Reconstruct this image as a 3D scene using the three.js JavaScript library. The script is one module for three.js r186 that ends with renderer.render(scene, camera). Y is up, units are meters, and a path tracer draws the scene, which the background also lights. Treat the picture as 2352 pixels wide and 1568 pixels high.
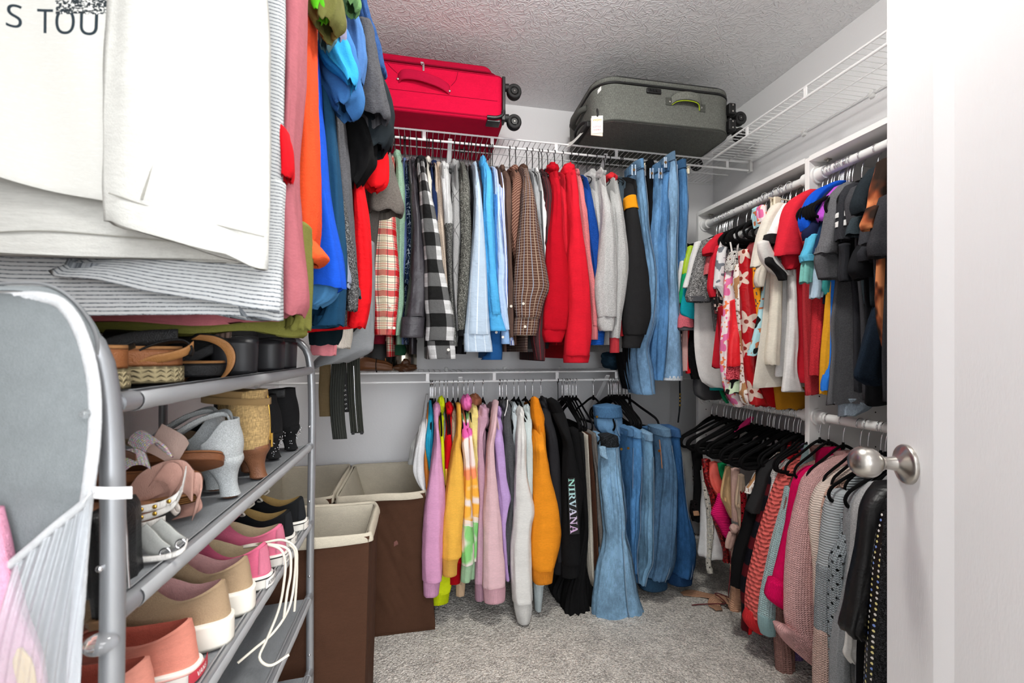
import * as THREE from 'three';
import { mergeGeometries } from 'three/addons/utils/BufferGeometryUtils.js';
import { RoundedBoxGeometry } from 'three/addons/geometries/RoundedBoxGeometry.js';
import { ImprovedNoise } from 'three/addons/math/ImprovedNoise.js';
import { RectAreaLightUniformsLib } from 'three/addons/lights/RectAreaLightUniformsLib.js';
import { FontLoader } from 'three/addons/loaders/FontLoader.js';

// ---------------------------------------------------------------- camera, lights, exposure
// Room axes: X to the right along the back wall, Y up, D into the room (world z = -D). The camera stands in the doorway at X = 0, D = 0.
const FOCAL = 1023, W = 2352, H = 1568, HORIZON = 807.8, YAW = 11.72 * Math.PI / 180, EYE = 1.10;
const scene = new THREE.Scene();
scene.background = new THREE.Color(0x000000);
const camera = new THREE.PerspectiveCamera(2 * Math.atan(H / 2 / FOCAL) * 180 / Math.PI, W / H, 0.02, 40);
camera.position.set(0, EYE, 0);
camera.lookAt(Math.sin(YAW), EYE, -Math.cos(YAW));
camera.setViewOffset(W, H, 0, H / 2 - HORIZON, W, H);
camera.focus = 1.6; camera.userData.fStop = 7;
const renderer = new THREE.WebGLRenderer();
renderer.toneMapping = THREE.LinearToneMapping;
renderer.toneMappingExposure = 1.0;
renderer.shadowMap.enabled = true;
RectAreaLightUniformsLib.init();

const LAMP = { x: 0.42, y: 2.386, d: 0.93, w: 0.27, power: 41, glow: 3.2 };                  // flush ceiling lamp of the closet, above the picture
const UNSEEN_PANEL = { x: 0.45, y: 2.42, d: -0.95, w: 1.3, h: 1.0, power: 9 };   // unseen ceiling panel behind the doorway, placed to light the closet through it
const FILL_WINDOW = { x: 0.3, y: 1.4, d: -2.17, w: 1.7, h: 1.5, power: 6 };    // added window shape behind the camera, frontal fill for the clothes
{
  const p = new THREE.RectAreaLight(0xfffdf7, LAMP.power, LAMP.w, LAMP.w);
  p.position.set(LAMP.x, LAMP.y, -LAMP.d); p.lookAt(LAMP.x, 0, -LAMP.d); p.name = 'ceiling_lamp_light'; scene.add(p);
  const q = new THREE.PointLight(0xfffdf7, LAMP.glow, 0, 2); q.position.set(LAMP.x, LAMP.y - 0.005, -LAMP.d); q.castShadow = true; q.shadow.radius = 5; q.name = 'ceiling_lamp_glow'; scene.add(q);
  const a = new THREE.RectAreaLight(0xffffff, UNSEEN_PANEL.power, UNSEEN_PANEL.w, UNSEEN_PANEL.h);
  a.position.set(UNSEEN_PANEL.x, UNSEEN_PANEL.y - 0.012, -UNSEEN_PANEL.d); a.lookAt(UNSEEN_PANEL.x, 0, -UNSEEN_PANEL.d); a.name = 'hall_panel_light'; scene.add(a);
  const b = new THREE.RectAreaLight(0xf6faff, FILL_WINDOW.power, FILL_WINDOW.w, FILL_WINDOW.h);  // added frontal fill, shining through the doorway from behind the camera
  b.position.set(FILL_WINDOW.x, FILL_WINDOW.y, -(FILL_WINDOW.d + 0.02)); b.lookAt(FILL_WINDOW.x, FILL_WINDOW.y, -5); b.name = 'hall_window_light'; scene.add(b);
}

// ---------------------------------------------------------------- helpers
const perlin = new ImprovedNoise();
const V3 = (x, y, z) => new THREE.Vector3(x, y, z);
const room = (X, Y, D) => V3(X, Y, -D);
const CY = Math.cos(YAW), SY = Math.sin(YAW);
// the point of the room that the photograph shows at a pixel, on the plane of a given depth / side distance / height
const ray = (px, py) => { const u = (px - W / 2) / FOCAL; return { x: CY * u + SY, d: CY - SY * u, y: (HORIZON - py) / FOCAL }; };
const atD = (px, py, D) => { const r = ray(px, py), t = D / r.d; return room(r.x * t, EYE + r.y * t, D); };
const atX = (px, py, X) => { const r = ray(px, py), t = X / r.x; return room(X, EYE + r.y * t, r.d * t); };
const atY = (px, py, Y) => { const r = ray(px, py), t = (Y - EYE) / r.y; return room(r.x * t, Y, r.d * t); };
function rng(seed) { let s = (seed * 2654435761) >>> 0; return () => { s = (s + 0x6d2b79f5) >>> 0; let t = Math.imul(s ^ (s >>> 15), 1 | s); t = (t + Math.imul(t ^ (t >>> 7), 61 | t)) ^ t; return ((t ^ (t >>> 14)) >>> 0) / 4294967296; }; }
const hash = (s) => { let h = 7; for (let i = 0; i < s.length; i++) h = (h * 31 + s.charCodeAt(i)) >>> 0; return h; };
const used = new Map();
function numbered(name) { const n = used.get(name) ?? 0; used.set(name, n + 1); return n ? name + '_' + String(n).padStart(3, '0') : name; }
function tag(o, label, category, group, kind) {
  if (label) o.userData.label = label;
  if (category) o.userData.category = category;
  if (group) o.userData.group = group;
  if (kind) o.userData.kind = kind;
  return o;
}
function mesh(name, geometry, material, parent = scene) {
  const m = new THREE.Mesh(geometry, material);
  m.name = parent === scene ? numbered(name) : partName(parent, name);
  m.castShadow = m.receiveShadow = true; parent.add(m); return m;
}
function partName(parent, name) { const n = parent.children.filter((c) => c.name === name || c.name.startsWith(name + '_0')).length; return n ? name + '_' + String(n).padStart(3, '0') : name; }
function thing(name, label, category, pos = V3(0, 0, 0), turn = 0, group) {
  const g = new THREE.Group(); g.name = numbered(name); g.position.copy(pos); g.rotation.y = turn; scene.add(g);
  return tag(g, label, category, group);
}
function structure(name, geometry, material) { return tag(mesh(name, geometry, material), null, null, null, 'structure'); }
function copyOf(root, pos, label, group) { const c = root.clone(); c.name = numbered(root.name.replace(/_\d{3}$/, '')); c.userData = { ...root.userData }; if (pos) c.position.copy(pos); if (label) c.userData.label = label; if (group) c.userData.group = group; scene.add(c); return c; }
const box = (w, h, d, x = 0, y = 0, z = 0) => new THREE.BoxGeometry(w, h, d).translate(x, y, z);
const rbox = (w, h, d, r, x = 0, y = 0, z = 0, s = 3) => new RoundedBoxGeometry(w, h, d, s, r).translate(x, y, z);
function clean(g) { const o = g.index ? g.toNonIndexed() : g; for (const k of Object.keys(o.attributes)) if (!['position', 'normal', 'uv'].includes(k)) o.deleteAttribute(k); return o; }
const join = (list) => mergeGeometries(list.map(clean));
const tube = (pts, r, seg = 24, rad = 8, closed = false) => new THREE.TubeGeometry(new THREE.CatmullRomCurve3(pts, closed, 'centripetal'), seg, r, rad, closed);
const cylBetween = (a, b, r, n = 10) => { const d = b.clone().sub(a), g = new THREE.CylinderGeometry(r, r, d.length(), n); g.applyQuaternion(new THREE.Quaternion().setFromUnitVectors(V3(0, 1, 0), d.clone().normalize())); const c = a.clone().add(b).multiplyScalar(0.5); return g.translate(c.x, c.y, c.z); };
const lerp = THREE.MathUtils.lerp, clamp = THREE.MathUtils.clamp, smooth = THREE.MathUtils.smoothstep;
function boxUV(g) { // uv in metres by facing, for flat-sided things
  const p = g.attributes.position, n = g.attributes.normal, uv = new Float32Array(p.count * 2);
  for (let i = 0; i < p.count; i++) { const ax = Math.abs(n.getX(i)), ay = Math.abs(n.getY(i)), az = Math.abs(n.getZ(i));
    const [u, v] = ay > ax && ay > az ? [p.getX(i), p.getZ(i)] : ax > az ? [p.getZ(i), p.getY(i)] : [p.getX(i), p.getY(i)]; uv[2 * i] = u; uv[2 * i + 1] = v; }
  g.setAttribute('uv', new THREE.BufferAttribute(uv, 2)); return g;
}
// "y a b; y a b" -> [[y, a, b], ...]
const rowsOf = (s) => s.split(';').map((r) => r.trim().split(/\s+/).map(Number));

// smooth interpolation of rows [{k: number...}] along parameter t in 0..1
function resample(rows, m, keys) {
  const n = rows.length, L = [0];
  for (let i = 1; i < n; i++) { const a = rows[i - 1], b = rows[i]; L.push(L[i - 1] + Math.hypot(b.x - a.x, b.y - a.y, b.z - a.z) + 1e-6); }
  const out = [];
  for (let j = 0; j <= m; j++) {
    const s = L[n - 1] * j / m; let i = 0; while (i < n - 2 && L[i + 1] < s) i++;
    const t = (s - L[i]) / (L[i + 1] - L[i]), r = { s };
    for (const k of keys) {
      const p1 = rows[i][k], p2 = rows[i + 1][k];
      const m1 = i > 0 ? (p2 - rows[i - 1][k]) / (L[i + 1] - L[i - 1]) : (p2 - p1) / (L[i + 1] - L[i]);
      const m2 = i < n - 2 ? (rows[i + 2][k] - p1) / (L[i + 2] - L[i]) : (p2 - p1) / (L[i + 1] - L[i]);
      const h = L[i + 1] - L[i], t2 = t * t, t3 = t2 * t;
      r[k] = (2 * t3 - 3 * t2 + 1) * p1 + (t3 - 2 * t2 + t) * h * m1 + (-2 * t3 + 3 * t2) * p2 + (t3 - t2) * h * m2;
    }
    out.push(r);
  }
  return out;
}
// A cloth tube through rows {x,y,z,a,b}: section half sizes a along U and b along V. Folds run along its length.
function loft(rows, { n = 28, m = 30, U = V3(1, 0, 0), V = V3(0, 0, 1), fold = 0.004, freq = 2.4, run = 3.2, seed = 1, exp = 2.3, cap = true, rim = true, tilt = 0, slant = 0, hemWave = 0, frames = false, crease = 0, twist = 0 } = {}) {
  const keys = ['x', 'y', 'z', 'a', 'b'], R = resample(rows, m, keys), pos = [], uv = [], idx = [], per = R.reduce((s, r) => s + Math.PI * (3 * (r.a + r.b) - Math.sqrt((3 * r.a + r.b) * (r.a + 3 * r.b))), 0) / R.length;
  const total = R[R.length - 1].s, rings = [];
  let Uq = U.clone(), Vq = V.clone();
  const ring = (r, j, shrink = 1, lift = 0) => {
    const t = r.s / total, first = pos.length / 3; let u = U, v = V;
    if (frames) { const A = R[Math.max(0, j - 1)], B = R[Math.min(m, j + 1)], d = V3(B.x - A.x, B.y - A.y, B.z - A.z).normalize(); u = Uq.clone().addScaledVector(d, -Uq.dot(d)).normalize(); v = d.clone().cross(u).normalize(); Uq = u; Vq = v; }
    for (let k = 0; k <= n; k++) {
      const f = 2 * Math.PI * k / n + twist * t, c = Math.cos(f), s = Math.sin(f), pc = Math.sign(c) * Math.abs(c) ** (2 / exp), ps = Math.sign(s) * Math.abs(s) ** (2 / exp);
      const q = perlin.noise(c * freq + seed * 1.37, s * freq + seed * 0.71, r.s * run + seed * 2.13) + 0.5 * perlin.noise(c * freq * 2.3 + seed, s * freq * 2.3 - seed, r.s * run * 1.9 + seed);
      const cr = crease ? crease * perlin.noise(c * 1.2 + seed, s * 1.2 - seed * 2, r.s * 26 + 1.5 * perlin.noise(c * 2, s * 2, seed) + seed) : 0;
      const amp = Math.min(fold, Math.min(r.a, r.b) * 0.55) * smooth(t, 0.02, 0.3);
      const dn = amp * q + Math.min(cr, 0.4 * Math.min(r.a, r.b)), nx = c / Math.max(r.a, 1e-4), ny = s / Math.max(r.b, 1e-4), nl = Math.hypot(nx, ny);
      const du = (r.a * pc + dn * nx / nl) * shrink, dv = (r.b * ps + dn * ny / nl) * shrink;
      const wave = t > 0.6 ? (t - 0.6) / 0.4 : 0, dy = lift + wave * (tilt * dv + slant * du + hemWave * perlin.noise(c * 1.6 + seed * 3, s * 1.6, seed));
      pos.push(r.x + u.x * du + v.x * dv, r.y + u.y * du + v.y * dv + dy, r.z + u.z * du + v.z * dv);
      uv.push(per * k / n, total - r.s - lift * 0);
    }
    rings.push(first);
  };
  R.forEach((r, j) => ring(r, j));
  if (rim) { const r = R[m], l = Math.min(0.02, total * 0.12); ring({ ...r, s: r.s }, m, 0.9, 0.0015); ring({ ...r, s: r.s }, m, 0.84, l); }
  for (let j = 0; j + 1 < rings.length; j++) for (let k = 0; k < n; k++) { const a = rings[j] + k, b = rings[j + 1] + k; idx.push(a, b, a + 1, b, b + 1, a + 1); }
  if (cap) { const c = pos.length / 3, r = R[0]; pos.push(r.x, r.y + Math.min(0.012, r.b * 0.4, r.a * 0.6) * (frames ? 0 : 1), r.z); uv.push(per / 2, total); for (let k = 0; k < n; k++) idx.push(c, rings[0] + k, rings[0] + k + 1); }
  if (cap === 2) { const c = pos.length / 3, r = R[m]; pos.push(r.x, r.y, r.z); uv.push(per / 2, 0); const last = rings[rings.length - 1]; for (let k = 0; k < n; k++) idx.push(c, last + k + 1, last + k); }
  const g = new THREE.BufferGeometry();
  g.setAttribute('position', new THREE.Float32BufferAttribute(pos, 3)); g.setAttribute('uv', new THREE.Float32BufferAttribute(uv, 2)); g.setIndex(idx);
  g.computeVertexNormals();
  const N = g.attributes.normal;
  for (const f of rings) { const a = f, b = f + n, x = N.getX(a) + N.getX(b), y = N.getY(a) + N.getY(b), z = N.getZ(a) + N.getZ(b), l = Math.hypot(x, y, z) || 1; N.setXYZ(a, x / l, y / l, z / l); N.setXYZ(b, x / l, y / l, z / l); }
  return g;
}
// a crumpled lump of cloth (hood, collar, knot): a sphere pushed in and out by folds
function lump(c, rx, ry, rz, seed = 1, amt = 0.22, f = 1.7) {
  const g = new THREE.SphereGeometry(1, 28, 20), p = g.attributes.position;
  for (let i = 0; i < p.count; i++) { const x = p.getX(i), y = p.getY(i), z = p.getZ(i), q = 1 + amt * (perlin.noise(x * f + seed, y * f * 0.7 + seed * 2, z * f) + 0.6 * perlin.noise(x * f * 2.4, y * f * 1.2 + seed, z * f * 2.4 + seed));
    p.setXYZ(i, c.x + x * q * rx, c.y + y * q * ry, c.z + z * q * rz); }
  const uv = g.attributes.uv; for (let i = 0; i < uv.count; i++) uv.setXY(i, uv.getX(i) * 6 * rx, uv.getY(i) * 3 * ry);
  g.computeVertexNormals(); return g;
}
// a sheet through a grid of points f(u, v), with thickness
function sheet(f, nu, nv, thick = 0.002, su = 1, sv = 1) {
  const pos = [], uv = [], idx = [], P = [];
  for (let j = 0; j <= nv; j++) for (let i = 0; i <= nu; i++) P.push(f(i / nu, j / nv));
  const at = (i, j) => P[clamp(j, 0, nv) * (nu + 1) + clamp(i, 0, nu)];
  for (const s of [0.5, -0.5]) for (let j = 0; j <= nv; j++) for (let i = 0; i <= nu; i++) {
    const n = at(i + 1, j).clone().sub(at(i - 1, j)).cross(at(i, j + 1).clone().sub(at(i, j - 1))).normalize(), p = at(i, j);
    pos.push(p.x + n.x * thick * s, p.y + n.y * thick * s, p.z + n.z * thick * s); uv.push(su * i / nu, sv * j / nv);
  }
  const o = (nu + 1) * (nv + 1), id = (i, j) => j * (nu + 1) + i;
  for (let j = 0; j < nv; j++) for (let i = 0; i < nu; i++) { const a = id(i, j), b = id(i + 1, j), c = id(i, j + 1), d = id(i + 1, j + 1); idx.push(a, b, c, b, d, c, o + a, o + c, o + b, o + b, o + c, o + d); }
  const edge = []; for (let i = 0; i < nu; i++) edge.push([id(i + 1, 0), id(i, 0)], [id(i, nv), id(i + 1, nv)]); for (let j = 0; j < nv; j++) edge.push([id(0, j), id(0, j + 1)], [id(nu, j + 1), id(nu, j)]);
  for (const [a, b] of edge) idx.push(a, b, o + a, b, o + b, o + a);
  const g = new THREE.BufferGeometry(); g.setAttribute('position', new THREE.Float32BufferAttribute(pos, 3)); g.setAttribute('uv', new THREE.Float32BufferAttribute(uv, 2)); g.setIndex(idx); g.computeVertexNormals(); return g;
}

// ---------------------------------------------------------------- textures and materials
const frac = (x) => x - Math.floor(x);
const cell = (x, y, p, s) => { const a = ((x % p) + p) % p, b = ((y % p) + p) % p; let h = Math.imul(a + 1, 374761393) ^ Math.imul(b + 1, 668265263) ^ Math.imul(s + 1, 2246822519); h = Math.imul(h ^ (h >>> 13), 1274126177); return ((h ^ (h >>> 16)) >>> 0) / 4294967296; };
function pnoise(u, v, px, py, s) { // tiling value noise, px by py cells
  const x = u * px, y = v * py, ix = Math.floor(x), iy = Math.floor(y), fx = x - ix, fy = y - iy, sx = fx * fx * (3 - 2 * fx), sy = fy * fy * (3 - 2 * fy);
  const h = (i, j) => { const a = ((i % px) + px) % px, b = ((j % py) + py) % py; return cell(a, b, 1 << 20, s); };
  return lerp(lerp(h(ix, iy), h(ix + 1, iy), sx), lerp(h(ix, iy + 1), h(ix + 1, iy + 1), sx), sy);
}
function makeTex(size, f, metres, srgb = true) { // f(u, v) -> grey or [r, g, b] in 0..1 (display values)
  const d = new Uint8Array(size * size * 4);
  for (let j = 0; j < size; j++) for (let i = 0; i < size; i++) { const c = f((i + 0.5) / size, (j + 0.5) / size), o = 4 * (j * size + i); const a = Array.isArray(c) ? c : [c, c, c]; for (let k = 0; k < 3; k++) d[o + k] = 255 * clamp(a[k], 0, 1); d[o + 3] = 255; }
  const t = new THREE.DataTexture(d, size, size); t.wrapS = t.wrapT = THREE.RepeatWrapping; t.magFilter = THREE.LinearFilter; t.minFilter = THREE.LinearMipmapLinearFilter; t.generateMipmaps = true;
  const [mx, my] = Array.isArray(metres) ? metres : [metres, metres]; t.repeat.set(1 / mx, 1 / my); if (srgb) t.colorSpace = THREE.SRGBColorSpace; t.needsUpdate = true; return t;
}
const rgb = (h) => [(h >> 16 & 255) / 255, (h >> 8 & 255) / 255, (h & 255) / 255];
const mixc = (a, b, t) => a.map((x, i) => lerp(x, b[i], t));
const T = {
  jersey: makeTex(256, (u, v) => 0.93 + 0.05 * pnoise(u, v, 24, 90, 1) + 0.03 * pnoise(u, v, 100, 128, 2) - 0.03 * pnoise(u, v, 5, 9, 3), 0.13),
  heather: makeTex(256, (u, v) => 0.66 + 0.22 * pnoise(u, v, 40, 120, 4) + 0.16 * pnoise(u, v, 128, 128, 5), 0.1),
  marl: makeTex(256, (u, v) => 0.25 + 0.9 * Math.pow(pnoise(u, v, 70, 110, 6), 1.5) * (0.6 + 0.8 * pnoise(u, v, 128, 128, 7)), 0.14),
  cloth: makeTex(256, (u, v) => 0.35 + 0.3 * pnoise(u, v, 64, 64, 8) + 0.3 * pnoise(u, v, 128, 128, 9), 0.07, false),
  crumple: makeTex(256, (u, v) => { let s = 0; for (const [p, a, k] of [[5, 0.5, 10], [11, 0.28, 11], [23, 0.14, 12], [60, 0.08, 13]]) s += a * Math.abs(2 * pnoise(u, v, p, p, k) - 1); return s; }, 0.22, false),
  rib: makeTex(128, (u, v) => 0.5 + 0.5 * Math.sin(u * 2 * Math.PI * 16), 0.06, false),
  fineRib: makeTex(128, (u, v) => 0.5 + 0.5 * Math.sin(u * 2 * Math.PI * 16), 0.034, false),
  crossRib: makeTex(128, (u, v) => 0.5 + 0.5 * Math.sin(v * 2 * Math.PI * 8), 0.06, false),
  stitch: makeTex(256, (u, v) => { const x = frac(u * 16), y = frac(v * 16 + 0.5 * Math.abs(x * 2 - 1)); return Math.pow(Math.abs(Math.sin(x * Math.PI)) * Math.abs(Math.sin(y * Math.PI)), 0.7); }, 0.11, false),
  chunky: makeTex(256, (u, v) => { const r = Math.floor(v * 12), x = frac(u * 7 + (r % 2) * 0.5), y = frac(v * 12); const d = Math.hypot((x - 0.5) * 1.15, (y - 0.5) * 1.0); return clamp(1 - d * 1.7, 0, 1) ** 0.6; }, 0.17, false),
  eyelet: makeTex(256, (u, v) => { const r = Math.floor(v * 10), x = frac(u * 9 + (r % 2) * 0.5) - 0.5, y = frac(v * 10) - 0.5; return Math.hypot(x, y * 0.85) < 0.17 ? 0 : 1; }, 0.2, false),
  denim: makeTex(256, (u, v) => 0.8 + 0.16 * pnoise(u, v, 120, 30, 14) + 0.12 * pnoise(u, v, 128, 128, 15) - 0.12 * pnoise(u, v, 4, 3, 16), 0.16),
  fade: makeTex(256, (u, v) => 0.6 + 0.26 * pnoise(u, v, 7, 3, 17) + 0.12 * pnoise(u, v, 22, 12, 84) + 0.12 * pnoise(u, v, 110, 26, 18) + 0.1 * pnoise(u, v, 128, 128, 19), 0.3),
  weave: makeTex(256, (u, v) => 0.62 + 0.25 * pnoise(u, v, 110, 14, 20) * pnoise(u, v, 14, 110, 21) + 0.22 * pnoise(u, v, 128, 24, 22) + 0.14 * pnoise(u, v, 24, 128, 23), 0.09),
  carpet: makeTex(512, (u, v) => 0.66 + 0.34 * pnoise(u, v, 220, 220, 24) + 0.2 * pnoise(u, v, 110, 110, 25) - 0.12 * pnoise(u, v, 14, 14, 26), 0.62),
  carpetBump: makeTex(512, (u, v) => 0.5 * pnoise(u, v, 200, 200, 27) + 0.35 * pnoise(u, v, 70, 70, 28) + 0.25 * pnoise(u, v, 18, 18, 29), 0.62, false),
  leather: makeTex(256, (u, v) => 0.5 * pnoise(u, v, 50, 50, 30) + 0.5 * pnoise(u, v, 120, 120, 31), 0.08, false),
  glitter: makeTex(256, (u, v) => { const c = cell(Math.floor(u * 128), Math.floor(v * 128), 128, 32); return 0.72 + 0.28 * (c > 0.8 ? 1 : c); }, 0.06),
  paint: makeTex(256, (u, v) => 0.5 * pnoise(u, v, 40, 40, 33) + 0.5 * pnoise(u, v, 128, 128, 34), 0.25, false),
};
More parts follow.
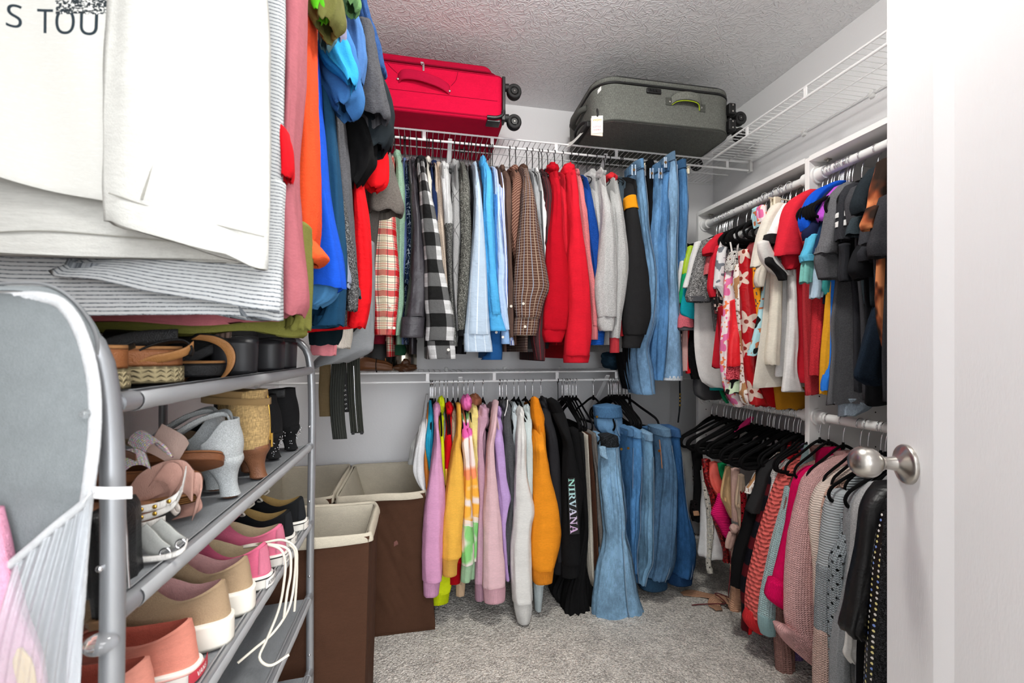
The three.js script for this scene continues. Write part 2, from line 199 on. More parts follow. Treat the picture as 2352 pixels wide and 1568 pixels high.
const pattern = {
  plaidRed: makeTex(256, (u, v) => { const w = [0.93, 0.88, 0.8], r = [0.72, 0.08, 0.11], k = [0.2, 0.2, 0.18], band = (x, a, b) => x > a && x < b ? 1 : 0; const wr = band(u, 0, 0.3) + 0.5 * band(u, 0.3, 0.36), hr = band(v, 0, 0.28) + 0.45 * band(v, 0.42, 0.48) + 0.45 * band(v, 0.54, 0.6); let c = mixc(w, r, clamp(0.62 * wr + 0.66 * hr, 0, 1)); for (const x of [0.38, 0.62, 0.9]) if (Math.abs(u - x) < 0.014) c = mixc(c, k, 0.6); for (const y of [0.34, 0.68, 0.92]) if (Math.abs(v - y) < 0.014) c = mixc(c, k, 0.5); if (band(u, 0.66, 0.86)) c = mixc(c, [0.6, 0.55, 0.42], 0.4); return c.map((x) => x * (0.95 + 0.1 * pnoise(u, v, 128, 128, 41))); }, 0.078),
  buffalo: makeTex(256, (u, v) => { const a = u < 0.5 ? 0 : 1, b = v < 0.5 ? 0 : 1, n = 0.9 + 0.2 * pnoise(u, v, 120, 120, 42); const g = a && b ? 0.09 : a || b ? 0.36 : 0.8; const m = Math.abs(v - 0.25) < 0.1 && !a ? 0.9 : 1; return g * n * m; }, [0.085, 0.105]),
  brownCheck: makeTex(256, (u, v) => { const x = frac(u * 6), y = frac(v * 6), l = x < 0.15 || y < 0.15; const two = frac(u * 3) < 0.08; return l ? (two ? [0.56, 0.6, 0.66] : [0.64, 0.57, 0.5]) : [0.32, 0.21, 0.165]; }, 0.066),
  brownStripe: makeTex(128, (u, v) => { const x = frac((u + v) * 6); return x < 0.14 ? [0.75, 0.62, 0.55] : x > 0.5 && x < 0.6 ? [0.25, 0.15, 0.12] : [0.42, 0.28, 0.23]; }, 0.085),
  blueStripe: makeTex(128, (u, v) => { const x = frac(u * 8); return x < 0.3 ? [0.2, 0.35, 0.75] : x < 0.4 ? [0.55, 0.68, 0.9] : [0.93, 0.95, 0.98]; }, 0.075),
  greyStripe: makeTex(128, (u, v) => { const x = frac(u * 3); return x < 0.35 ? [0.32, 0.33, 0.34] : x < 0.42 ? [0.6, 0.6, 0.6] : [0.85, 0.85, 0.85]; }, 0.11),
  maroonStripe: makeTex(128, (u, v) => { const x = frac(u * 4); return x < 0.1 ? [0.5, 0.12, 0.15] : [0.23, 0.15, 0.16]; }, 0.07),
  paleStripe: makeTex(128, (u, v) => { const x = frac(u * 4); return x < 0.08 ? [0.86, 0.9, 0.94] : [0.7, 0.77, 0.84]; }, 0.1),
  windowpane: makeTex(256, (u, v) => { const d = frac(u * 2 + v * 1), e = frac(u * 2 - v * 1); const n = 0.9 + 0.16 * pnoise(u, v, 120, 120, 43); return (d < 0.03 || e < 0.03 ? 0.33 : 0.6) * n; }, 0.16),
  tweed: makeTex(256, (u, v) => { const z = frac(u * 24 + Math.abs(frac(v * 8) - 0.5) * 2); return (z < 0.5 ? 0.5 : 0.3) * (0.75 + 0.6 * pnoise(u, v, 128, 128, 44)); }, 0.12),
  teeStripe: makeTex(256, (u, v) => { const y = frac(v * 16 + 0.08 * pnoise(u, v, 12, 16, 45)), n = pnoise(u, v, 90, 60, 46); return y < 0.3 ? [0.32 + 0.35 * n, 0.34 + 0.35 * n, 0.36 + 0.35 * n] : [0.8, 0.81, 0.81]; }, 0.075),
  bandana: makeTex(256, (u, v) => { const a = pnoise(u, v, 14, 14, 47), b = pnoise(u, v, 30, 30, 48); return a > 0.48 && a < 0.56 || b > 0.8 ? [0.75, 0.8, 0.85] : [0.09, 0.15, 0.26]; }, 0.16),
  redPlaid: makeTex(256, (u, v) => { const a = u < 0.4 ? 1 : 0, b = v < 0.42 ? 1 : 0; let c = a && b ? [0.8, 0.1, 0.13] : a || b ? [0.3, 0.05, 0.08] : [0.05, 0.05, 0.08]; for (const y of [0.6, 0.7, 0.8]) if (Math.abs(v - y) < 0.02 && a) c = [0.7, 0.1, 0.12]; return c; }, 0.1),
  floralPink: makeTex(256, (u, v) => { const a = pnoise(u, v, 6, 5, 49), b = pnoise(u, v, 11, 9, 50), c = pnoise(u, v, 24, 24, 51); return a > 0.6 ? [0.86, 0.14, 0.3] : b > 0.62 ? [0.9, 0.45, 0.65] : c > 0.75 ? [0.95, 0.5, 0.3] : [0.93, 0.88, 0.88]; }, 0.22),
  floralWhite: makeTex(256, (u, v) => { const a = pnoise(u, v, 12, 12, 52), b = pnoise(u, v, 26, 26, 53); return a > 0.68 ? [0.7, 0.52, 0.36] : b > 0.78 ? [0.55, 0.4, 0.35] : [0.93, 0.9, 0.87]; }, 0.2),
  leopard: makeTex(256, (u, v) => { const a = pnoise(u, v, 16, 12, 54), b = pnoise(u, v, 20, 20, 55); return a > 0.55 ? [0.06, 0.05, 0.05] : b > 0.5 ? [0.45, 0.34, 0.3] : [0.85, 0.75, 0.7]; }, 0.16),
  greyLeopard: makeTex(256, (u, v) => { const a = pnoise(u, v, 14, 12, 56); return a > 0.66 ? [0.45, 0.47, 0.5] : [0.86, 0.86, 0.86]; }, 0.16),
  flowersRed: makeTex(512, (u, v) => { let c = [0.7, 0.03, 0.08]; for (const [cx, cy, r] of [[0.25, 0.2, 0.17], [0.7, 0.55, 0.19], [0.3, 0.82, 0.14]]) { let dx = frac(u - cx + 0.5) - 0.5, dy = frac(v - cy + 0.5) - 0.5; const d = Math.hypot(dx, dy), an = Math.atan2(dy, dx); if (d < r * (0.72 + 0.28 * Math.cos(an * 5))) c = d < 0.03 ? [0.55, 0.2, 0.15] : [0.88, 0.79, 0.73]; } return c; }, 0.26),
  birds: makeTex(256, (u, v) => { const a = pnoise(u, v, 9, 9, 57), b = pnoise(u, v, 18, 18, 58); return a > 0.76 ? [0.1, 0.1, 0.1] : b > 0.82 ? [0.75, 0.45, 0.3] : [0.68, 0.84, 0.87]; }, 0.2),
  printMint: makeTex(256, (u, v) => { const a = pnoise(u, v, 10, 12, 59); return a > 0.62 ? [0.12, 0.12, 0.12] : [0.8, 0.89, 0.76]; }, 0.16),
  bleach: makeTex(256, (u, v) => { const a = pnoise(u, v, 5, 6, 60) * 0.7 + pnoise(u, v, 14, 16, 61) * 0.3; const t = clamp((a - 0.35) * 4, 0, 1); return mixc(mixc([0.16, 0.12, 0.1], [0.5, 0.25, 0.15], clamp(t * 2, 0, 1)), [0.86, 0.55, 0.36], clamp(t * 2 - 1, 0, 1)); }, 0.3),
  pinkMix: makeTex(256, (u, v) => { const a = pnoise(u, v, 30, 60, 62); return a > 0.55 ? [0.55, 0.1, 0.16] : [0.84, 0.36, 0.4]; }, 0.1),
  rhinestone: makeTex(256, (u, v) => { const i = Math.floor(u * 8), j = Math.floor(v * 8), x = frac(u * 8) - 0.5, y = frac(v * 8) - 0.5, h = cell(i, j, 8, 63); return Math.hypot(x, y) < 0.24 ? (h < 0.35 ? [0.95, 0.9, 0.62] : h < 0.55 ? [0.5, 0.62, 0.9] : [0.93, 0.92, 0.9]) : [0.02, 0.02, 0.025]; }, 0.11),
  redSequin: makeTex(256, (u, v) => { const j = Math.floor(v * 22), i = Math.floor(u * 18 + (j % 2) * 0.5), h = cell(i, j, 99, 64); return [0.28 + 0.5 * h * h, 0.02 + 0.25 * h ** 8, 0.04 + 0.2 * h ** 8]; }, 0.12),
  lace: makeTex(256, (u, v) => { const a = pnoise(u, v, 22, 22, 65), b = Math.abs(2 * pnoise(u, v, 12, 12, 66) - 1); return a > 0.3 && b > 0.12 ? 1 : 0.72; }, 0.14),
  tieDye: makeTex(512, (u, v) => { const w = 0.06 * (pnoise(u, v, 4, 7, 67) - 0.5) + 0.05 * (pnoise(u, v, 10, 16, 68) - 0.5), y = v + w, n = pnoise(u, v, 5, 9, 69) * 0.6 + pnoise(u, v, 11, 20, 70) * 0.4; const wh = [0.95, 0.9, 0.88]; let c = y > 0.8 ? [0.9, 0.4, 0.7] : y > 0.56 ? [0.97, 0.6, 0.42] : y > 0.26 ? [0.97, 0.72, 0.28] : [0.55, 0.83, 0.5]; const k = y > 0.24 && y < 0.3 ? 0.9 : clamp((n - 0.52) * 7, 0, 1); return mixc(c, wh, k); }, [0.4, 0.62]),
  camoGold: makeTex(256, (u, v) => { const a = pnoise(u, v, 20, 16, 71); return a > 0.72 ? [0.3, 0.32, 0.35] : [0.94, 0.62, 0.14]; }, 0.13),
};
const cache = new Map();
// fabric from a colour as it looks in the picture; kind picks weave, relief and roughness
const FAB = {
  jersey: { map: T.jersey, bump: T.cloth, bs: 0.0006, rough: 0.95 }, fleece: { map: T.jersey, bump: T.cloth, bs: 0.0014, rough: 1 }, heather: { map: T.heather, bump: T.cloth, bs: 0.001, rough: 1 },
  marl: { map: T.marl, bump: T.cloth, bs: 0.001, rough: 1 }, shirt: { map: T.jersey, bump: T.crumple, bs: 0.0036, rough: 0.8 }, satin: { bump: T.crumple, bs: 0.0032, rough: 0.42 }, rib: { map: T.jersey, bump: T.rib, bs: 0.0016, rough: 1 },
  fineRib: { map: T.jersey, bump: T.fineRib, bs: 0.0012, rough: 1 }, crossRib: { map: T.jersey, bump: T.crossRib, bs: 0.0022, rough: 1 }, knit: { map: T.jersey, bump: T.stitch, bs: 0.004, rough: 1 }, chunky: { map: T.jersey, bump: T.chunky, bs: 0.011, rough: 1 },
  eyelet: { map: T.jersey, bump: T.stitch, bs: 0.004, rough: 1, alpha: T.eyelet }, denim: { map: T.denim, bump: T.cloth, bs: 0.0012, rough: 0.95 }, faded: { map: T.fade, bump: T.cloth, bs: 0.0014, rough: 0.95 }, velvet: { rough: 0.75, bump: T.cloth, bs: 0.0004, sheen: 1 },
  leather: { bump: T.leather, bs: 0.0006, rough: 0.45 }, canvas: { map: T.jersey, bump: T.cloth, bs: 0.0009, rough: 0.9 }, glitter: { map: T.glitter, bump: T.cloth, bs: 0.0012, rough: 0.4 },
};
function fab(hex, kind = 'jersey', extra = {}) {
  const key = hex + kind + JSON.stringify(Object.keys(extra)) + (extra.map?.id ?? '');
  if (cache.has(key)) return cache.get(key);
  const k = FAB[kind], m = new THREE.MeshPhysicalMaterial({ color: hex, roughness: k.rough, side: THREE.DoubleSide, specularIntensity: kind === 'satin' || kind === 'leather' ? 0.8 : 0.25 });
  m.map = extra.map ?? k.map ?? null; if (k.bump) { m.bumpMap = k.bump; m.bumpScale = extra.bs ?? k.bs; } if (k.alpha) { m.alphaMap = k.alpha; m.alphaTest = 0.5; }
  if (k.sheen) { m.sheen = 0.25; m.sheenRoughness = 0.5; m.sheenColor = new THREE.Color(0x555555); }
  cache.set(key, m); return m;
}
const pat = (name, kind = 'jersey') => fab(0xffffff, kind, { map: pattern[name] });
const solid = (hex, roughness = 0.6, o = {}) => { const key = 's' + hex + roughness + JSON.stringify(o); if (!cache.has(key)) cache.set(key, new THREE.MeshPhysicalMaterial({ color: hex, roughness, side: THREE.DoubleSide, ...o })); return cache.get(key); };
const M = {
  wall: solid(0xf0f0f1, 0.85), ceiling: solid(0xf0f0f1, 0.9), trim: solid(0xf2f2f2, 0.5), melamine: solid(0xf2f1ef, 0.42), wire: solid(0xf3f3f3, 0.38), door: solid(0xf1f1f2, 0.42),
  steel: solid(0xb8b4ae, 0.28, { metalness: 1 }), chrome: solid(0xd8d8da, 0.16, { metalness: 1 }), rackTube: solid(0x9c9ea1, 0.38, { metalness: 0.55 }), blackPlastic: solid(0x121213, 0.4), blackSoft: solid(0x0d0d0e, 0.6), dark: solid(0x09090a, 0.8),
  velvet: fab(0x0b0b0c, 'velvet'), cream: solid(0xe9dfc8, 0.45), gold: solid(0xc9a14a, 0.3, { metalness: 1 }), whitePlastic: solid(0xeeeeec, 0.4), blackWire: solid(0x0c0c0d, 0.35),
  clear: solid(0xffffff, 0.06, { transmission: 0.92, thickness: 0.006, ior: 1.45 }), rubberWhite: solid(0xece8df, 0.7), rubberBlack: solid(0x1a1a1b, 0.7),
};
M.wall.bumpMap = T.paint; M.wall.bumpScale = 0.0006;
M.door.bumpMap = T.paint; M.door.bumpScale = 0.00025;

// ---------------------------------------------------------------- the setting
const XL = -0.673, XR = 1.715, DB = 2.36, DF = 0, CEIL = 2.436;
{
  // ceiling: brushed plaster, short curved ridges
  const S = 1024, h = new Float32Array(S * S), R = rng(5);
  for (let k = 0; k < 9000; k++) {
    let x = R() * S, y = R() * S, a = R() * 6.283; const bend = (R() - 0.5) * 0.09, len = 14 + R() * 34, amp = 0.25 + R() * 0.5;
    for (let s = 0; s < len; s++) { x += Math.cos(a); y += Math.sin(a); a += bend; const e = amp * Math.sin(Math.PI * s / len);
      for (let j = -2; j <= 2; j++) for (let i = -2; i <= 2; i++) { const o = ((Math.round(y) + j + S) % S) * S + (Math.round(x) + i + S) % S, w = e * Math.exp(-(i * i + j * j) / 2.2); if (w > h[o]) h[o] = w; } }
  }
  const d = new Uint8Array(S * S * 4); for (let i = 0; i < S * S; i++) { const v = 255 * clamp(h[i] + 0.1 * pnoise((i % S) / S, Math.floor(i / S) / S, 60, 60, 3), 0, 1); d[4 * i] = d[4 * i + 1] = d[4 * i + 2] = v; d[4 * i + 3] = 255; }
  const t = new THREE.DataTexture(d, S, S); t.wrapS = t.wrapT = THREE.RepeatWrapping; t.magFilter = THREE.LinearFilter; t.repeat.set(1 / 1.15, 1 / 1.15); t.needsUpdate = true;
  M.ceiling.bumpMap = t; M.ceiling.bumpScale = 0.0035;
}
M.carpet = new THREE.MeshStandardMaterial({ color: 0xe0dad1, map: T.carpet, bumpMap: T.carpetBump, bumpScale: 0.009, roughness: 1 });
const slab = (x0, x1, y0, y1, d0, d1) => boxUV(box(x1 - x0, y1 - y0, d1 - d0, (x0 + x1) / 2, (y0 + y1) / 2, -(d0 + d1) / 2));
const HX0 = -1.3, HX1 = 2.1, HD = -2.2, OPEN = [-0.26, 0.5];
structure('floor', slab(HX0 - 0.1, HX1 + 0.1, -0.1, 0, HD - 0.1, DB + 0.1), M.carpet);
structure('ceiling', slab(HX0 - 0.1, HX1 + 0.1, CEIL, CEIL + 0.1, HD - 0.1, DB + 0.1), M.ceiling);
structure('wall_back', slab(XL - 0.1, XR + 0.1, 0, CEIL, DB, DB + 0.1), M.wall);
structure('wall_left', slab(XL - 0.1, XL, 0, CEIL, 0, DB), M.wall);
structure('wall_right', slab(XR, XR + 0.1, 0, CEIL, 0, DB), M.wall);
structure('wall_front', join([slab(HX0, OPEN[0] - 0.02, 0, CEIL, -0.11, DF), slab(OPEN[1] + 0.02, HX1, 0, CEIL, -0.11, DF), slab(OPEN[0] - 0.02, OPEN[1] + 0.02, 2.05, CEIL, -0.11, DF)]), M.wall);
structure('wall_hall_left', slab(HX0 - 0.1, HX0, 0, CEIL, HD, 0), M.wall);  // unseen room behind the doorway, its white walls bounce light into the closet
structure('wall_hall_right', slab(HX1, HX1 + 0.1, 0, CEIL, HD, 0), M.wall);
structure('wall_hall_rear', slab(HX0, HX1, 0, CEIL, HD - 0.1, HD), M.wall);
structure('trim_1', join([slab(OPEN[0] - 0.02, OPEN[0], 0, 2.05, -0.11, DF), slab(OPEN[1], OPEN[1] + 0.02, 0, 2.05, -0.11, DF), slab(OPEN[0], OPEN[1], 2.03, 2.05, -0.11, DF)]), M.trim);
function skirting(name, x0, x1, d0, d1) { structure(name, join([rbox(x1 - x0, 0.08, d1 - d0, 0.003, (x0 + x1) / 2, 0.04, -(d0 + d1) / 2), rbox(Math.max(0.008, x1 - x0 - 0.006), 0.012, Math.max(0.008, d1 - d0 - 0.006), 0.003, (x0 + x1) / 2, 0.084, -(d0 + d1) / 2)]), M.trim); }
skirting('baseboard_back', XL, XR, DB - 0.013, DB);
skirting('baseboard_left', XL, XL + 0.013, 0.02, DB - 0.014);
skirting('baseboard_right', XR - 0.013, XR, 0.02, DB - 0.014);

// the closet's flush lamp (above the picture) and an unseen panel lighting the closet through the doorway
{
  const t = thing('ceiling_lamp', 'round white flush ceiling lamp in the middle of the closet ceiling', 'lamp', room(LAMP.x, CEIL, LAMP.d));
  const pan = new THREE.CylinderGeometry(0.17, 0.17, 0.025, 48).translate(0, -0.0125, 0); mesh('base', pan, M.trim, t);
  const dome = new THREE.LatheGeometry([...Array(13)].map((_, i) => { const a = i / 12 * Math.PI / 2; return new THREE.Vector2(0.16 * Math.cos(a) + 1e-4, -0.026 - 0.02 * Math.sin(a)); }), 48);
  mesh('lamp_shade', dome, new THREE.MeshStandardMaterial({ color: 0xffffff, emissive: 0xfffdf7, emissiveIntensity: 2, roughness: 0.5, side: THREE.DoubleSide }), t);
  const h = thing('ceiling_light_panel', 'unseen square flat ceiling panel lighting the closet through the doorway', 'lamp', room(UNSEEN_PANEL.x, UNSEEN_PANEL.y, UNSEEN_PANEL.d));
  mesh('frame', box(UNSEEN_PANEL.w + 0.04, 0.016, UNSEEN_PANEL.h + 0.04, 0, 0.008, 0), M.trim, h);
  mesh('diffuser', box(UNSEEN_PANEL.w, 0.006, UNSEEN_PANEL.h, 0, -0.003, 0), new THREE.MeshStandardMaterial({ color: 0xffffff, emissive: 0xffffff, emissiveIntensity: 1.5 }), h);
}
{
  const wn = new THREE.Group(); wn.name = 'window_1'; wn.position.copy(room(FILL_WINDOW.x, FILL_WINDOW.y, HD)); scene.add(wn); tag(wn, null, null, null, 'structure');  // added window out of view: frame and glowing sheet of the frontal fill
  mesh('window_frame', join([box(FILL_WINDOW.w + 0.12, 0.06, 0.03, 0, FILL_WINDOW.h / 2 + 0.03, -0.013), box(FILL_WINDOW.w + 0.12, 0.06, 0.03, 0, -FILL_WINDOW.h / 2 - 0.03, -0.013), box(0.06, FILL_WINDOW.h, 0.03, FILL_WINDOW.w / 2 + 0.03, 0, -0.013), box(0.06, FILL_WINDOW.h, 0.03, -FILL_WINDOW.w / 2 - 0.03, 0, -0.013)]), M.trim, wn);
  mesh('pane', box(FILL_WINDOW.w, FILL_WINDOW.h, 0.004, 0, 0, -0.004), new THREE.MeshStandardMaterial({ color: 0xffffff, emissive: 0xf6faff, emissiveIntensity: 2 }), wn);
}
// ---------------------------------------------------------------- door, opened into the closet on the right
{
  const latch = V3(0.817, 0, 0.643), dir = new THREE.Vector2(0.436, 0.900).normalize(), wd = 0.735, th = 0.035, rec = 0.009;
  const hinge = room(latch.x - dir.x * wd, 0, latch.z - dir.y * wd);
  const t = new THREE.Group(); t.name = 'door_1'; t.position.copy(hinge); t.rotation.y = Math.atan2(dir.y, dir.x); scene.add(t); tag(t, 'white interior door with a recessed panel and a satin nickel knob', null, null, 'structure');
  // local: x from hinge to latch, z = visible face at 0 (toward +z is out of the door toward the closet's left)... the slab lies behind it
  const s = -1; // the visible side faces local -z
  const B = (x0, x1, y0, y1, z0, z1) => box(x1 - x0, y1 - y0, z1 - z0, (x0 + x1) / 2, (y0 + y1) / 2, (z0 + z1) / 2);
  const st = 0.124, y0 = 0.008, y1 = 2.025, r0 = 0.24, r1 = 1.88;
  mesh('door_core', B(0.002, wd - 0.002, y0 + 0.002, y1 - 0.002, rec, th - rec), M.door, t);
  mesh('stile', rbox(st, y1 - y0, th, 0.0015, wd - st / 2, (y0 + y1) / 2, th / 2), M.door, t); mesh('stile', rbox(st, y1 - y0, th, 0.0015, st / 2, (y0 + y1) / 2, th / 2), M.door, t);
  mesh('rail', B(st, wd - st, y0, r0, 0, th), M.door, t); mesh('rail', B(st, wd - st, r1, y1, 0, th), M.door, t);
  // moulded edge of the recess
  const bw = 0.03, prism = (a, b, inward) => { const p = [a, b, b.clone().add(inward), a.clone().add(inward)].map((v) => v.clone()); p[2].z = p[3].z = rec + 0.0004; const g = new THREE.BufferGeometry(); g.setAttribute('position', new THREE.Float32BufferAttribute([...p[0].toArray(), ...p[1].toArray(), ...p[2].toArray(), ...p[0].toArray(), ...p[2].toArray(), ...p[3].toArray()], 3)); g.setAttribute('uv', new THREE.Float32BufferAttribute([0, 0, 1, 0, 1, 0.1, 0, 0, 1, 0.1, 0, 0.1], 2)); g.computeVertexNormals(); return g; };
  const x0 = st, x1 = wd - st;
  mesh('moulding', mergeGeometries([prism(V3(x1, r0, 0), V3(x1, r1, 0), V3(-bw, 0, 0)), prism(V3(x0, r0, 0), V3(x0, r1, 0), V3(bw, 0, 0)), prism(V3(x0, r0, 0), V3(x1, r0, 0), V3(0, bw, 0)), prism(V3(x0, r1, 0), V3(x1, r1, 0), V3(0, -bw, 0))]), new THREE.MeshStandardMaterial({ color: 0xf1f1f2, roughness: 0.4, side: THREE.DoubleSide }), t);
  // knob
  const k = new THREE.Group(); k.name = 'door_handle'; k.position.set(wd - 0.06, 0.914, 0); k.rotation.x = -Math.PI / 2; t.add(k); k.userData.label = 'satin nickel door knob on a round rose';
  const lathe = (pts, n = 48) => new THREE.LatheGeometry(pts.map(([a, b]) => new THREE.Vector2(a, b)), n);
  mesh('rose', lathe([[0.0325, 0], [0.0325, 0.004], [0.031, 0.0065], [0.026, 0.009], [0.017, 0.013], [0.012, 0.018]]), M.steel, k);
  mesh('neck', lathe([[0.012, 0.0175], [0.0105, 0.025], [0.0105, 0.034], [0.013, 0.036], [0.013, 0.038]]), M.steel, k);
  const ball = []; for (let i = 0; i <= 24; i++) { const a = Math.PI * (0.14 + 0.86 * i / 24); ball.push([0.0265 * Math.sin(a) + 1e-5, 0.060 - 0.0245 * Math.cos(a)]); } mesh('knob', lathe(ball), M.steel, k);
}
// ---------------------------------------------------------------- wire shelves
function wireShelf({ label, alongX, from, to, front, back, y, brackets, ties }) {
  const t = thing('wire_shelf', label, 'shelf');
  const P = (s, yy, c) => alongX ? room(s, yy, c) : room(c, yy, s);
  const rail = (nm, yy, c, r) => mesh(nm, cylBetween(P(from, yy, c), P(to, yy, c), r, 12), M.wire, t);
  rail('front_rail', y, front, 0.0042); rail('hanging_rail', y - 0.041, front, 0.0052); rail('back_rail', y - 0.001, back - Math.sign(back - front) * 0.012, 0.0032); rail('middle_rail', y - 0.005, (front + back) / 2, 0.003);
  const n = Math.floor((to - from) / 0.0254), w = cylBetween(P(0, y + 0.003, front - Math.sign(back - front) * 0.003), P(0, y + 0.003, back - Math.sign(back - front) * 0.008), 0.0014, 6);
  for (let i = 0; i <= n; i++) { const m = mesh('wire', w, M.wire, t); m.name = 'wire_' + String(i).padStart(3, '0'); m.position.copy(P(from + 0.012 + i * 0.0254, 0, 0)); if (alongX) m.position.z = 0; else m.position.x = 0; }
  for (const s of ties) { const a = P(s, y - 0.0205, front); mesh('tie', rbox(alongX ? 0.016 : 0.005, 0.05, alongX ? 0.005 : 0.016, 0.002, a.x, a.y, a.z, 2), M.wire, t); }
  for (const s of brackets) {
    const a = P(s, y - 0.02, front + 0.01 * Math.sign(back - front)), b = P(s, y - 0.3, back - 0.004 * Math.sign(back - front)), d = b.clone().sub(a), g = rbox(0.02, d.length(), 0.006, 0.002);
    g.applyQuaternion(new THREE.Quaternion().setFromUnitVectors(V3(0, 1, 0), d.clone().normalize())); const c = a.clone().add(b).multiplyScalar(0.5); g.translate(c.x, c.y, c.z); const br = mesh('bracket', g, M.wire, t);
    const q = new THREE.CylinderGeometry(0.003, 0.003, 0.002, 10).rotateX(Math.PI / 2).translate(a.x, a.y - 0.018, a.z + 0.002); mesh('screw', q, M.steel, br);
  }
  for (let s = from + 0.17; s < to - 0.05; s += 0.31) { const a = P(s, y, back - 0.006 * Math.sign(back - front)); mesh('wall_clip', rbox(0.018, 0.03, 0.018, 0.004, a.x, a.y, a.z, 2), M.whitePlastic, t); }
  return t;
}
const seq = (a, b, s) => { const o = []; for (let x = a; x < b; x += s) o.push(x); return o; };
wireShelf({ label: 'white wire shelf holding the suitcases along the back wall', alongX: true, from: XL + 0.01, to: XR - 0.02, front: 2.045, back: DB, y: 2.096, brackets: [0.137, 0.9], ties: seq(0.02 - 0.62, 1.66, 0.31) });
wireShelf({ label: 'lower white wire shelf on the back wall over the hoodies', alongX: true, from: XL + 0.02, to: 1.385, front: 2.045, back: DB, y: 1.005, brackets: [0.184, 0.91], ties: seq(-0.575, 1.34, 0.305) });
const sideShelf = wireShelf({ label: 'empty white wire shelf high along the right wall', alongX: false, from: 0.3, to: 2.03, front: 1.42, back: XR, y: 2.096, brackets: [], ties: seq(0.5, 2.0, 0.305) });
mesh('end_bracket', rbox(0.016, 0.065, 0.03, 0.003, XR - 0.011, 2.078, -2.045), M.whitePlastic, scene.children.find((c) => c.name === 'wire_shelf'));
mesh('end_bracket', rbox(0.016, 0.065, 0.03, 0.003, XL + 0.009, 0.985, -2.045), M.whitePlastic, scene.children.find((c) => c.name === 'wire_shelf_001'));
// ---------------------------------------------------------------- white organizer on the right wall
const ORG = { xf: 1.362, rodX: 1.40, top: 1.80, rodU: 1.734, rodL: 0.867, panels: [2.0, 1.353, 0.70] };
{
  const t = thing('closet_organizer', 'white panel organizer with two rows of hanging rods on the right wall', 'closet organizer');
  for (const d of ORG.panels) { const p = mesh('side_panel', boxUV(rbox(XR - ORG.xf - 0.004, 1.62, 0.019, 0.001, (ORG.xf + XR) / 2, 0.985, -d)), M.melamine, t);
    const holes = []; for (let y = 0.3; y < 1.7; y += 0.064) for (const x of [ORG.xf + 0.045, XR - 0.06]) holes.push(new THREE.CylinderGeometry(0.0027, 0.0027, 0.0205, 8).rotateX(Math.PI / 2).translate(x, y, -d)); mesh('peg_holes', join(holes), M.dark, p); }
  for (const [a, b] of [[2.0, 1.353], [1.353, 0.70]]) {
    mesh('top_shelf', boxUV(rbox(XR - ORG.xf - 0.002, 0.019, a - b - 0.02, 0.001, (ORG.xf + XR) / 2, ORG.top - 0.0095, -(a + b) / 2)), M.melamine, t);
    for (const y of [ORG.rodU, ORG.rodL]) {
      const r = mesh('hanging_rod', cylBetween(room(ORG.rodX, y, b + 0.012), room(ORG.rodX, y, a - 0.012), 0.0155, 20), M.whitePlastic, t);
      for (const d of [a - 0.013, b + 0.013]) mesh('rod_flange', join([new THREE.CylinderGeometry(0.031, 0.031, 0.007, 28).rotateX(Math.PI / 2).translate(ORG.rodX, y, -d), new THREE.CylinderGeometry(0.022, 0.024, 0.03, 24).rotateX(Math.PI / 2).translate(ORG.rodX, y, -(d + Math.sign((a + b) / 2 - d) * 0.015))]), M.whitePlastic, r);
    }
    for (const y of [1.70, 0.98]) mesh('back_rail', boxUV(rbox(0.014, 0.09, a - b - 0.02, 0.001, XR - 0.009, y, -(a + b) / 2)), M.melamine, t);
    for (const d of [a - 0.04, b + 0.04]) mesh('shelf_pin', join([new THREE.CylinderGeometry(0.004, 0.004, 0.012, 10).translate(ORG.xf + 0.05, ORG.top - 0.024, -d), new THREE.BoxGeometry(0.022, 0.004, 0.012).translate(ORG.xf + 0.05, ORG.top - 0.021, -d)]), M.steel, t);
  }
}

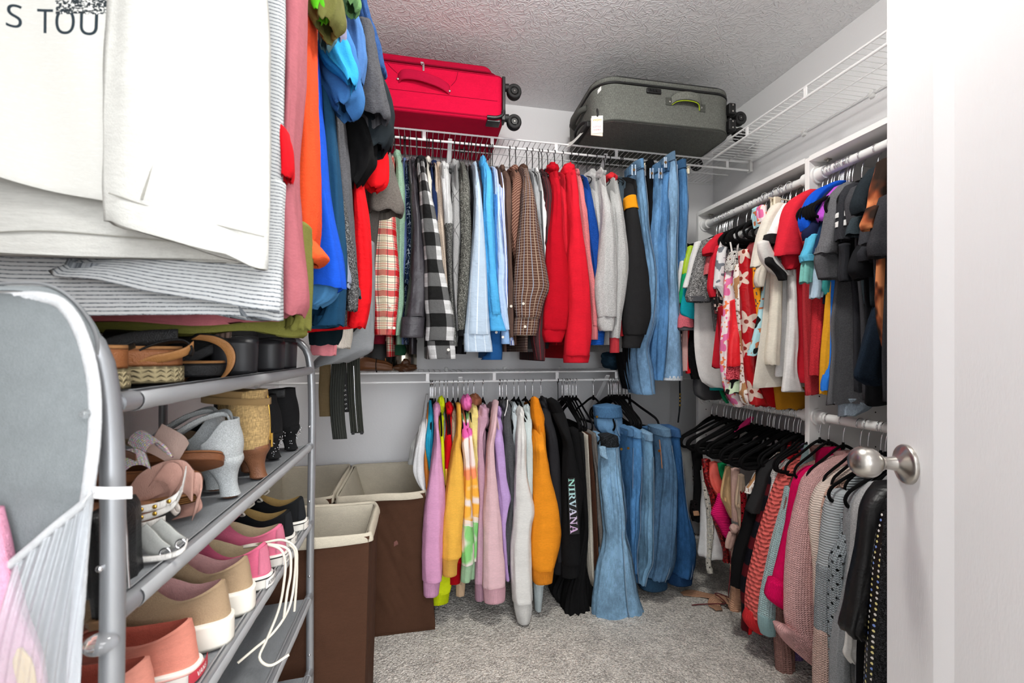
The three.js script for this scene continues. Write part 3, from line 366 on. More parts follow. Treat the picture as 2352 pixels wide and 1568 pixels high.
// ---------------------------------------------------------------- hangers
const hookPts = (R, drop) => [V3(0, -drop, 0), V3(0, -drop * 0.62, 0), V3(R * 0.35, -R * 1.25, 0), V3(R, -R * 0.3, 0), V3(R * 0.72, R * 0.7, 0), V3(0, R, 0), V3(-R * 0.72, R * 0.7, 0), V3(-R, 0, 0), V3(-R * 0.86, -R * 0.5, 0)];
const flat = (g, kz) => g.scale(1, 1, kz);
const HANGER = {
  velvet: { hook: tube(hookPts(0.0185, 0.088), 0.0019, 26, 6), body: (() => {
      const p = []; for (const s of [1, -1]) { const h = [[0.012, -0.084], [0.05, -0.096], [0.11, -0.124], [0.17, -0.15], [0.2, -0.166], [0.212, -0.184], [0.204, -0.203], [0.18, -0.209], [0.1, -0.207], [0.03, -0.206]]; if (s < 0) h.reverse(); for (const [x, y] of h) p.push(V3(s * x, y, 0)); }
      return mergeGeometries([clean(flat(tube(p, 0.0062, 96, 8, true), 0.55)), clean(flat(new THREE.CylinderGeometry(0.006, 0.011, 0.024, 12).translate(0, -0.082, 0), 0.5))]); })(), hm: 'chrome', bm: 'velvet' },
  wire: { hook: tube(hookPts(0.0115, 0.1), 0.0024, 26, 6), body: mergeGeometries([clean(tube([V3(0.0, -0.1, 0), V3(0.06, -0.118, 0), V3(0.19, -0.168, 0), V3(0.205, -0.182, 0), V3(0.19, -0.19, 0), V3(0, -0.19, 0), V3(-0.19, -0.19, 0), V3(-0.205, -0.182, 0), V3(-0.19, -0.168, 0), V3(-0.06, -0.118, 0)], 0.0028, 70, 6, true))]), hm: 'blackWire', bm: 'blackWire' },
  clip: { hook: tube(hookPts(0.0125, 0.07), 0.0018, 26, 6), body: mergeGeometries([clean(tube([V3(-0.16, -0.075, 0), V3(0.16, -0.075, 0)], 0.0028, 6, 8)), ...[-0.13, 0.13].flatMap((x) => [clean(rbox(0.03, 0.034, 0.008, 0.003, x, -0.088, 0.007)), clean(rbox(0.03, 0.034, 0.008, 0.003, x, -0.088, -0.007)), clean(new THREE.CylinderGeometry(0.008, 0.008, 0.02, 12).rotateX(Math.PI / 2).translate(x, -0.078, 0))])]), hm: 'chrome', bm: 'cream' },
};
HANGER.silver = { ...HANGER.velvet, hook: tube(hookPts(0.0115, 0.088), 0.0017, 26, 6) };
HANGER.wire.body.scale(0.74, 0.92, 1).translate(0, -0.006, 0);
HANGER.slim = { ...HANGER.velvet, body: HANGER.velvet.body.clone().scale(0.72, 0.9, 1).translate(0, -0.008, 0) };
const hangerProto = {};
function hanger(kind, pos, turn, label, group) {
  let root = hangerProto[kind];
  if (!root) { const h = HANGER[kind]; root = hangerProto[kind] = new THREE.Group(); root.name = 'clothes_hanger'; mesh('hook', h.hook, M[h.hm], root); mesh('arms', h.body, M[h.bm], root); }
  const o = root.clone(); o.name = numbered('clothes_hanger'); o.position.copy(pos); o.rotation.y = turn; scene.add(o);
  return tag(o, label, 'hanger', group);
}
// ---------------------------------------------------------------- garments
// moves a group's origin to the foot of what it holds
function settle(t) {
  const b = new THREE.Box3(); t.traverse((o) => { if (o.isMesh) { o.geometry.computeBoundingBox(); b.union(o.geometry.boundingBox); } });
  const p = V3((b.min.x + b.max.x) / 2, b.min.y, (b.min.z + b.max.z) / 2); t.position.copy(p);
  t.traverse((o) => { if (o.isMesh) o.geometry.translate(-p.x, -p.y, -p.z); }); return t;
}
// a cloth tube read as "y left right" pixel rows on the plane of depth D; b = half thickness along the depth of the room
function strip(parent, name, mat, D, rows, { b = 0.026, dz, ...o } = {}) {
  const R = (typeof rows === 'string' ? rowsOf(rows) : rows).map(([y, l, r, d], i) => { const dd = d ?? (dz ? D + (dz[i] ?? 0) : D), L = atD(l, y, dd), Q = atD(r, y, dd); return { x: (L.x + Q.x) / 2, y: L.y, z: -dd, a: Math.max((Q.x - L.x) / 2, 0.0009), b: Array.isArray(b) ? b[Math.min(i, b.length - 1)] : b }; });
  return mesh(name, loft(R, { seed: hash(parent.name + name + parent.children.length) % 97, ...o }), mat, parent);
}
function pxLump(parent, name, mat, D, x, y, w, h, depth = 0.03, amt = 0.22) { const c = atD(x, y, D), k = ray(x, y), s = D / k.d / FOCAL; return mesh(name, lump(c, w * s / 2, h * s / 2, depth, hash(name + x + y) % 50, amt), mat, parent); }
const BACK = {
  U: { rodD: 2.045, rodY: 2.055, neck: 0.108, hem: 1.13, Df: 1.80, hanger: 'wire', where: 'on the upper back rod' },
  L: { rodD: 2.045, rodY: 0.964, neck: 0.098, hem: 0.42, Df: 1.78, hanger: 'silver', where: 'on the lower back rod' },
};
const shortOf = (n) => n;
function G(rowKey, name, n, cat, mat, hook, rows, o = {}) {
  const row = BACK[rowKey], Df = (o.f ?? 0) + row.Df, t = thing(name, n + ' hanging ' + row.where, cat), R = rowsOf(rows);
  const hookAt = atD(hook, (HORIZON - (row.rodY - EYE) * FOCAL / 2.05), row.rodD), X0 = hookAt.x;
  const isShirt = !o.pants, dz = R.map((_, i) => (isShirt ? (i === 0 ? 0.17 : i === 1 ? 0.06 : 0) : 0));
  const sm = o.sleeve ?? mat;
  strip(t, o.pants ? 'leg' : 'sleeve', sm, Df, R, { dz, b: o.b ?? (isShirt ? 0.027 : 0.09), n: o.pants ? 44 : 26, m: Math.max(18, R.length * 5), freq: o.pants ? 4.2 : 2.4, run: o.pants ? 1.8 : 3.2, fold: o.pants ? (o.fold ?? 0.011) * 1.5 : o.fold ?? 0.0075, crease: o.crease ?? (o.pants ? 0.002 : 0.0017), hemWave: 0.004 });
  if (o.cuff) strip(t, 'cuff', o.cm ?? mat, Df - 0.001, o.cuff, { b: (o.b ?? 0.027) * 0.82, m: 8, n: 26, fold: 0.003, cap: false });
  if (o.low) strip(t, 'lower_sleeve', o.lm, Df, o.low, { b: (o.b ?? 0.027) * 0.96, m: 18, fold: 0.004 });
  if (o.hood) { const [x, y, w, h] = o.hood; pxLump(t, 'hood', o.hm ?? mat, Df + 0.13, x, y, w, h, 0.055, 0.3); }
  if (o.collar) { const [x, y, w, h] = o.collar; pxLump(t, 'collar', o.colm ?? mat, Df + 0.15, x, y, w, h, 0.05, 0.16); }
  for (const [x, y] of o.btn ?? []) { const c = atD(x, y, Df - (o.b ?? 0.027) - 0.002); mesh('button', new THREE.CylinderGeometry(0.0055, 0.0055, 0.003, 14).rotateX(Math.PI / 2).translate(c.x, c.y, c.z), o.bm ?? solid(0xd9d2c4, 0.3), t); }
  for (const [nm, mt, rr, bb, dd] of o.more ?? []) strip(t, nm, mt, Df + (dd ?? 0), rr, { b: bb ?? 0.02, m: 12 });
  if (/jeans/.test(name)) { // top stitched seam down the leg, waistband with loops
    const bb = o.b ?? 0.09, q = o.seam ?? 0.62, line = (k, dx) => tube(R.filter((_, i) => i > 0).map(([y, l, r]) => { const p = atD(lerp(l, r, k), y, Df); const a = (atD(r, y, Df).x - atD(l, y, Df).x) / 2, e = Math.abs(2 * k - 1) ** 2.3; return V3(p.x + dx * Math.min(1, a / 0.02), p.y, p.z + bb * (1 - e) ** (1 / 2.3) + 0.001); }), 0.0011, 60, 5);
    const dk = new THREE.Color(mat.color).multiplyScalar(0.55).getHex(), lt = new THREE.Color(mat.color).lerp(new THREE.Color(0xffffff), 0.35).getHex();
    mesh('seam', line(q, 0), fab(dk, 'denim'), t); mesh('seam', line(q, 0.0042), fab(lt, 'denim'), t);
    if (rowKey === 'U') { const [y, l, r] = R[0], [, l2, r2] = R[1]; strip(t, 'waistband', fab(dk, 'denim'), Df - 0.004, [[y - 1, l - 1, r + 1], [y + 9, l - 1.5, r + 1.5], [y + 19, lerp(l, l2, 0.7) - 1.5, lerp(r, r2, 0.7) + 1.5]], { b: bb * 1.02, m: 10, n: 24, fold: 0.006, cap: false, crease: 0.002 });
      for (const k of [0.25, 0.7]) { const x = lerp(l, r, k); strip(t, 'belt_loop', fab(lt, 'denim'), Df - 0.004 - bb * 1.0, [[y - 2, x - 1.6, x + 1.6], [y + 10, x - 1.6, x + 1.6], [y + 22, x - 1.4, x + 1.8]], { b: 0.0025, m: 6, n: 10 }); }
      const c = atD(lerp(l, r, 0.5), y + 10, Df - 0.006 - bb); mesh('button', new THREE.CylinderGeometry(0.006, 0.006, 0.004, 14).rotateX(Math.PI / 2).translate(c.x, c.y, c.z), solid(0x9a7a55, 0.35, { metalness: 1 }), t); }
  }
  if (isShirt && !o.bare) {
    const hem = o.hem ?? row.hem, neckY = row.rodY - row.neck, P = R.map(([y, l, r]) => atD((l + r) / 2, y, Df));
    const xs = (y) => { if (y >= P[0].y) return lerp(X0, P[0].x, 0.6); for (let i = 0; i + 1 < P.length; i++) if (P[i + 1].y <= y) return lerp(P[i].x, P[i + 1].x, (P[i].y - y) / (P[i].y - P[i + 1].y)); return P[P.length - 1].x; };
    const f0 = -(Df + 0.03), r0 = -2.30, rows2 = [];
    for (const [dy, f, r] of [[0, 0.12, 0.12], [0.02, 0.4, 0.4], [0.05, 0.75, 0.75], [0.09, 0.98, 0.98], [0.25, 1, 1], [0.5, 1, 1], [0.75, 1, 1], [1, 1, 1]]) {
      const y = dy < 0.2 ? neckY - dy : lerp(neckY - 0.09, hem, (dy - 0.1) / 0.9), zf = lerp(-row.rodD, f0, f), zr = lerp(-row.rodD, r0, r), xf = lerp(X0, xs(y), 0.55);
      rows2.push({ x: xf, y, z: (zf + zr) / 2, a: o.thick ?? lerp(0.006, 0.014, clamp(dy * 4, 0, 1)), b: (zf - zr) / 2 });
    }
    mesh('body', loft(rows2, { n: 28, m: 22, fold: 0.006, freq: 3.2, run: 2, seed: hash(n) % 89, exp: 2.6 }), o.body ?? mat, t);
  }
  settle(t);
  if (o.hang !== null) { const k = o.hang ?? row.hanger; hanger(k, room(X0, row.rodY + (k === 'wire' ? -0.004 : -0.004), row.rodD), Math.PI / 2 + ((hash(n) % 13) - 6) * 0.012, (k === 'clip' ? 'silver hook and cream clips' : k === 'wire' ? 'black wire hanger' : 'black velvet hanger') + ' holding the ' + n.replace(/ (with|beside|behind|squeezed|tucked|by|on|in) .*/, (m) => (m.length > 40 ? '' : m)), row.where.replace('on the ', 'hangers of the ')); }
  return t;
}
// ---------------------------------------------------------------- upper back rod, left to right
{
  const shirt = (h) => fab(h, 'shirt'), jersey = (h) => fab(h, 'jersey'), fleece = (h) => fab(h, 'fleece'), rib = (h) => fab(h, 'fineRib');
  G('U', 'flannel_shirt', 'red and white plaid flannel shirt', 'shirt', pat('plaidRed', 'shirt'), 906.5, '372 893 903; 400 884 903; 482 868 907; 540 861 911; 610 854 917; 660 853 917; 705 857 915; 728 858 912', { f: -0.02, b: 0.034, crease: 0.0016, cuff: '722 857 912; 745 858 910; 769 860 908', btn: [[894, 752], [905, 753], [896, 702]], hem: 1.08 });
  G('U', 'sweatshirt', 'plain red sweatshirt squeezed beside the plaid flannel', 'sweatshirt', fleece(0xc41a26), 891, '376 892 900; 410 884 896; 520 866 880; 640 862 876; 745 900 916; 770 903 917', { f: 0.07 });
  G('U', 'dress_shirt', 'mint green knit shirt', 'shirt', fab(0xa5cbb0, 'heather'), 920, '353 905 920; 388 911 926; 470 909 928; 540 908 927; 610 908 926; 660 908 928; 690 909 929; 735 909 924; 770 908 918', { f: 0.035, collar: [913, 360, 18, 26] });
  G('U', 'casual_shirt', 'periwinkle blue shirt', 'shirt', fab(0x6c80b4, 'heather'), 928, '367 925 934; 420 926 936; 520 925 936; 600 923 934; 660 918 928', { f: 0.06 });
  G('U', 'casual_shirt', 'navy bandana print shirt', 'shirt', pat('bandana'), 931, '372 933 943; 430 934 944; 520 936 947; 570 936 947; 620 931 943; 653 930 941', { f: 0.045 });
  G('U', 'dress_shirt', 'charcoal satin shirt with a turned back cuff', 'shirt', fab(0x39363b, 'satin'), 940, '370 943 956; 420 944 959; 480 946 965; 540 946 972; 610 942 976; 665 938 977; 728 930 976', { b: 0.032, cuff: '728 922 977; 752 920 974; 775 919 972', collar: [948, 376, 14, 24], hem: 1.09 });
  G('U', 'flannel_shirt', 'black and grey buffalo plaid flannel shirt', 'shirt', pat('buffalo', 'shirt'), 957.6, '364 962 974; 400 965 978; 440 966 988; 500 968 1002; 560 972 1012; 610 976 1017; 655 976 1028; 705 977 1038; 740 980 1043; 782 977 1043', { f: -0.02, b: 0.038, cuff: '783 980 1044; 805 983 1046; 824 986 1047', collar: [967, 374, 26, 26], colm: fab(0x1c1c1e), hem: 1.07, btn: [[1030, 803]] });
  G('U', 'dress_shirt', 'ivory white shirt', 'shirt', shirt(0xe6e0d4), 980.5, '369 977 990; 410 980 991; 440 984 991; 500 990 996', { f: 0.05, collar: [983, 374, 15, 22] });
  G('U', 'polo_shirt', 'navy blue polo shirt', 'shirt', jersey(0x1c2a50), 985.6, '372 990 1004; 430 990 1005; 480 993 1005; 540 999 1006; 620 1004 1010', { f: 0.05 });
  G('U', 'sweater', 'oatmeal cream sweater', 'sweater', fab(0xe6d2bf, 'heather'), 994.6, '376 1001 1013; 430 1004 1017; 520 1006 1019; 610 1014 1027; 650 1020 1029; 700 1024 1030', { f: 0.035 });
  G('U', 'henley_shirt', 'white cable knit henley with marled lower sleeves', 'shirt', fab(0xe4e4e4, 'rib'), 1011.8, '377 1010 1027; 410 1014 1034; 460 1018 1036; 517 1021 1040', { f: 0.01, low: '515 1021 1040; 560 1025 1039; 610 1027 1039; 700 1033 1042; 795 1040 1050', lm: fab(0x8f8f8c, 'marl'), hood: [1019, 388, 22, 26] });
  G('U', 'hoodie', 'grey hoodie with thin windowpane lines', 'hoodie', pat('windowpane', 'fleece'), 1044, '385 1036 1054; 440 1037 1058; 520 1037 1059; 610 1038 1054; 655 1040 1053; 700 1043 1051; 760 1048 1054', { f: 0.012, hood: [1042, 384, 26, 26] });
  G('U', 'sweater', 'grey marled quarter zip sweater', 'sweater', fab(0x9a9a92, 'marl'), 1056, '377 1054 1067; 420 1056 1077; 480 1058 1080; 540 1059 1081; 610 1056 1079; 660 1051 1076; 720 1048 1069; 757 1050 1066', { b: 0.03, cuff: '755 1051 1066; 772 1052 1065', cm: fab(0x232325, 'fineRib') });
  G('U', 'sweater', 'grey tweed sweater tucked behind the marled one', 'sweater', pat('tweed', 'fleece'), 1067, '382 1066 1076; 430 1070 1079; 490 1073 1080; 600 1076 1081', { f: 0.05 });
  G('U', 'sweater', 'thin black sweater beside the tweed one', 'sweater', jersey(0x17171a), 1076, '386 1075 1088; 430 1078 1090; 480 1080 1091; 600 1081 1090; 720 1062 1070; 812 1046 1060', { f: 0.05, hem: 1.09 });
  G('U', 'dress_shirt', 'pale grey blue pinstripe dress shirt', 'shirt', pat('paleStripe', 'shirt'), 1083, '384 1085 1095; 430 1089 1102; 480 1089 1108; 540 1086 1113; 610 1080 1118; 700 1072 1122; 768 1066 1126', { f: -0.015, b: 0.034, fold: 0.004, crease: 0, cuff: '766 1065 1126; 788 1065 1130; 808 1066 1132', collar: [1089, 386, 12, 22] });
  G('U', 'casual_shirt', 'dark slate shirt behind the pinstripe dress shirt', 'shirt', shirt(0x45424b), 1093, '376 1092 1103; 420 1097 1109; 470 1102 1110; 560 1106 1112', { f: 0.05, collar: [1097, 384, 12, 24] });
  G('U', 'dress_shirt', 'bright sky blue dress shirt', 'shirt', shirt(0x53aee6), 1103, '372 1104 1116; 405 1111 1128; 480 1109 1131; 540 1110 1135; 610 1116 1138; 660 1119 1143; 722 1124 1150', { f: -0.005, b: 0.032, crease: 0.0018, cuff: '718 1122 1150; 740 1124 1157; 760 1126 1163', collar: [1108, 378, 16, 36] });
  G('U', 'dress_shirt', 'medium blue shirt with a navy inner cuff', 'shirt', shirt(0x3f7cbd), 1115, '390 1124 1134; 440 1130 1142; 480 1130 1143; 610 1135 1144; 700 1138 1150; 765 1128 1150', { f: 0.03, cuff: '762 1124 1150; 806 1120 1153; 826 1105 1152', cm: fab(0x1e4f86), btn: [[1140, 763]], hem: 1.07 });
  G('U', 'dress_shirt', 'light blue oxford shirt', 'shirt', shirt(0xb8d0ee), 1123, '388 1131 1144; 440 1138 1146; 520 1139 1150; 560 1140 1154; 610 1142 1160; 660 1141 1159; 720 1146 1166; 757 1150 1170', { f: 0.012, cuff: '755 1150 1170; 790 1151 1171', cm: shirt(0x8fb3df), btn: [[1155, 774]] });
  G('U', 'dress_shirt', 'white dress shirt with royal blue stripes', 'shirt', pat('blueStripe', 'shirt'), 1126.6, '389 1137 1153; 425 1143 1158; 480 1146 1159; 610 1157 1166; 660 1157 1166; 740 1164 1172; 782 1170 1178', { f: 0.022, cuff: '780 1170 1179; 793 1171 1180' });
  G('U', 'dress_shirt', 'plain dark brown shirt', 'shirt', shirt(0x5b463d), 1131, '392 1148 1160; 415 1157 1172; 480 1158 1174; 540 1161 1172; 610 1163 1175; 660 1163 1178; 712 1164 1180; 776 1168 1180', { f: 0.008, collar: [1151, 394, 16, 24], btn: [[1174, 703]], hem: 1.1 });
  G('U', 'dress_shirt', 'brown diagonal striped shirt', 'shirt', pat('brownStripe', 'shirt'), 1170.6, '391 1172 1190; 412 1177 1198; 480 1173 1198; 520 1172 1193; 570 1176 1188; 605 1182 1189; 700 1178 1188', { f: 0.02, collar: [1180, 394, 24, 24] });
  G('U', 'dress_shirt', 'brown and white checked shirt', 'shirt', pat('brownCheck', 'shirt'), 1184.6, '387 1193 1208; 412 1200 1216; 450 1198 1227; 500 1194 1233; 540 1190 1239; 580 1187 1247; 610 1184 1254; 640 1182 1260; 660 1181 1262; 690 1180 1250; 730 1184 1239', { f: -0.025, b: 0.04, crease: 0.002, cuff: '727 1183 1238; 750 1181 1236; 770 1180 1232', collar: [1200, 393, 22, 26], colm: shirt(0x4d372d), btn: [[1202, 697], [1206, 750]], hem: 1.1 });
  G('U', 'casual_shirt', 'plain light grey shirt', 'shirt', shirt(0xa9abae), 1210, '398 1216 1228; 440 1226 1236; 480 1230 1242; 540 1238 1247; 620 1244 1252; 740 1236 1242; 788 1225 1240', { f: 0.03, collar: [1221, 400, 14, 20], hem: 1.1 });
  G('U', 'casual_shirt', 'grey and white wide striped shirt', 'shirt', pat('greyStripe', 'shirt'), 1223, '396 1226 1238; 440 1235 1251; 480 1237 1252; 540 1241 1252; 620 1246 1254', { f: 0.02, collar: [1229, 400, 16, 22] });
  G('U', 'dress_shirt', 'dark maroon striped shirt', 'shirt', pat('maroonStripe', 'shirt'), 1238, '398 1237 1248; 415 1246 1259; 450 1252 1267; 480 1249 1268; 540 1248 1262; 610 1250 1258; 760 1220 1252; 826 1228 1250', { f: 0.012, collar: [1240, 402, 12, 22], hem: 1.06 });
  G('U', 'casual_shirt', 'black shirt beside the maroon one', 'shirt', shirt(0x1b1b1c), 1245, '398 1246 1259; 440 1256 1268; 480 1258 1270; 600 1258 1268; 800 1200 1260', { f: 0.045, collar: [1250, 402, 14, 20], hem: 1.1 });
  G('U', 'hoodie', 'dark red fleece hoodie', 'hoodie', fleece(0xb90d20), 1258, '388 1256 1278; 420 1264 1282; 450 1268 1284; 500 1264 1288; 540 1258 1292; 610 1254 1303; 660 1254 1306; 720 1247 1304; 757 1245 1300', { f: -0.012, b: 0.042, hood: [1267, 392, 26, 32], cuff: '755 1245 1299; 770 1245 1295; 786 1250 1288' });
  G('U', 'hoodie', 'cherry red hoodie squeezed between two other red hoodies', 'hoodie', fleece(0xcc1f30), 1274, '408 1282 1298; 440 1283 1304; 480 1288 1306; 520 1288 1307; 600 1293 1306; 700 1298 1306', { f: 0.012, hood: [1289, 418, 26, 34] });
  G('U', 'hoodie', 'bright red fleece hoodie with the tallest hood', 'hoodie', fleece(0xd91c2e), 1292.4, '388 1295 1318; 420 1302 1322; 480 1304 1329; 540 1305 1338; 610 1301 1346; 660 1303 1352; 720 1305 1356; 765 1298 1357; 816 1294 1354', { f: -0.025, b: 0.045, hood: [1304, 396, 28, 40], cuff: '815 1294 1354; 833 1296 1349', cm: rib(0xd91c2e), hem: 1.07 });
  G('U', 'sweatshirt', 'salmon pink sweatshirt', 'sweatshirt', fab(0xf28d90, 'heather'), 1311.5, '399 1317 1328; 425 1323 1337; 480 1329 1344; 540 1335 1351; 610 1345 1360; 660 1351 1368; 748 1356 1373', { f: 0.02, cuff: '745 1356 1373; 780 1357 1372', cm: rib(0xee8a8e), hood: [1320, 402, 14, 22] });
  G('U', 'sweater', 'royal blue sweater', 'sweater', fab(0x1c4ea6, 'heather'), 1327, '409 1334 1347; 440 1340 1354; 480 1343 1362; 540 1346 1374; 610 1356 1376; 700 1358 1380; 765 1358 1387', { f: 0.03, cuff: '762 1357 1388; 792 1357 1386', cm: fab(0x1b57b4, 'crossRib') });
  G('U', 'hoodie', 'light heather grey hoodie with a thick rolled hood', 'hoodie', fab(0xcccccb, 'heather'), 1348, '400 1352 1372; 440 1358 1374; 480 1362 1376; 540 1370 1382; 600 1376 1388', { f: 0.035, hood: [1359, 412, 38, 38] });
  G('U', 'sweatshirt', 'light heather grey sweatshirt with wide grey cuffs', 'sweatshirt', fab(0xd4d4d3, 'heather'), 1369, '400 1370 1386; 440 1376 1390; 480 1381 1402; 540 1378 1411; 610 1373 1414; 660 1367 1415; 728 1372 1412', { f: -0.015, b: 0.036, cuff: '724 1372 1412; 745 1373 1410; 760 1378 1407', hood: [1377, 405, 20, 28] });
  G('U', 'hoodie', 'light grey hoodie with red lining and red cuffs', 'hoodie', fab(0xd0d0cf, 'heather'), 1389, '405 1394 1416; 450 1400 1421; 480 1404 1427; 540 1409 1436; 575 1410 1440; 610 1410 1440; 660 1410 1437; 720 1406 1427; 776 1401 1422', { f: 0.006, b: 0.032, hood: [1402, 411, 28, 22], hm: fleece(0xe1343c), cuff: '774 1402 1420; 810 1402 1420', cm: rib(0xd8434c) });
  G('U', 'raglan_shirt', 'grey raglan shirt with a wide red cuff band', 'shirt', fab(0xc9c9c8, 'heather'), 1400, '412 1405 1416; 480 1412 1424; 560 1416 1430; 660 1420 1436; 736 1420 1436', { f: 0.05, cuff: '735 1421 1434; 772 1421 1433', cm: rib(0xd5373f), hem: 1.1 });
  G('U', 'sweatshirt', 'slate blue sweatshirt', 'sweatshirt', fab(0x4c5b66, 'heather'), 1424.4, '410 1411 1430; 440 1419 1435; 480 1426 1438; 540 1432 1442; 620 1436 1444', { f: 0.045, hem: 1.14 });
  G('U', 'track_jacket', 'black track jacket with a yellow shoulder band', 'jacket', fab(0x262627, 'fleece'), 1428.5, '419 1434 1451; 440 1434 1454; 480 1437 1461; 540 1438 1471; 610 1441 1484; 660 1435 1490; 718 1431 1493; 768 1434 1481', { b: 0.038, cuff: '765 1436 1480; 785 1432 1472; 799 1430 1468', more: [['yellow_band', fab(0xf2a01d, 'fleece'), '453 1435.5 1456.5; 468 1435.5 1459; 482 1436 1462', 0.041]], fold: 0.004 });
  // trousers on clip hangers
  const jn = (n, hex, hook, rows, o = {}) => G('U', 'jeans', n, 'jeans', fab(hex, o.kind ?? 'faded'), hook, rows, { pants: true, hang: 'clip', b: 0.075, fold: 0.009, crease: 0.0016, f: 0.1, ...o });
  jn('light washed jeans with the longest frayed legs', 0x7fa9d0, 1454, '380 1448 1464; 405 1450 1466; 450 1452 1473; 480 1456 1475; 540 1462 1478; 610 1470 1492; 660 1472 1496; 740 1455 1495; 800 1441 1480; 850 1443 1490; 903 1453 1495', { more: [['waistband', fab(0x6f9cc8, 'denim'), '380 1447 1464; 392 1447 1465; 402 1448 1466', 0.085]] });
  jn('black jeans falling behind the light washed pair', 0x18181a, 1481, '381 1471 1487; 410 1473 1490; 440 1474 1493; 480 1474 1491; 540 1473 1485; 610 1474 1486; 720 1450 1478; 800 1424 1450; 850 1430 1452; 893 1440 1458', { kind: 'denim', f: 0.15 });
  jn('medium blue jeans with a twisted waistband', 0x6f9fce, 1463, '388 1490 1504; 410 1491 1508; 435 1491 1510; 480 1490 1508; 540 1485 1509; 610 1484 1505; 700 1486 1506; 800 1494 1512', { f: 0.11 });
  jn('blue jeans with a stitched side seam', 0x5d90c4, 1506.8, '388 1510 1524; 420 1506 1523; 450 1502 1520; 500 1500 1522; 560 1497 1520; 620 1498 1522; 700 1500 1523; 800 1491 1518; 872 1490 1508', { f: 0.09 });
  jn('pale blue jeans hung by one high waist corner', 0x8db4d8, 1536, '363 1524 1533; 380 1522 1535; 400 1521 1539; 440 1518 1545; 500 1520 1544; 560 1521 1541; 610 1521 1540; 700 1520 1547; 780 1518 1551; 866 1513 1557', { f: 0.07, more: [['frayed_hem', fab(0xdfe8f1, 'denim'), '862 1513 1557; 872 1512 1558', 0.079]] });
  jn('darker blue jeans at the right end', 0x5688ba, 1543, '380 1541 1561; 410 1542 1563; 450 1543 1564; 520 1542 1564; 580 1540 1563; 640 1542 1562; 700 1545 1558; 760 1547 1555', { f: 0.09 });
}
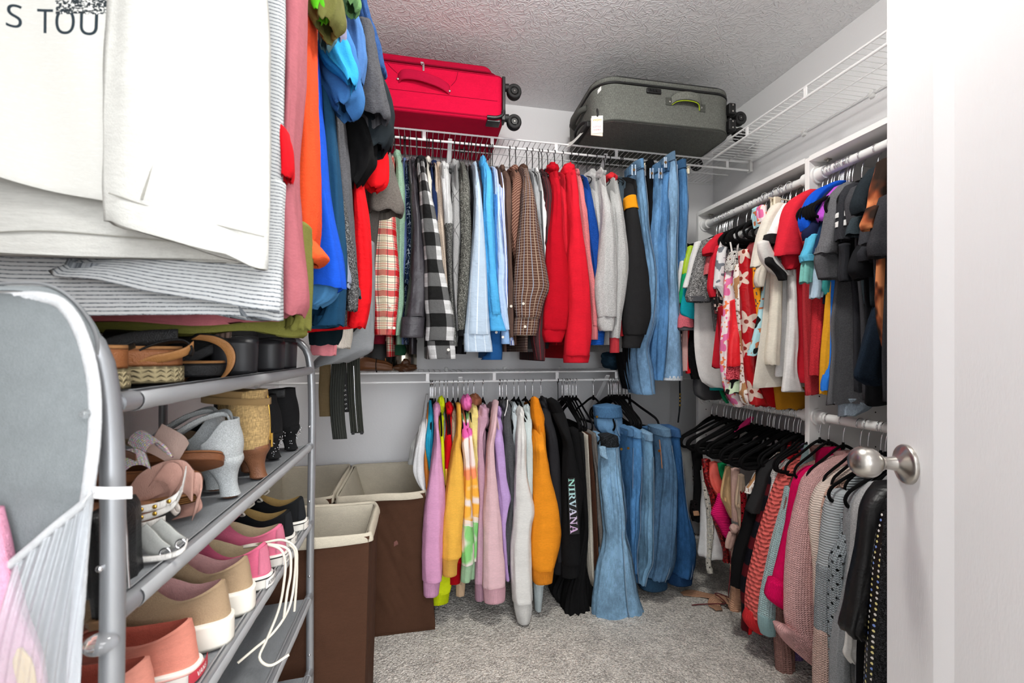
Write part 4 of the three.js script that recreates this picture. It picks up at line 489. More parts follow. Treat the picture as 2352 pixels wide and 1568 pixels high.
// ---------------------------------------------------------------- lower back rod, left to right
{
  const fl = (h) => fab(h, 'fleece'), rib = (h) => fab(h, 'fineRib'), hea = (h) => fab(h, 'heather');
  G('L', 'blouse', 'grey sheer blouse blown against the wall', 'blouse', solid(0xb9bab8, 0.9, { transmission: 0.35, thickness: 0 }), 988, '985 962 972; 1005 954 966; 1025 944 962; 1048 940 958; 1064 936 954', { f: 0.1, bare: true, hang: null });
  G('L', 'sweatshirt', 'white sweatshirt with its sleeve bent back', 'sweatshirt', fl(0xe9e9ea), 988, '957 970 980; 985 964 979; 1020 956 976; 1060 949 974; 1084 949 974; 1105 957 975; 1122 968 977', { f: 0.04, b: 0.03, more: [['collar', rib(0xe2e2e2), '905 978 983; 930 974 981; 960 970 980', 0.03, 0.17]] });
  G('L', 'sweatshirt', 'orange sweatshirt behind the orchid pink one', 'sweatshirt', fl(0xf0923f), 990, '925 983 989; 965 979 986; 1020 974 981; 1060 974 984; 1100 973 988; 1150 972 986; 1250 970 982; 1330 990 1016', { f: 0.075 });
  G('L', 'tee_shirt', 'turquoise top', 'top', fab(0x2aa6cc), 992.7, '920 985 991; 963 983 996; 1000 980 995; 1030 979 994; 1055 982 991; 1078 985 989', { f: 0.06, bare: false });
  G('L', 'sweatshirt', 'black sweatshirt squeezed beside the turquoise top', 'sweatshirt', fl(0x202024), 994.5, '925 988 997; 965 992 1001; 1000 993 1002; 1060 994 1002; 1150 996 1004', { f: 0.085 });
  G('L', 'sweatshirt', 'orchid pink sweatshirt', 'sweatshirt', fl(0xe0a2c8), 999.3, '930 995 1010; 965 997 1007; 985 998 1008; 1020 996 1012; 1060 990 1015; 1100 984 1020; 1150 976 1022; 1200 972 1020; 1250 970 1017; 1295 970 1016; 1330 971 1016', { f: -0.02, b: 0.042, cuff: '1327 972 1013; 1345 972 1010; 1364 973 1008', cm: rib(0xdfa4c8), collar: [1003, 940, 17, 36], colm: fl(0xd294ba) });
  G('L', 'hoodie', 'neon lime hoodie', 'hoodie', fl(0xd3e21d), 1009.4, '947 1007 1024; 975 1008 1019; 1030 1011 1021; 1100 1012 1024; 1200 1005 1025; 1300 1000 1032; 1340 995 1037; 1360 990 1034', { f: 0.06, b: 0.03, hood: [1013, 930, 18, 40], cuff: '1357 989 1034; 1385 988 1030', cm: rib(0xcbdc14) });
  G('L', 'sweatshirt', 'plain grey sweatshirt beside the neon lime hoodie', 'sweatshirt', hea(0x9fa09f), 1020, '955 1016 1028; 975 1017 1027; 1020 1018 1026; 1080 1020 1026; 1300 1040 1048', { f: 0.08 });
  G('L', 'sweatshirt', 'red sweatshirt with gold print on the chest', 'sweatshirt', fl(0xcf0f1c), 1028, '945 1023 1039; 980 1024 1037; 1010 1023 1037; 1030 1021 1039; 1060 1021 1036; 1120 1022 1036; 1220 1028 1050; 1290 1030 1060', { f: 0.055, hood: [1032, 940, 18, 34], cuff: '1285 1030 1060; 1338 1030 1057', cm: rib(0xb80d18), more: [['gold_print', solid(0xd9a13a, 0.5), '1077 1022 1027.5; 1096 1022 1027.5; 1114 1022 1027.5', 0.004, -0.028]] });
  G('L', 'sweater', 'beige turtleneck sweater', 'sweater', fab(0xdcc0a0, 'heather'), 1041, '945 1037 1051; 975 1036 1049; 1020 1038 1047; 1100 1045 1058; 1200 1050 1062; 1300 1052 1070; 1336 1047 1070', { f: 0.07, hood: [1043, 956, 15, 34], cuff: '1330 1047 1070; 1365 1047 1067', cm: rib(0xdcbd9b) });
  G('L', 'sweatshirt', 'golden yellow sweatshirt', 'sweatshirt', fl(0xf8bc4e), 1052, '926 1048 1058; 970 1049 1059; 1000 1047 1058; 1020 1041 1056; 1050 1035 1062; 1100 1027 1064; 1150 1021 1065; 1200 1017 1062; 1250 1015 1060; 1276 1013 1061', { f: -0.012, b: 0.045, crease: 0.0015, cuff: '1274 1014 1060; 1290 1016 1052; 1317 1016 1050', cm: rib(0xf6bd58) });
  G('L', 'sweatshirt', 'tie dye sweatshirt in pink, orange, yellow and green', 'sweatshirt', pat('tieDye', 'fleece'), 1065.4, '950 1057 1078; 985 1061 1078; 1020 1061 1078; 1060 1064 1079; 1100 1064 1081; 1150 1063 1083; 1200 1061 1085; 1250 1059 1088; 1292 1060 1088', { f: 0.005, b: 0.034, cuff: '1292 1061 1086; 1310 1059 1083; 1332 1058 1080', cm: rib(0xb7e0b5), hood: [1071, 924, 26, 36], hm: fl(0xe76fb0), more: [['sleeve', pat('tieDye', 'fleece'), '985 1072 1084; 1030 1075 1089; 1060 1077 1093; 1100 1078 1097; 1150 1081 1110; 1200 1083 1114; 1225 1085 1113; 1250 1086 1106; 1284 1086 1098', 0.026, 0.03], ['cuff', rib(0xb7e0b5), '1283 1080 1092; 1305 1079 1092; 1326 1078 1089', 0.02, 0.032]] });
  G('L', 'hoodie', 'brown hoodie behind the pale yellow one', 'hoodie', fl(0xb06f52), 1075, '925 1078 1098; 960 1080 1096; 1100 1084 1096', { f: 0.1, hood: [1089, 920, 30, 32] });
  G('L', 'hoodie', 'pale yellow hoodie', 'hoodie', fl(0xefdd8c), 1088.6, '940 1079 1097; 970 1078 1099; 1000 1081 1098; 1030 1086 1098; 1060 1091 1100; 1120 1096 1104', { f: 0.03, hood: [1088, 958, 24, 56] });
  G('L', 'hoodie', 'mauve pink hoodie with a ruched front', 'hoodie', fl(0xc99fb2), 1109.4, '938 1098 1124; 970 1098 1119; 1000 1096 1110; 1040 1094 1111; 1100 1096 1117; 1150 1099 1117; 1240 1094 1114; 1336 1091 1113', { f: 0.018, hood: [1110, 958, 28, 56], cuff: '1334 1091 1113; 1376 1092 1112', cm: rib(0xbd93a6) });
  G('L', 'sweatshirt', 'light rose pink sweatshirt', 'sweatshirt', fl(0xeac3c9), 1147, '920 1133 1144; 950 1129 1141; 985 1125 1137; 1020 1118 1133; 1060 1116 1135; 1100 1114 1140; 1150 1112 1144; 1200 1110 1149; 1250 1108 1154; 1300 1107 1160; 1344 1107 1161', { f: -0.012, b: 0.042, cuff: '1342 1109 1160; 1360 1110 1160; 1380 1111 1159', cm: rib(0xe9b6c2) });
  G('L', 'sweatshirt', 'lavender sweatshirt', 'sweatshirt', fl(0xc3a2d8), 1148.7, '936 1137 1151; 980 1139 1150; 1005 1134 1154; 1050 1136 1159; 1100 1140 1164; 1142 1143 1174; 1160 1146 1170; 1200 1148 1161; 1280 1155 1163; 1326 1159 1168', { f: 0.012, b: 0.034, hood: [1143, 946, 16, 30] });
  G('L', 'hoodie', 'dark grey hoodie beside the lavender sweatshirt', 'hoodie', hea(0x55565a), 1154.6, '925 1149 1159; 960 1150 1160; 1010 1152 1162; 1100 1158 1168; 1200 1162 1170', { f: 0.06, hood: [1154, 934, 14, 34] });
  G('L', 'hoodie', 'charcoal hoodie with a white drawstring', 'hoodie', hea(0x5d5e61), 1163.6, '930 1158 1171; 960 1157 1172; 985 1157 1173; 1020 1157 1179; 1060 1160 1180; 1100 1164 1182; 1150 1166 1183; 1200 1160 1181; 1250 1158 1178; 1292 1162 1175', { f: 0.025, hood: [1164, 944, 18, 48], cuff: '1290 1164 1174; 1332 1165 1173', cm: rib(0x4a4b4e), more: [['drawstring', solid(0xe8e8e6, 0.8), '918 1165 1167.5; 935 1163 1165; 955 1158 1160', 0.003, 0.05]] });
  G('L', 'hoodie', 'pale blue hoodie', 'hoodie', fl(0xd5dfe4), 1180.8, '932 1174 1188; 960 1176 1188; 1000 1177 1187; 1060 1179 1187; 1120 1182 1188', { f: 0.05, hood: [1181, 942, 15, 34] });
  G('L', 'sweatshirt', 'white sweatshirt reaching down to the carpet', 'sweatshirt', fl(0xe9e8e4), 1191, '938 1188 1200; 970 1189 1202; 1000 1187 1205; 1050 1185 1206; 1100 1182 1211; 1140 1180 1222; 1175 1179 1227; 1205 1178 1220; 1250 1174 1217; 1300 1174 1219; 1350 1176 1221; 1380 1178 1221', { f: -0.02, b: 0.04, crease: 0.0018, cuff: '1377 1179 1221; 1400 1182 1221; 1426 1188 1216', cm: rib(0xe8e7e3), hood: [1194, 950, 16, 34] });
  G('L', 'hoodie', 'ice mint hoodie behind the white sweatshirt', 'hoodie', fl(0xd3e0e0), 1207, '940 1203 1219; 970 1203 1221; 1000 1203 1219; 1050 1205 1223; 1100 1207 1228; 1200 1213 1238; 1300 1223 1251; 1340 1226 1249', { f: 0.02, b: 0.03, hood: [1211, 950, 20, 40], cuff: '1336 1226 1249; 1366 1227 1246; 1399 1229 1242', cm: rib(0xcfdcde) });
  G('L', 'hoodie', 'bright orange hoodie', 'hoodie', fl(0xf79a26), 1223.7, '968 1221 1237; 1000 1223 1246; 1025 1224 1250; 1050 1225 1254; 1100 1225 1263; 1150 1225 1277; 1182 1224 1282; 1215 1221 1286; 1240 1219 1286; 1270 1218 1281; 1304 1221 1272', { f: -0.015, b: 0.046, crease: 0.0016, cuff: '1300 1222 1272; 1318 1222 1270; 1335 1224 1268', cm: rib(0xf2942a), more: [['hood', fl(0xe98a1c), '914 1221 1235; 930 1219 1240; 960 1221 1249; 1000 1232 1252; 1028 1244 1252', 0.035, 0.09]] });
  G('L', 'hoodie', 'black zip hoodie', 'hoodie', fl(0x2a2a2d), 1242.3, '917 1241 1258; 960 1244 1265; 1000 1256 1276; 1050 1258 1284; 1100 1261 1287; 1150 1267 1288; 1200 1276 1290; 1284 1273 1291', { f: 0.025, b: 0.034, hood: [1249, 926, 20, 30], cuff: '1282 1272 1290; 1314 1272 1288', cm: rib(0x242427) });
  const nir = G('L', 'sweatshirt', 'black sweatshirt with lettering down the sleeve', 'sweatshirt', fl(0x171718), 1281.6, '925 1264 1284; 960 1272 1299; 1000 1289 1309; 1020 1294 1314; 1050 1293 1319; 1100 1291 1331; 1130 1291 1338; 1165 1290 1335; 1200 1289 1332; 1250 1289 1331; 1292 1290 1330', { f: -0.01, b: 0.04, fold: 0.003, crease: 0, hang: 'wire', cuff: '1290 1290 1330; 1322 1291 1328', cm: rib(0x1b1b1c), more: [['hood', fl(0x131314), '918 1256 1276; 940 1262 1290; 975 1280 1302; 1010 1290 1306', 0.04, 0.1]] });
  { // the lettering: a printed patch lying on the sleeve
    const cv = document.createElement('canvas'); cv.width = 512; cv.height = 128; const c = cv.getContext('2d'); c.fillStyle = '#171718'; c.fillRect(0, 0, 512, 128); const gr = c.createLinearGradient(0, 0, 512, 0); gr.addColorStop(0, '#9fe0cb'); gr.addColorStop(0.5, '#bcdbe4'); gr.addColorStop(0.75, '#ddd3ea'); gr.addColorStop(1, '#dcb9e0');
    c.fillStyle = gr; c.font = 'bold 118px serif'; c.textBaseline = 'middle'; c.save(); const w = c.measureText('NIRVANA').width; c.scale(500 / w, 1.12); c.fillText('NIRVANA', 4, 60); c.restore();
    const tx = new THREE.CanvasTexture(cv); tx.colorSpace = THREE.SRGBColorSpace; const m = new THREE.MeshStandardMaterial({ map: tx, roughness: 0.8, side: THREE.DoubleSide });
    const ca = atD(1304, 1098, 1.712), cb = atD(1308, 1228, 1.712), cc = atD(1323, 1098, 1.712), cd = atD(1333, 1228, 1.712), g = sheet((u, v) => { const s = v; const p = ca.clone().lerp(cb, u).lerp(cc.clone().lerp(cd, u), s); return p.add(V3(0, 0, -0.010 * (0.5 * s + 0.5) ** 2)); }, 24, 6, 0.001);
    g.translate(-nir.position.x, -nir.position.y, -nir.position.z); mesh('sleeve_print', g, m, nir);
  }
  // trousers and jeans
  const pn = (name, n, hex, kind, hook, rows, o = {}) => G('L', name, n, name === 'jeans' ? 'jeans' : 'trousers', typeof hex === 'number' ? fab(hex, kind) : hex, hook, rows, { pants: true, hang: 'silver', b: 0.075, fold: 0.011, f: 0.1, crease: 0.0014, ...o });
  pn('trousers', 'black flared trousers on the carpet', 0x151516, 'fleece', 1291.4, '985 1306 1326; 1030 1312 1330; 1100 1322 1340; 1200 1334 1348; 1300 1316 1342; 1350 1300 1340; 1395 1292 1346; 1420 1297 1347; 1431 1305 1340', { f: 0.03, b: 0.04 });
  pn('trousers', 'black trousers folded behind the lettered sweatshirt', 0x19191a, 'denim', 1298, '985 1300 1316; 1050 1304 1322; 1150 1300 1326; 1300 1282 1318; 1345 1264 1300; 1372 1275 1296', { f: 0.14 });
  pn('trousers', 'black cotton trousers beside the cream ones', 0x202021, 'denim', 1301, '990 1318 1332; 1040 1320 1336; 1100 1326 1342; 1200 1336 1346; 1300 1338 1356; 1385 1338 1362', { f: 0.1 });
  pn('trousers', 'cream trousers', 0xd6d0c2, 'heather', 1303.5, '992 1330 1340; 1060 1334 1343; 1150 1338 1347; 1237 1337 1351; 1300 1342 1353; 1330 1348 1355', { f: 0.08 });
  pn('trousers', 'dark brown trousers', 0x4c3023, 'denim', 1309, '992 1337 1347; 1050 1339 1352; 1150 1346 1361; 1250 1351 1365; 1300 1353 1367; 1350 1361 1369; 1385 1360 1370', { f: 0.07 });
  pn('trousers', 'grey denim trousers', 0x77736f, 'denim', 1316, '990 1345 1359; 1040 1348 1366; 1085 1354 1375; 1150 1357 1379; 1200 1361 1383; 1250 1365 1384; 1292 1369 1379', { f: 0.06 });
  const wb = (hex, rows, dd = -0.004, bb = 0.08) => ['waistband', fab(hex, 'denim'), rows, bb, dd];
  pn('jeans', 'pale blue slim jeans behind the flared pair', 0x9dbfdb, 'faded', 1323.6, '998 1360 1380; 1040 1364 1384; 1100 1372 1392; 1200 1380 1392; 1260 1380 1398; 1300 1374 1396; 1350 1367 1388; 1408 1360 1384', { f: 0.05, more: [wb(0x86adce, '996 1359 1380; 1010 1361 1382')] });
  pn('jeans', 'pale blue flared jeans with a ripped knee', 0x8fb9da, 'faded', 1362.9, '1006 1378 1413; 1022 1377 1417; 1060 1373 1421; 1100 1374 1425; 1150 1379 1431; 1190 1383 1434; 1225 1386 1432; 1250 1383 1438; 1280 1376 1445; 1300 1372 1449; 1350 1367 1458; 1392 1364 1468; 1425 1366 1482', { f: -0.02, b: 0.055, fold: 0.013, crease: 0.0022, more: [['elastic_waist', fab(0x3d4146, 'marl'), '1000 1377 1414; 1012 1377 1415; 1022 1377 1416', 0.058, -0.004], ['hem', fab(0x6d9cc4, 'denim'), '1417 1366 1478; 1428 1366 1483', 0.057, -0.002], ['pocket', fab(0x9fc4e0, 'denim'), '1026 1376 1391; 1045 1378 1394; 1053 1388 1396', 0.01, -0.052]] });
  pn('jeans', 'medium blue jeans with a round waist button', 0x6b95bb, 'faded', 1397.7, '938 1364 1424; 960 1366 1426; 985 1370 1428; 1020 1412 1430; 1060 1418 1430; 1150 1424 1436; 1250 1430 1444', { f: 0.12, b: 0.05, more: [wb(0x547fa8, '932 1364 1423; 944 1365 1425; 958 1366 1427', -0.004, 0.055)], btn: [[1371, 957]], bm: M.gold });
  pn('jeans', 'indigo jeans with white top stitching', 0x3c6690, 'faded', 1404, '985 1424 1442; 1020 1424 1442; 1060 1423 1441; 1150 1425 1440; 1250 1430 1448; 1320 1440 1452', { f: 0.07, more: [wb(0x5b86b0, '980 1425 1443; 996 1425 1443')], btn: [[1427, 1031]], bm: M.gold });
  pn('jeans', 'bright mid blue jeans', 0x5a93ca, 'faded', 1409, '990 1440 1462; 1040 1438 1463; 1100 1440 1461; 1150 1438 1457; 1200 1438 1457; 1250 1437 1449; 1300 1440 1448', { f: 0.05, more: [wb(0x72a2cf, '984 1440 1462; 1000 1440 1463')], btn: [[1443, 1029]], bm: M.gold });
  pn('jeans', 'light blue jeans curling at the hem', 0x7eaacb, 'faded', 1412, '995 1464 1485; 1040 1466 1488; 1100 1465 1490; 1150 1464 1490; 1200 1460 1491; 1250 1464 1489; 1280 1464 1485; 1300 1455 1476; 1327 1454 1467', { f: 0.06, crease: 0.002, more: [wb(0x8fb5d4, '990 1465 1486; 1006 1466 1487')], btn: [[1470, 1043]], bm: M.gold });
  pn('jeans', 'dark blue jeans behind the curling pair', 0x2f5f94, 'faded', 1415, '985 1482 1496; 1060 1484 1502; 1150 1488 1504; 1250 1476 1498; 1330 1462 1490', { f: 0.12, more: [wb(0x4875a3, '982 1482 1496; 996 1483 1497')] });
  pn('jeans', 'grey blue jeans with a copper front seam', 0x56799a, 'faded', 1418, '985 1499 1525; 1015 1502 1531; 1060 1505 1537; 1100 1503 1541; 1150 1496 1542; 1200 1493 1541; 1250 1489 1539; 1290 1485 1533; 1318 1481 1520', { f: 0.03, crease: 0.002, more: [wb(0x6c8eac, '980 1499 1526; 997 1501 1528'), ['hem', fab(0x33536f, 'denim'), '1318 1470 1527; 1332 1468 1528; 1347 1468 1528', 0.06, 0.03], ['stitching', solid(0xb07a55, 0.8), '1010 1514 1515.2; 1045 1517.5 1518.7; 1075 1520 1521', 0.004, -0.076]], btn: [[1514, 1035]], bm: M.gold });
  pn('jeans', 'deep blue jeans at the right end', 0x2f5c8d, 'faded', 1424, '985 1526 1546; 1040 1531 1551; 1100 1535 1557; 1150 1540 1563; 1200 1540 1576; 1230 1539 1583; 1260 1538 1585; 1290 1538 1584; 1312 1538 1577', { f: 0.06, fold: 0.014, crease: 0.0018, more: [wb(0x41699a, '980 1526 1546; 998 1528 1549'), ['hem', fab(0x21436b, 'denim'), '1310 1534 1582; 1322 1531 1585; 1335 1531 1584', 0.06, 0.0]] });
  // bare black velvet hangers bunched over the jeans
  for (const [px, tw, n] of [[1420, 0.35, 'black velvet hanger hooked last over the grey blue jeans'], [1427, -0.25, 'black velvet hanger tilted over the deep blue jeans'], [1434, -0.42, 'outermost bare black velvet hanger at the right end of the lower back rod']]) { const p = atD(px, 873, 2.045); hanger('silver', room(p.x + 0.03, 0.96, 2.045), Math.PI / 2 + tw, n); }
}
// ---------------------------------------------------------------- clothes in the organizer (rods run into the depth)
const SIDE = { RU: { rodX: 1.40, rodY: 1.734, neck: 0.1, where: 'on the upper organizer rod' }, RL: { rodX: 1.40, rodY: 0.867, neck: 0.1, where: 'on the lower organizer rod' } };
const yAt = (x, py, d) => atD(x, py, d).y;
// d: depth of the garment on its rod; rows of its sleeve or leading edge; o.body: "y front" rows of the body; o.hem: pixel row of the hem below the leading edge
function S(rowKey, name, n, cat, mat, d, rows, o = {}) {
  const row = SIDE[rowKey], t = thing(name, n + ' ' + row.where, cat);
  if (rows) { strip(t, o.part ?? (o.body || o.hem ? 'sleeve' : 'front'), o.sleeve ?? mat, d - (o.sd ?? 0.016), rows, { b: o.b ?? 0.017, n: 24, m: 26, fold: o.fold ?? 0.006, crease: o.crease ?? 0.0008, tilt: o.tilt ?? 0, hemWave: 0.006 }); }
  for (const [nm, mt, rr, bb, dd] of o.more ?? []) strip(t, nm, mt, d + (dd ?? -0.02), rr, { b: bb ?? 0.014, m: 16 });
  const rear = o.rear ?? 1.60;
  if (o.body || o.hem) {
    let B = o.body ? rowsOf(o.body).map(([y, x]) => atD(x, y, d)) : null;
    if (!B) { const R = rowsOf(rows), [y1, , r1] = R[Math.min(1, R.length - 1)], p = atD(r1, y1, d); p.x = Math.min(p.x, 1.30); const q = p.clone(); q.y = yAt(r1, o.hem, d); B = [p, p.clone().lerp(q, 0.33), p.clone().lerp(q, 0.66), q]; }
    const L = [{ x: row.rodX, y: row.rodY - row.neck, z: -d, a: 0.05, b: 0.006 }];
    const top = B[0].y < row.rodY - row.neck - 0.02 ? [] : null;
    B.forEach((p, i) => { const rx = i === 0 ? Math.min(rear, 2 * row.rodX - p.x) : rear - 0.02; const y = i === 0 && top === null ? Math.min(p.y, row.rodY - row.neck - 0.015) : p.y; L.push({ x: (p.x + rx) / 2, y, z: -d, a: Math.max(0.02, (rx - p.x) / 2), b: o.thick ?? lerp(0.009, 0.016, i / B.length) }); });
    mesh('body', loft(L, { n: 34, m: 26, fold: o.bodyFold ?? 0.008, freq: 4, run: 1.8, seed: hash(n) % 83, exp: 2.5, tilt: o.bodyTilt ?? 0, hemWave: 0.012 }), o.bm ?? mat, t);
  }
  settle(t);
  if (o.hang !== null) hanger(o.hang ?? (rowKey === 'RU' ? (/camisole|tank/.test(n) ? 'velvet' : 'slim') : /sweat|blouse|tee|flannel|jacket|rhinestone/.test(n) ? 'slim' : 'velvet'), room(row.rodX, row.rodY - 0.001, d), ((hash(n) % 11) - 5) * 0.02, 'black velvet hanger holding the ' + n.replace(/ (with|of|under|behind|beside) .*/, (m) => (m.length > 44 || !/(tee|white tee) (with|behind)/.test('tee' + m) ? '' : m)), row.where.replace('on the', 'velvet hangers of the'));
  return t;
}
{
  const j = (h) => fab(h, 'jersey'), he = (h) => fab(h, 'heather'), fl = (h) => fab(h, 'fleece');
  // ---- upper rod, from the far end
  S('RU', 'tank_top', 'black tank top at the far end', 'top', j(0x131314), 1.9, '560 1566 1580; 600 1563 1574; 640 1563 1572', { body: '566 1566; 640 1566; 740 1578; 860 1588' });
  S('RU', 'tank_top', 'grey striped tank top beside the far black one', 'top', pat('greyStripe'), 1.872, '572 1572 1586; 600 1568 1582; 640 1566 1576', { body: '575 1574; 640 1570; 730 1580; 760 1582' });
  S('RU', 'tee_shirt', 'pink and white long sleeved top', 'top', j(0xf3a3ad), 1.85, '590 1570 1584; 620 1564 1576; 650 1558 1571; 690 1554 1564; 716 1551 1562', { body: '592 1574; 660 1572; 740 1582', more: [['cuff', j(0xe9e6e4), '714 1550 1561; 733 1550 1560', 0.015, -0.016], ['stripe', j(0xeeeceb), '600 1563 1569; 650 1556 1561; 690 1553 1557', 0.012, -0.026]] });
  S('RU', 'tee_shirt', 'lime green short sleeved top', 'top', fab(0xa7c520, 'satin'), 1.83, '566 1580 1592; 590 1574 1586; 612 1570 1582; 630 1568 1578', { body: '570 1584; 650 1580; 752 1590' });
  S('RU', 'tee_shirt', 'emerald green top with a drooping sleeve', 'top', j(0x1aa56d), 1.81, '630 1568 1580; 660 1564 1574; 680 1560 1572; 696 1561 1569', { body: '585 1588; 680 1582; 740 1590' });
  S('RU', 'tee_shirt', 'turquoise top with a crumpled sleeve', 'top', j(0x14a3b2), 1.79, '656 1572 1582; 676 1568 1594; 700 1563 1595; 720 1564 1597; 731 1576 1595', { crease: 0.004, body: '580 1590; 680 1586; 760 1594' });
  S('RU', 'shorts', 'coral pink shorts', 'shorts', he(0xf27a88), 1.8, '705 1570 1590; 730 1559 1592; 752 1557 1594', { part: 'leg', b: 0.02, more: [['hem', fab(0x5a5a5e), '752 1557 1594; 758 1560 1594', 0.019, -0.014]] });
  S('RU', 'dress', 'dusty pink dress', 'dress', j(0xd2a6a0), 1.86, '745 1568 1582; 800 1566 1581; 851 1565 1580', { part: 'skirt' });
  S('RU', 'dress', 'narrow floral dress at the far end', 'dress', pat('leopard'), 1.88, '745 1560 1567; 800 1558 1567; 850 1560 1568', { part: 'skirt' });
  S('RU', 'dress', 'bright red dress behind the coral shorts', 'dress', j(0xd1141f), 1.845, '745 1580 1590; 800 1579 1589; 857 1578 1588', { part: 'skirt' });
  S('RU', 'dress', 'black lace dress beside the bright red one', 'dress', fab(0x121213, 'knit'), 1.825, '745 1587 1600; 800 1584 1600; 850 1586 1602; 870 1591 1604', { part: 'skirt' });
  S('RU', 'skirt', 'dark grey leather look skirt under the white tee', 'skirt', fab(0x3a3a3c, 'leather'), 1.84, '840 1594 1640; 870 1595 1660; 905 1597 1664; 918 1612 1650', { part: 'front', b: 0.03, more: [['lining', j(0x149a94), '886 1630 1668; 896 1631 1668', 0.02, -0.06], ['ribbon', j(0x0d8a55), '893 1651 1658; 915 1660 1668; 926 1668 1674', 0.004, -0.07]] });
  S('RU', 'tee_shirt', 'long plain white tee', 'shirt', j(0xe9e8e6), 1.755, '556 1596 1616; 590 1587 1606; 625 1580 1598; 648 1572 1592; 660 1569 1590', { body: '560 1604; 610 1594; 700 1595; 770 1595; 820 1599; 856 1606; 876 1613; 889 1630', rear: 1.58, bodyTilt: -0.03 });
  S('RU', 'tee_shirt', 'heather grey tee with a wide sleeve', 'shirt', fab(0xbdbdbc, 'marl'), 1.70, '552 1614 1636; 585 1602 1634; 620 1592 1631; 655 1584 1633; 680 1577 1634; 692 1580 1631', { b: 0.024, body: '555 1630; 620 1632; 700 1634; 760 1640' , more: [['hem', fab(0x55565a), '681 1577 1633; 693 1579 1631', 0.0235, -0.0165]] });
  S('RU', 'tee_shirt', 'red tee beside the heather grey one', 'shirt', j(0xcc2434), 1.645, '538 1646 1668; 556 1628 1656; 572 1616 1644; 584 1616 1640', { b: 0.022, body: '545 1656; 620 1652; 720 1648; 780 1643; 844 1637', more: [['sleeve', j(0xc92333), '566 1640 1652; 600 1632 1650; 640 1627 1647; 664 1626 1644; 682 1632 1646', 0.016, -0.03]] });
  S('RU', 'tee_shirt', 'salmon pink tee under the red sleeve', 'shirt', he(0xe9767c), 1.67, '590 1624 1634; 615 1619 1633; 631 1618 1632', { body: '560 1640; 650 1638; 720 1640' });
  S('RU', 'tee_shirt', 'white tee with grey leopard spots', 'shirt', pat('greyLeopard'), 1.60, '540 1662 1676; 575 1651 1668; 615 1645 1665; 655 1641 1663; 662 1641 1662', { b: 0.02, body: '545 1670; 620 1664; 700 1666', more: [['tie', j(0xe4e3e2), '655 1643 1660; 672 1654 1682; 691 1664 1680', 0.01, -0.03]] });
  S('RU', 'blouse', 'black and blush animal print blouse', 'blouse', pat('leopard', 'satin'), 1.62, '655 1645 1660; 680 1640 1663; 700 1642 1666; 716 1646 1664', { body: '600 1660; 680 1655; 716 1650', crease: 0.003 });
  S('RU', 'tank_top', 'dark red ribbed tank top', 'top', fab(0xb01623, 'fineRib'), 1.585, '705 1652 1666; 760 1654 1668; 840 1658 1672', { part: 'front', b: 0.02 });
  S('RU', 'camisole', 'pink floral camisole with a ruched side', 'camisole', pat('floralPink', 'satin'), 1.56, '590 1674 1684; 640 1666 1682; 680 1664 1690; 720 1664 1676; 770 1658 1674; 820 1657 1672; 860 1659 1672; 900 1668 1692; 934 1688 1708', { part: 'front', crease: 0.003 });
  S('RU', 'camisole', 'white crochet camisole over red', 'camisole', fab(0xefece6, 'eyelet'), 1.545, '578 1678 1698; 596 1671 1699; 612 1668 1697; 624 1668 1690', { part: 'front', more: [['red_panel', fab(0xc51f2c, 'fineRib'), '620 1667 1690; 645 1676 1692; 680 1682 1700; 720 1682 1700', 0.015, 0.0], ['strap', solid(0xf0ede8, 0.8), '556 1676 1679; 580 1680 1683', 0.003, -0.016], ['strap', solid(0xf0ede8, 0.8), '556 1694 1697; 580 1692 1695', 0.003, -0.016]] });
  S('RU', 'camisole', 'bright red satin camisole', 'camisole', fab(0xe4202a, 'satin'), 1.53, '690 1681 1692; 720 1680 1696; 760 1678 1699; 800 1673 1702; 841 1672 1703', { part: 'front', b: 0.022 });
  S('RU', 'tank_top', 'marled burgundy tank top', 'top', pat('pinkMix'), 1.54, '780 1672 1700; 830 1670 1700; 872 1668 1700', { part: 'front', b: 0.02 });
  S('RU', 'tank_top', 'mint tank top with black lettering print', 'top', pat('printMint'), 1.55, '820 1674 1702; 870 1674 1704; 904 1669 1705', { part: 'front', b: 0.022 });
  S('RU', 'blouse', 'white blouse with brown flower trim', 'blouse', pat('floralWhite', 'shirt'), 1.50, '606 1694 1705; 635 1687 1704; 680 1691 1704; 730 1696 1708; 780 1701 1711; 830 1704 1714; 880 1704 1720; 912 1703 1724; 930 1714 1727', { part: 'front', b: 0.02, crease: 0.002 });
  S('RU', 'tee_shirt', 'salmon top with a pale hem', 'top', he(0xe0666c), 1.485, '580 1706 1716; 620 1707 1722; 648 1710 1726', { body: '575 1712; 640 1714; 720 1716', more: [['hem', j(0xeac1c0), '646 1711 1727; 666 1717 1728', 0.016, -0.016]] });
  S('RU', 'dress', 'red dress with large cream flowers', 'dress', pat('flowersRed', 'satin'), 1.465, '575 1702 1712; 620 1703 1722; 660 1703 1730; 700 1705 1735; 760 1709 1736; 820 1713 1734; 880 1718 1736; 928 1724 1758', { part: 'front', b: 0.026, body: '600 1722; 700 1722; 800 1724; 880 1728; 932 1734', rear: 1.52 });
  S('RU', 'blouse', 'mustard blouse with a dark print', 'blouse', pat('camoGold'), 1.44, '610 1733 1742; 640 1728 1742; 665 1730 1742; 700 1735 1742; 728 1738 1742', { body: '600 1744; 720 1748; 880 1775; 940 1782', rear: 1.55, bm: fab(0xc98a24) });
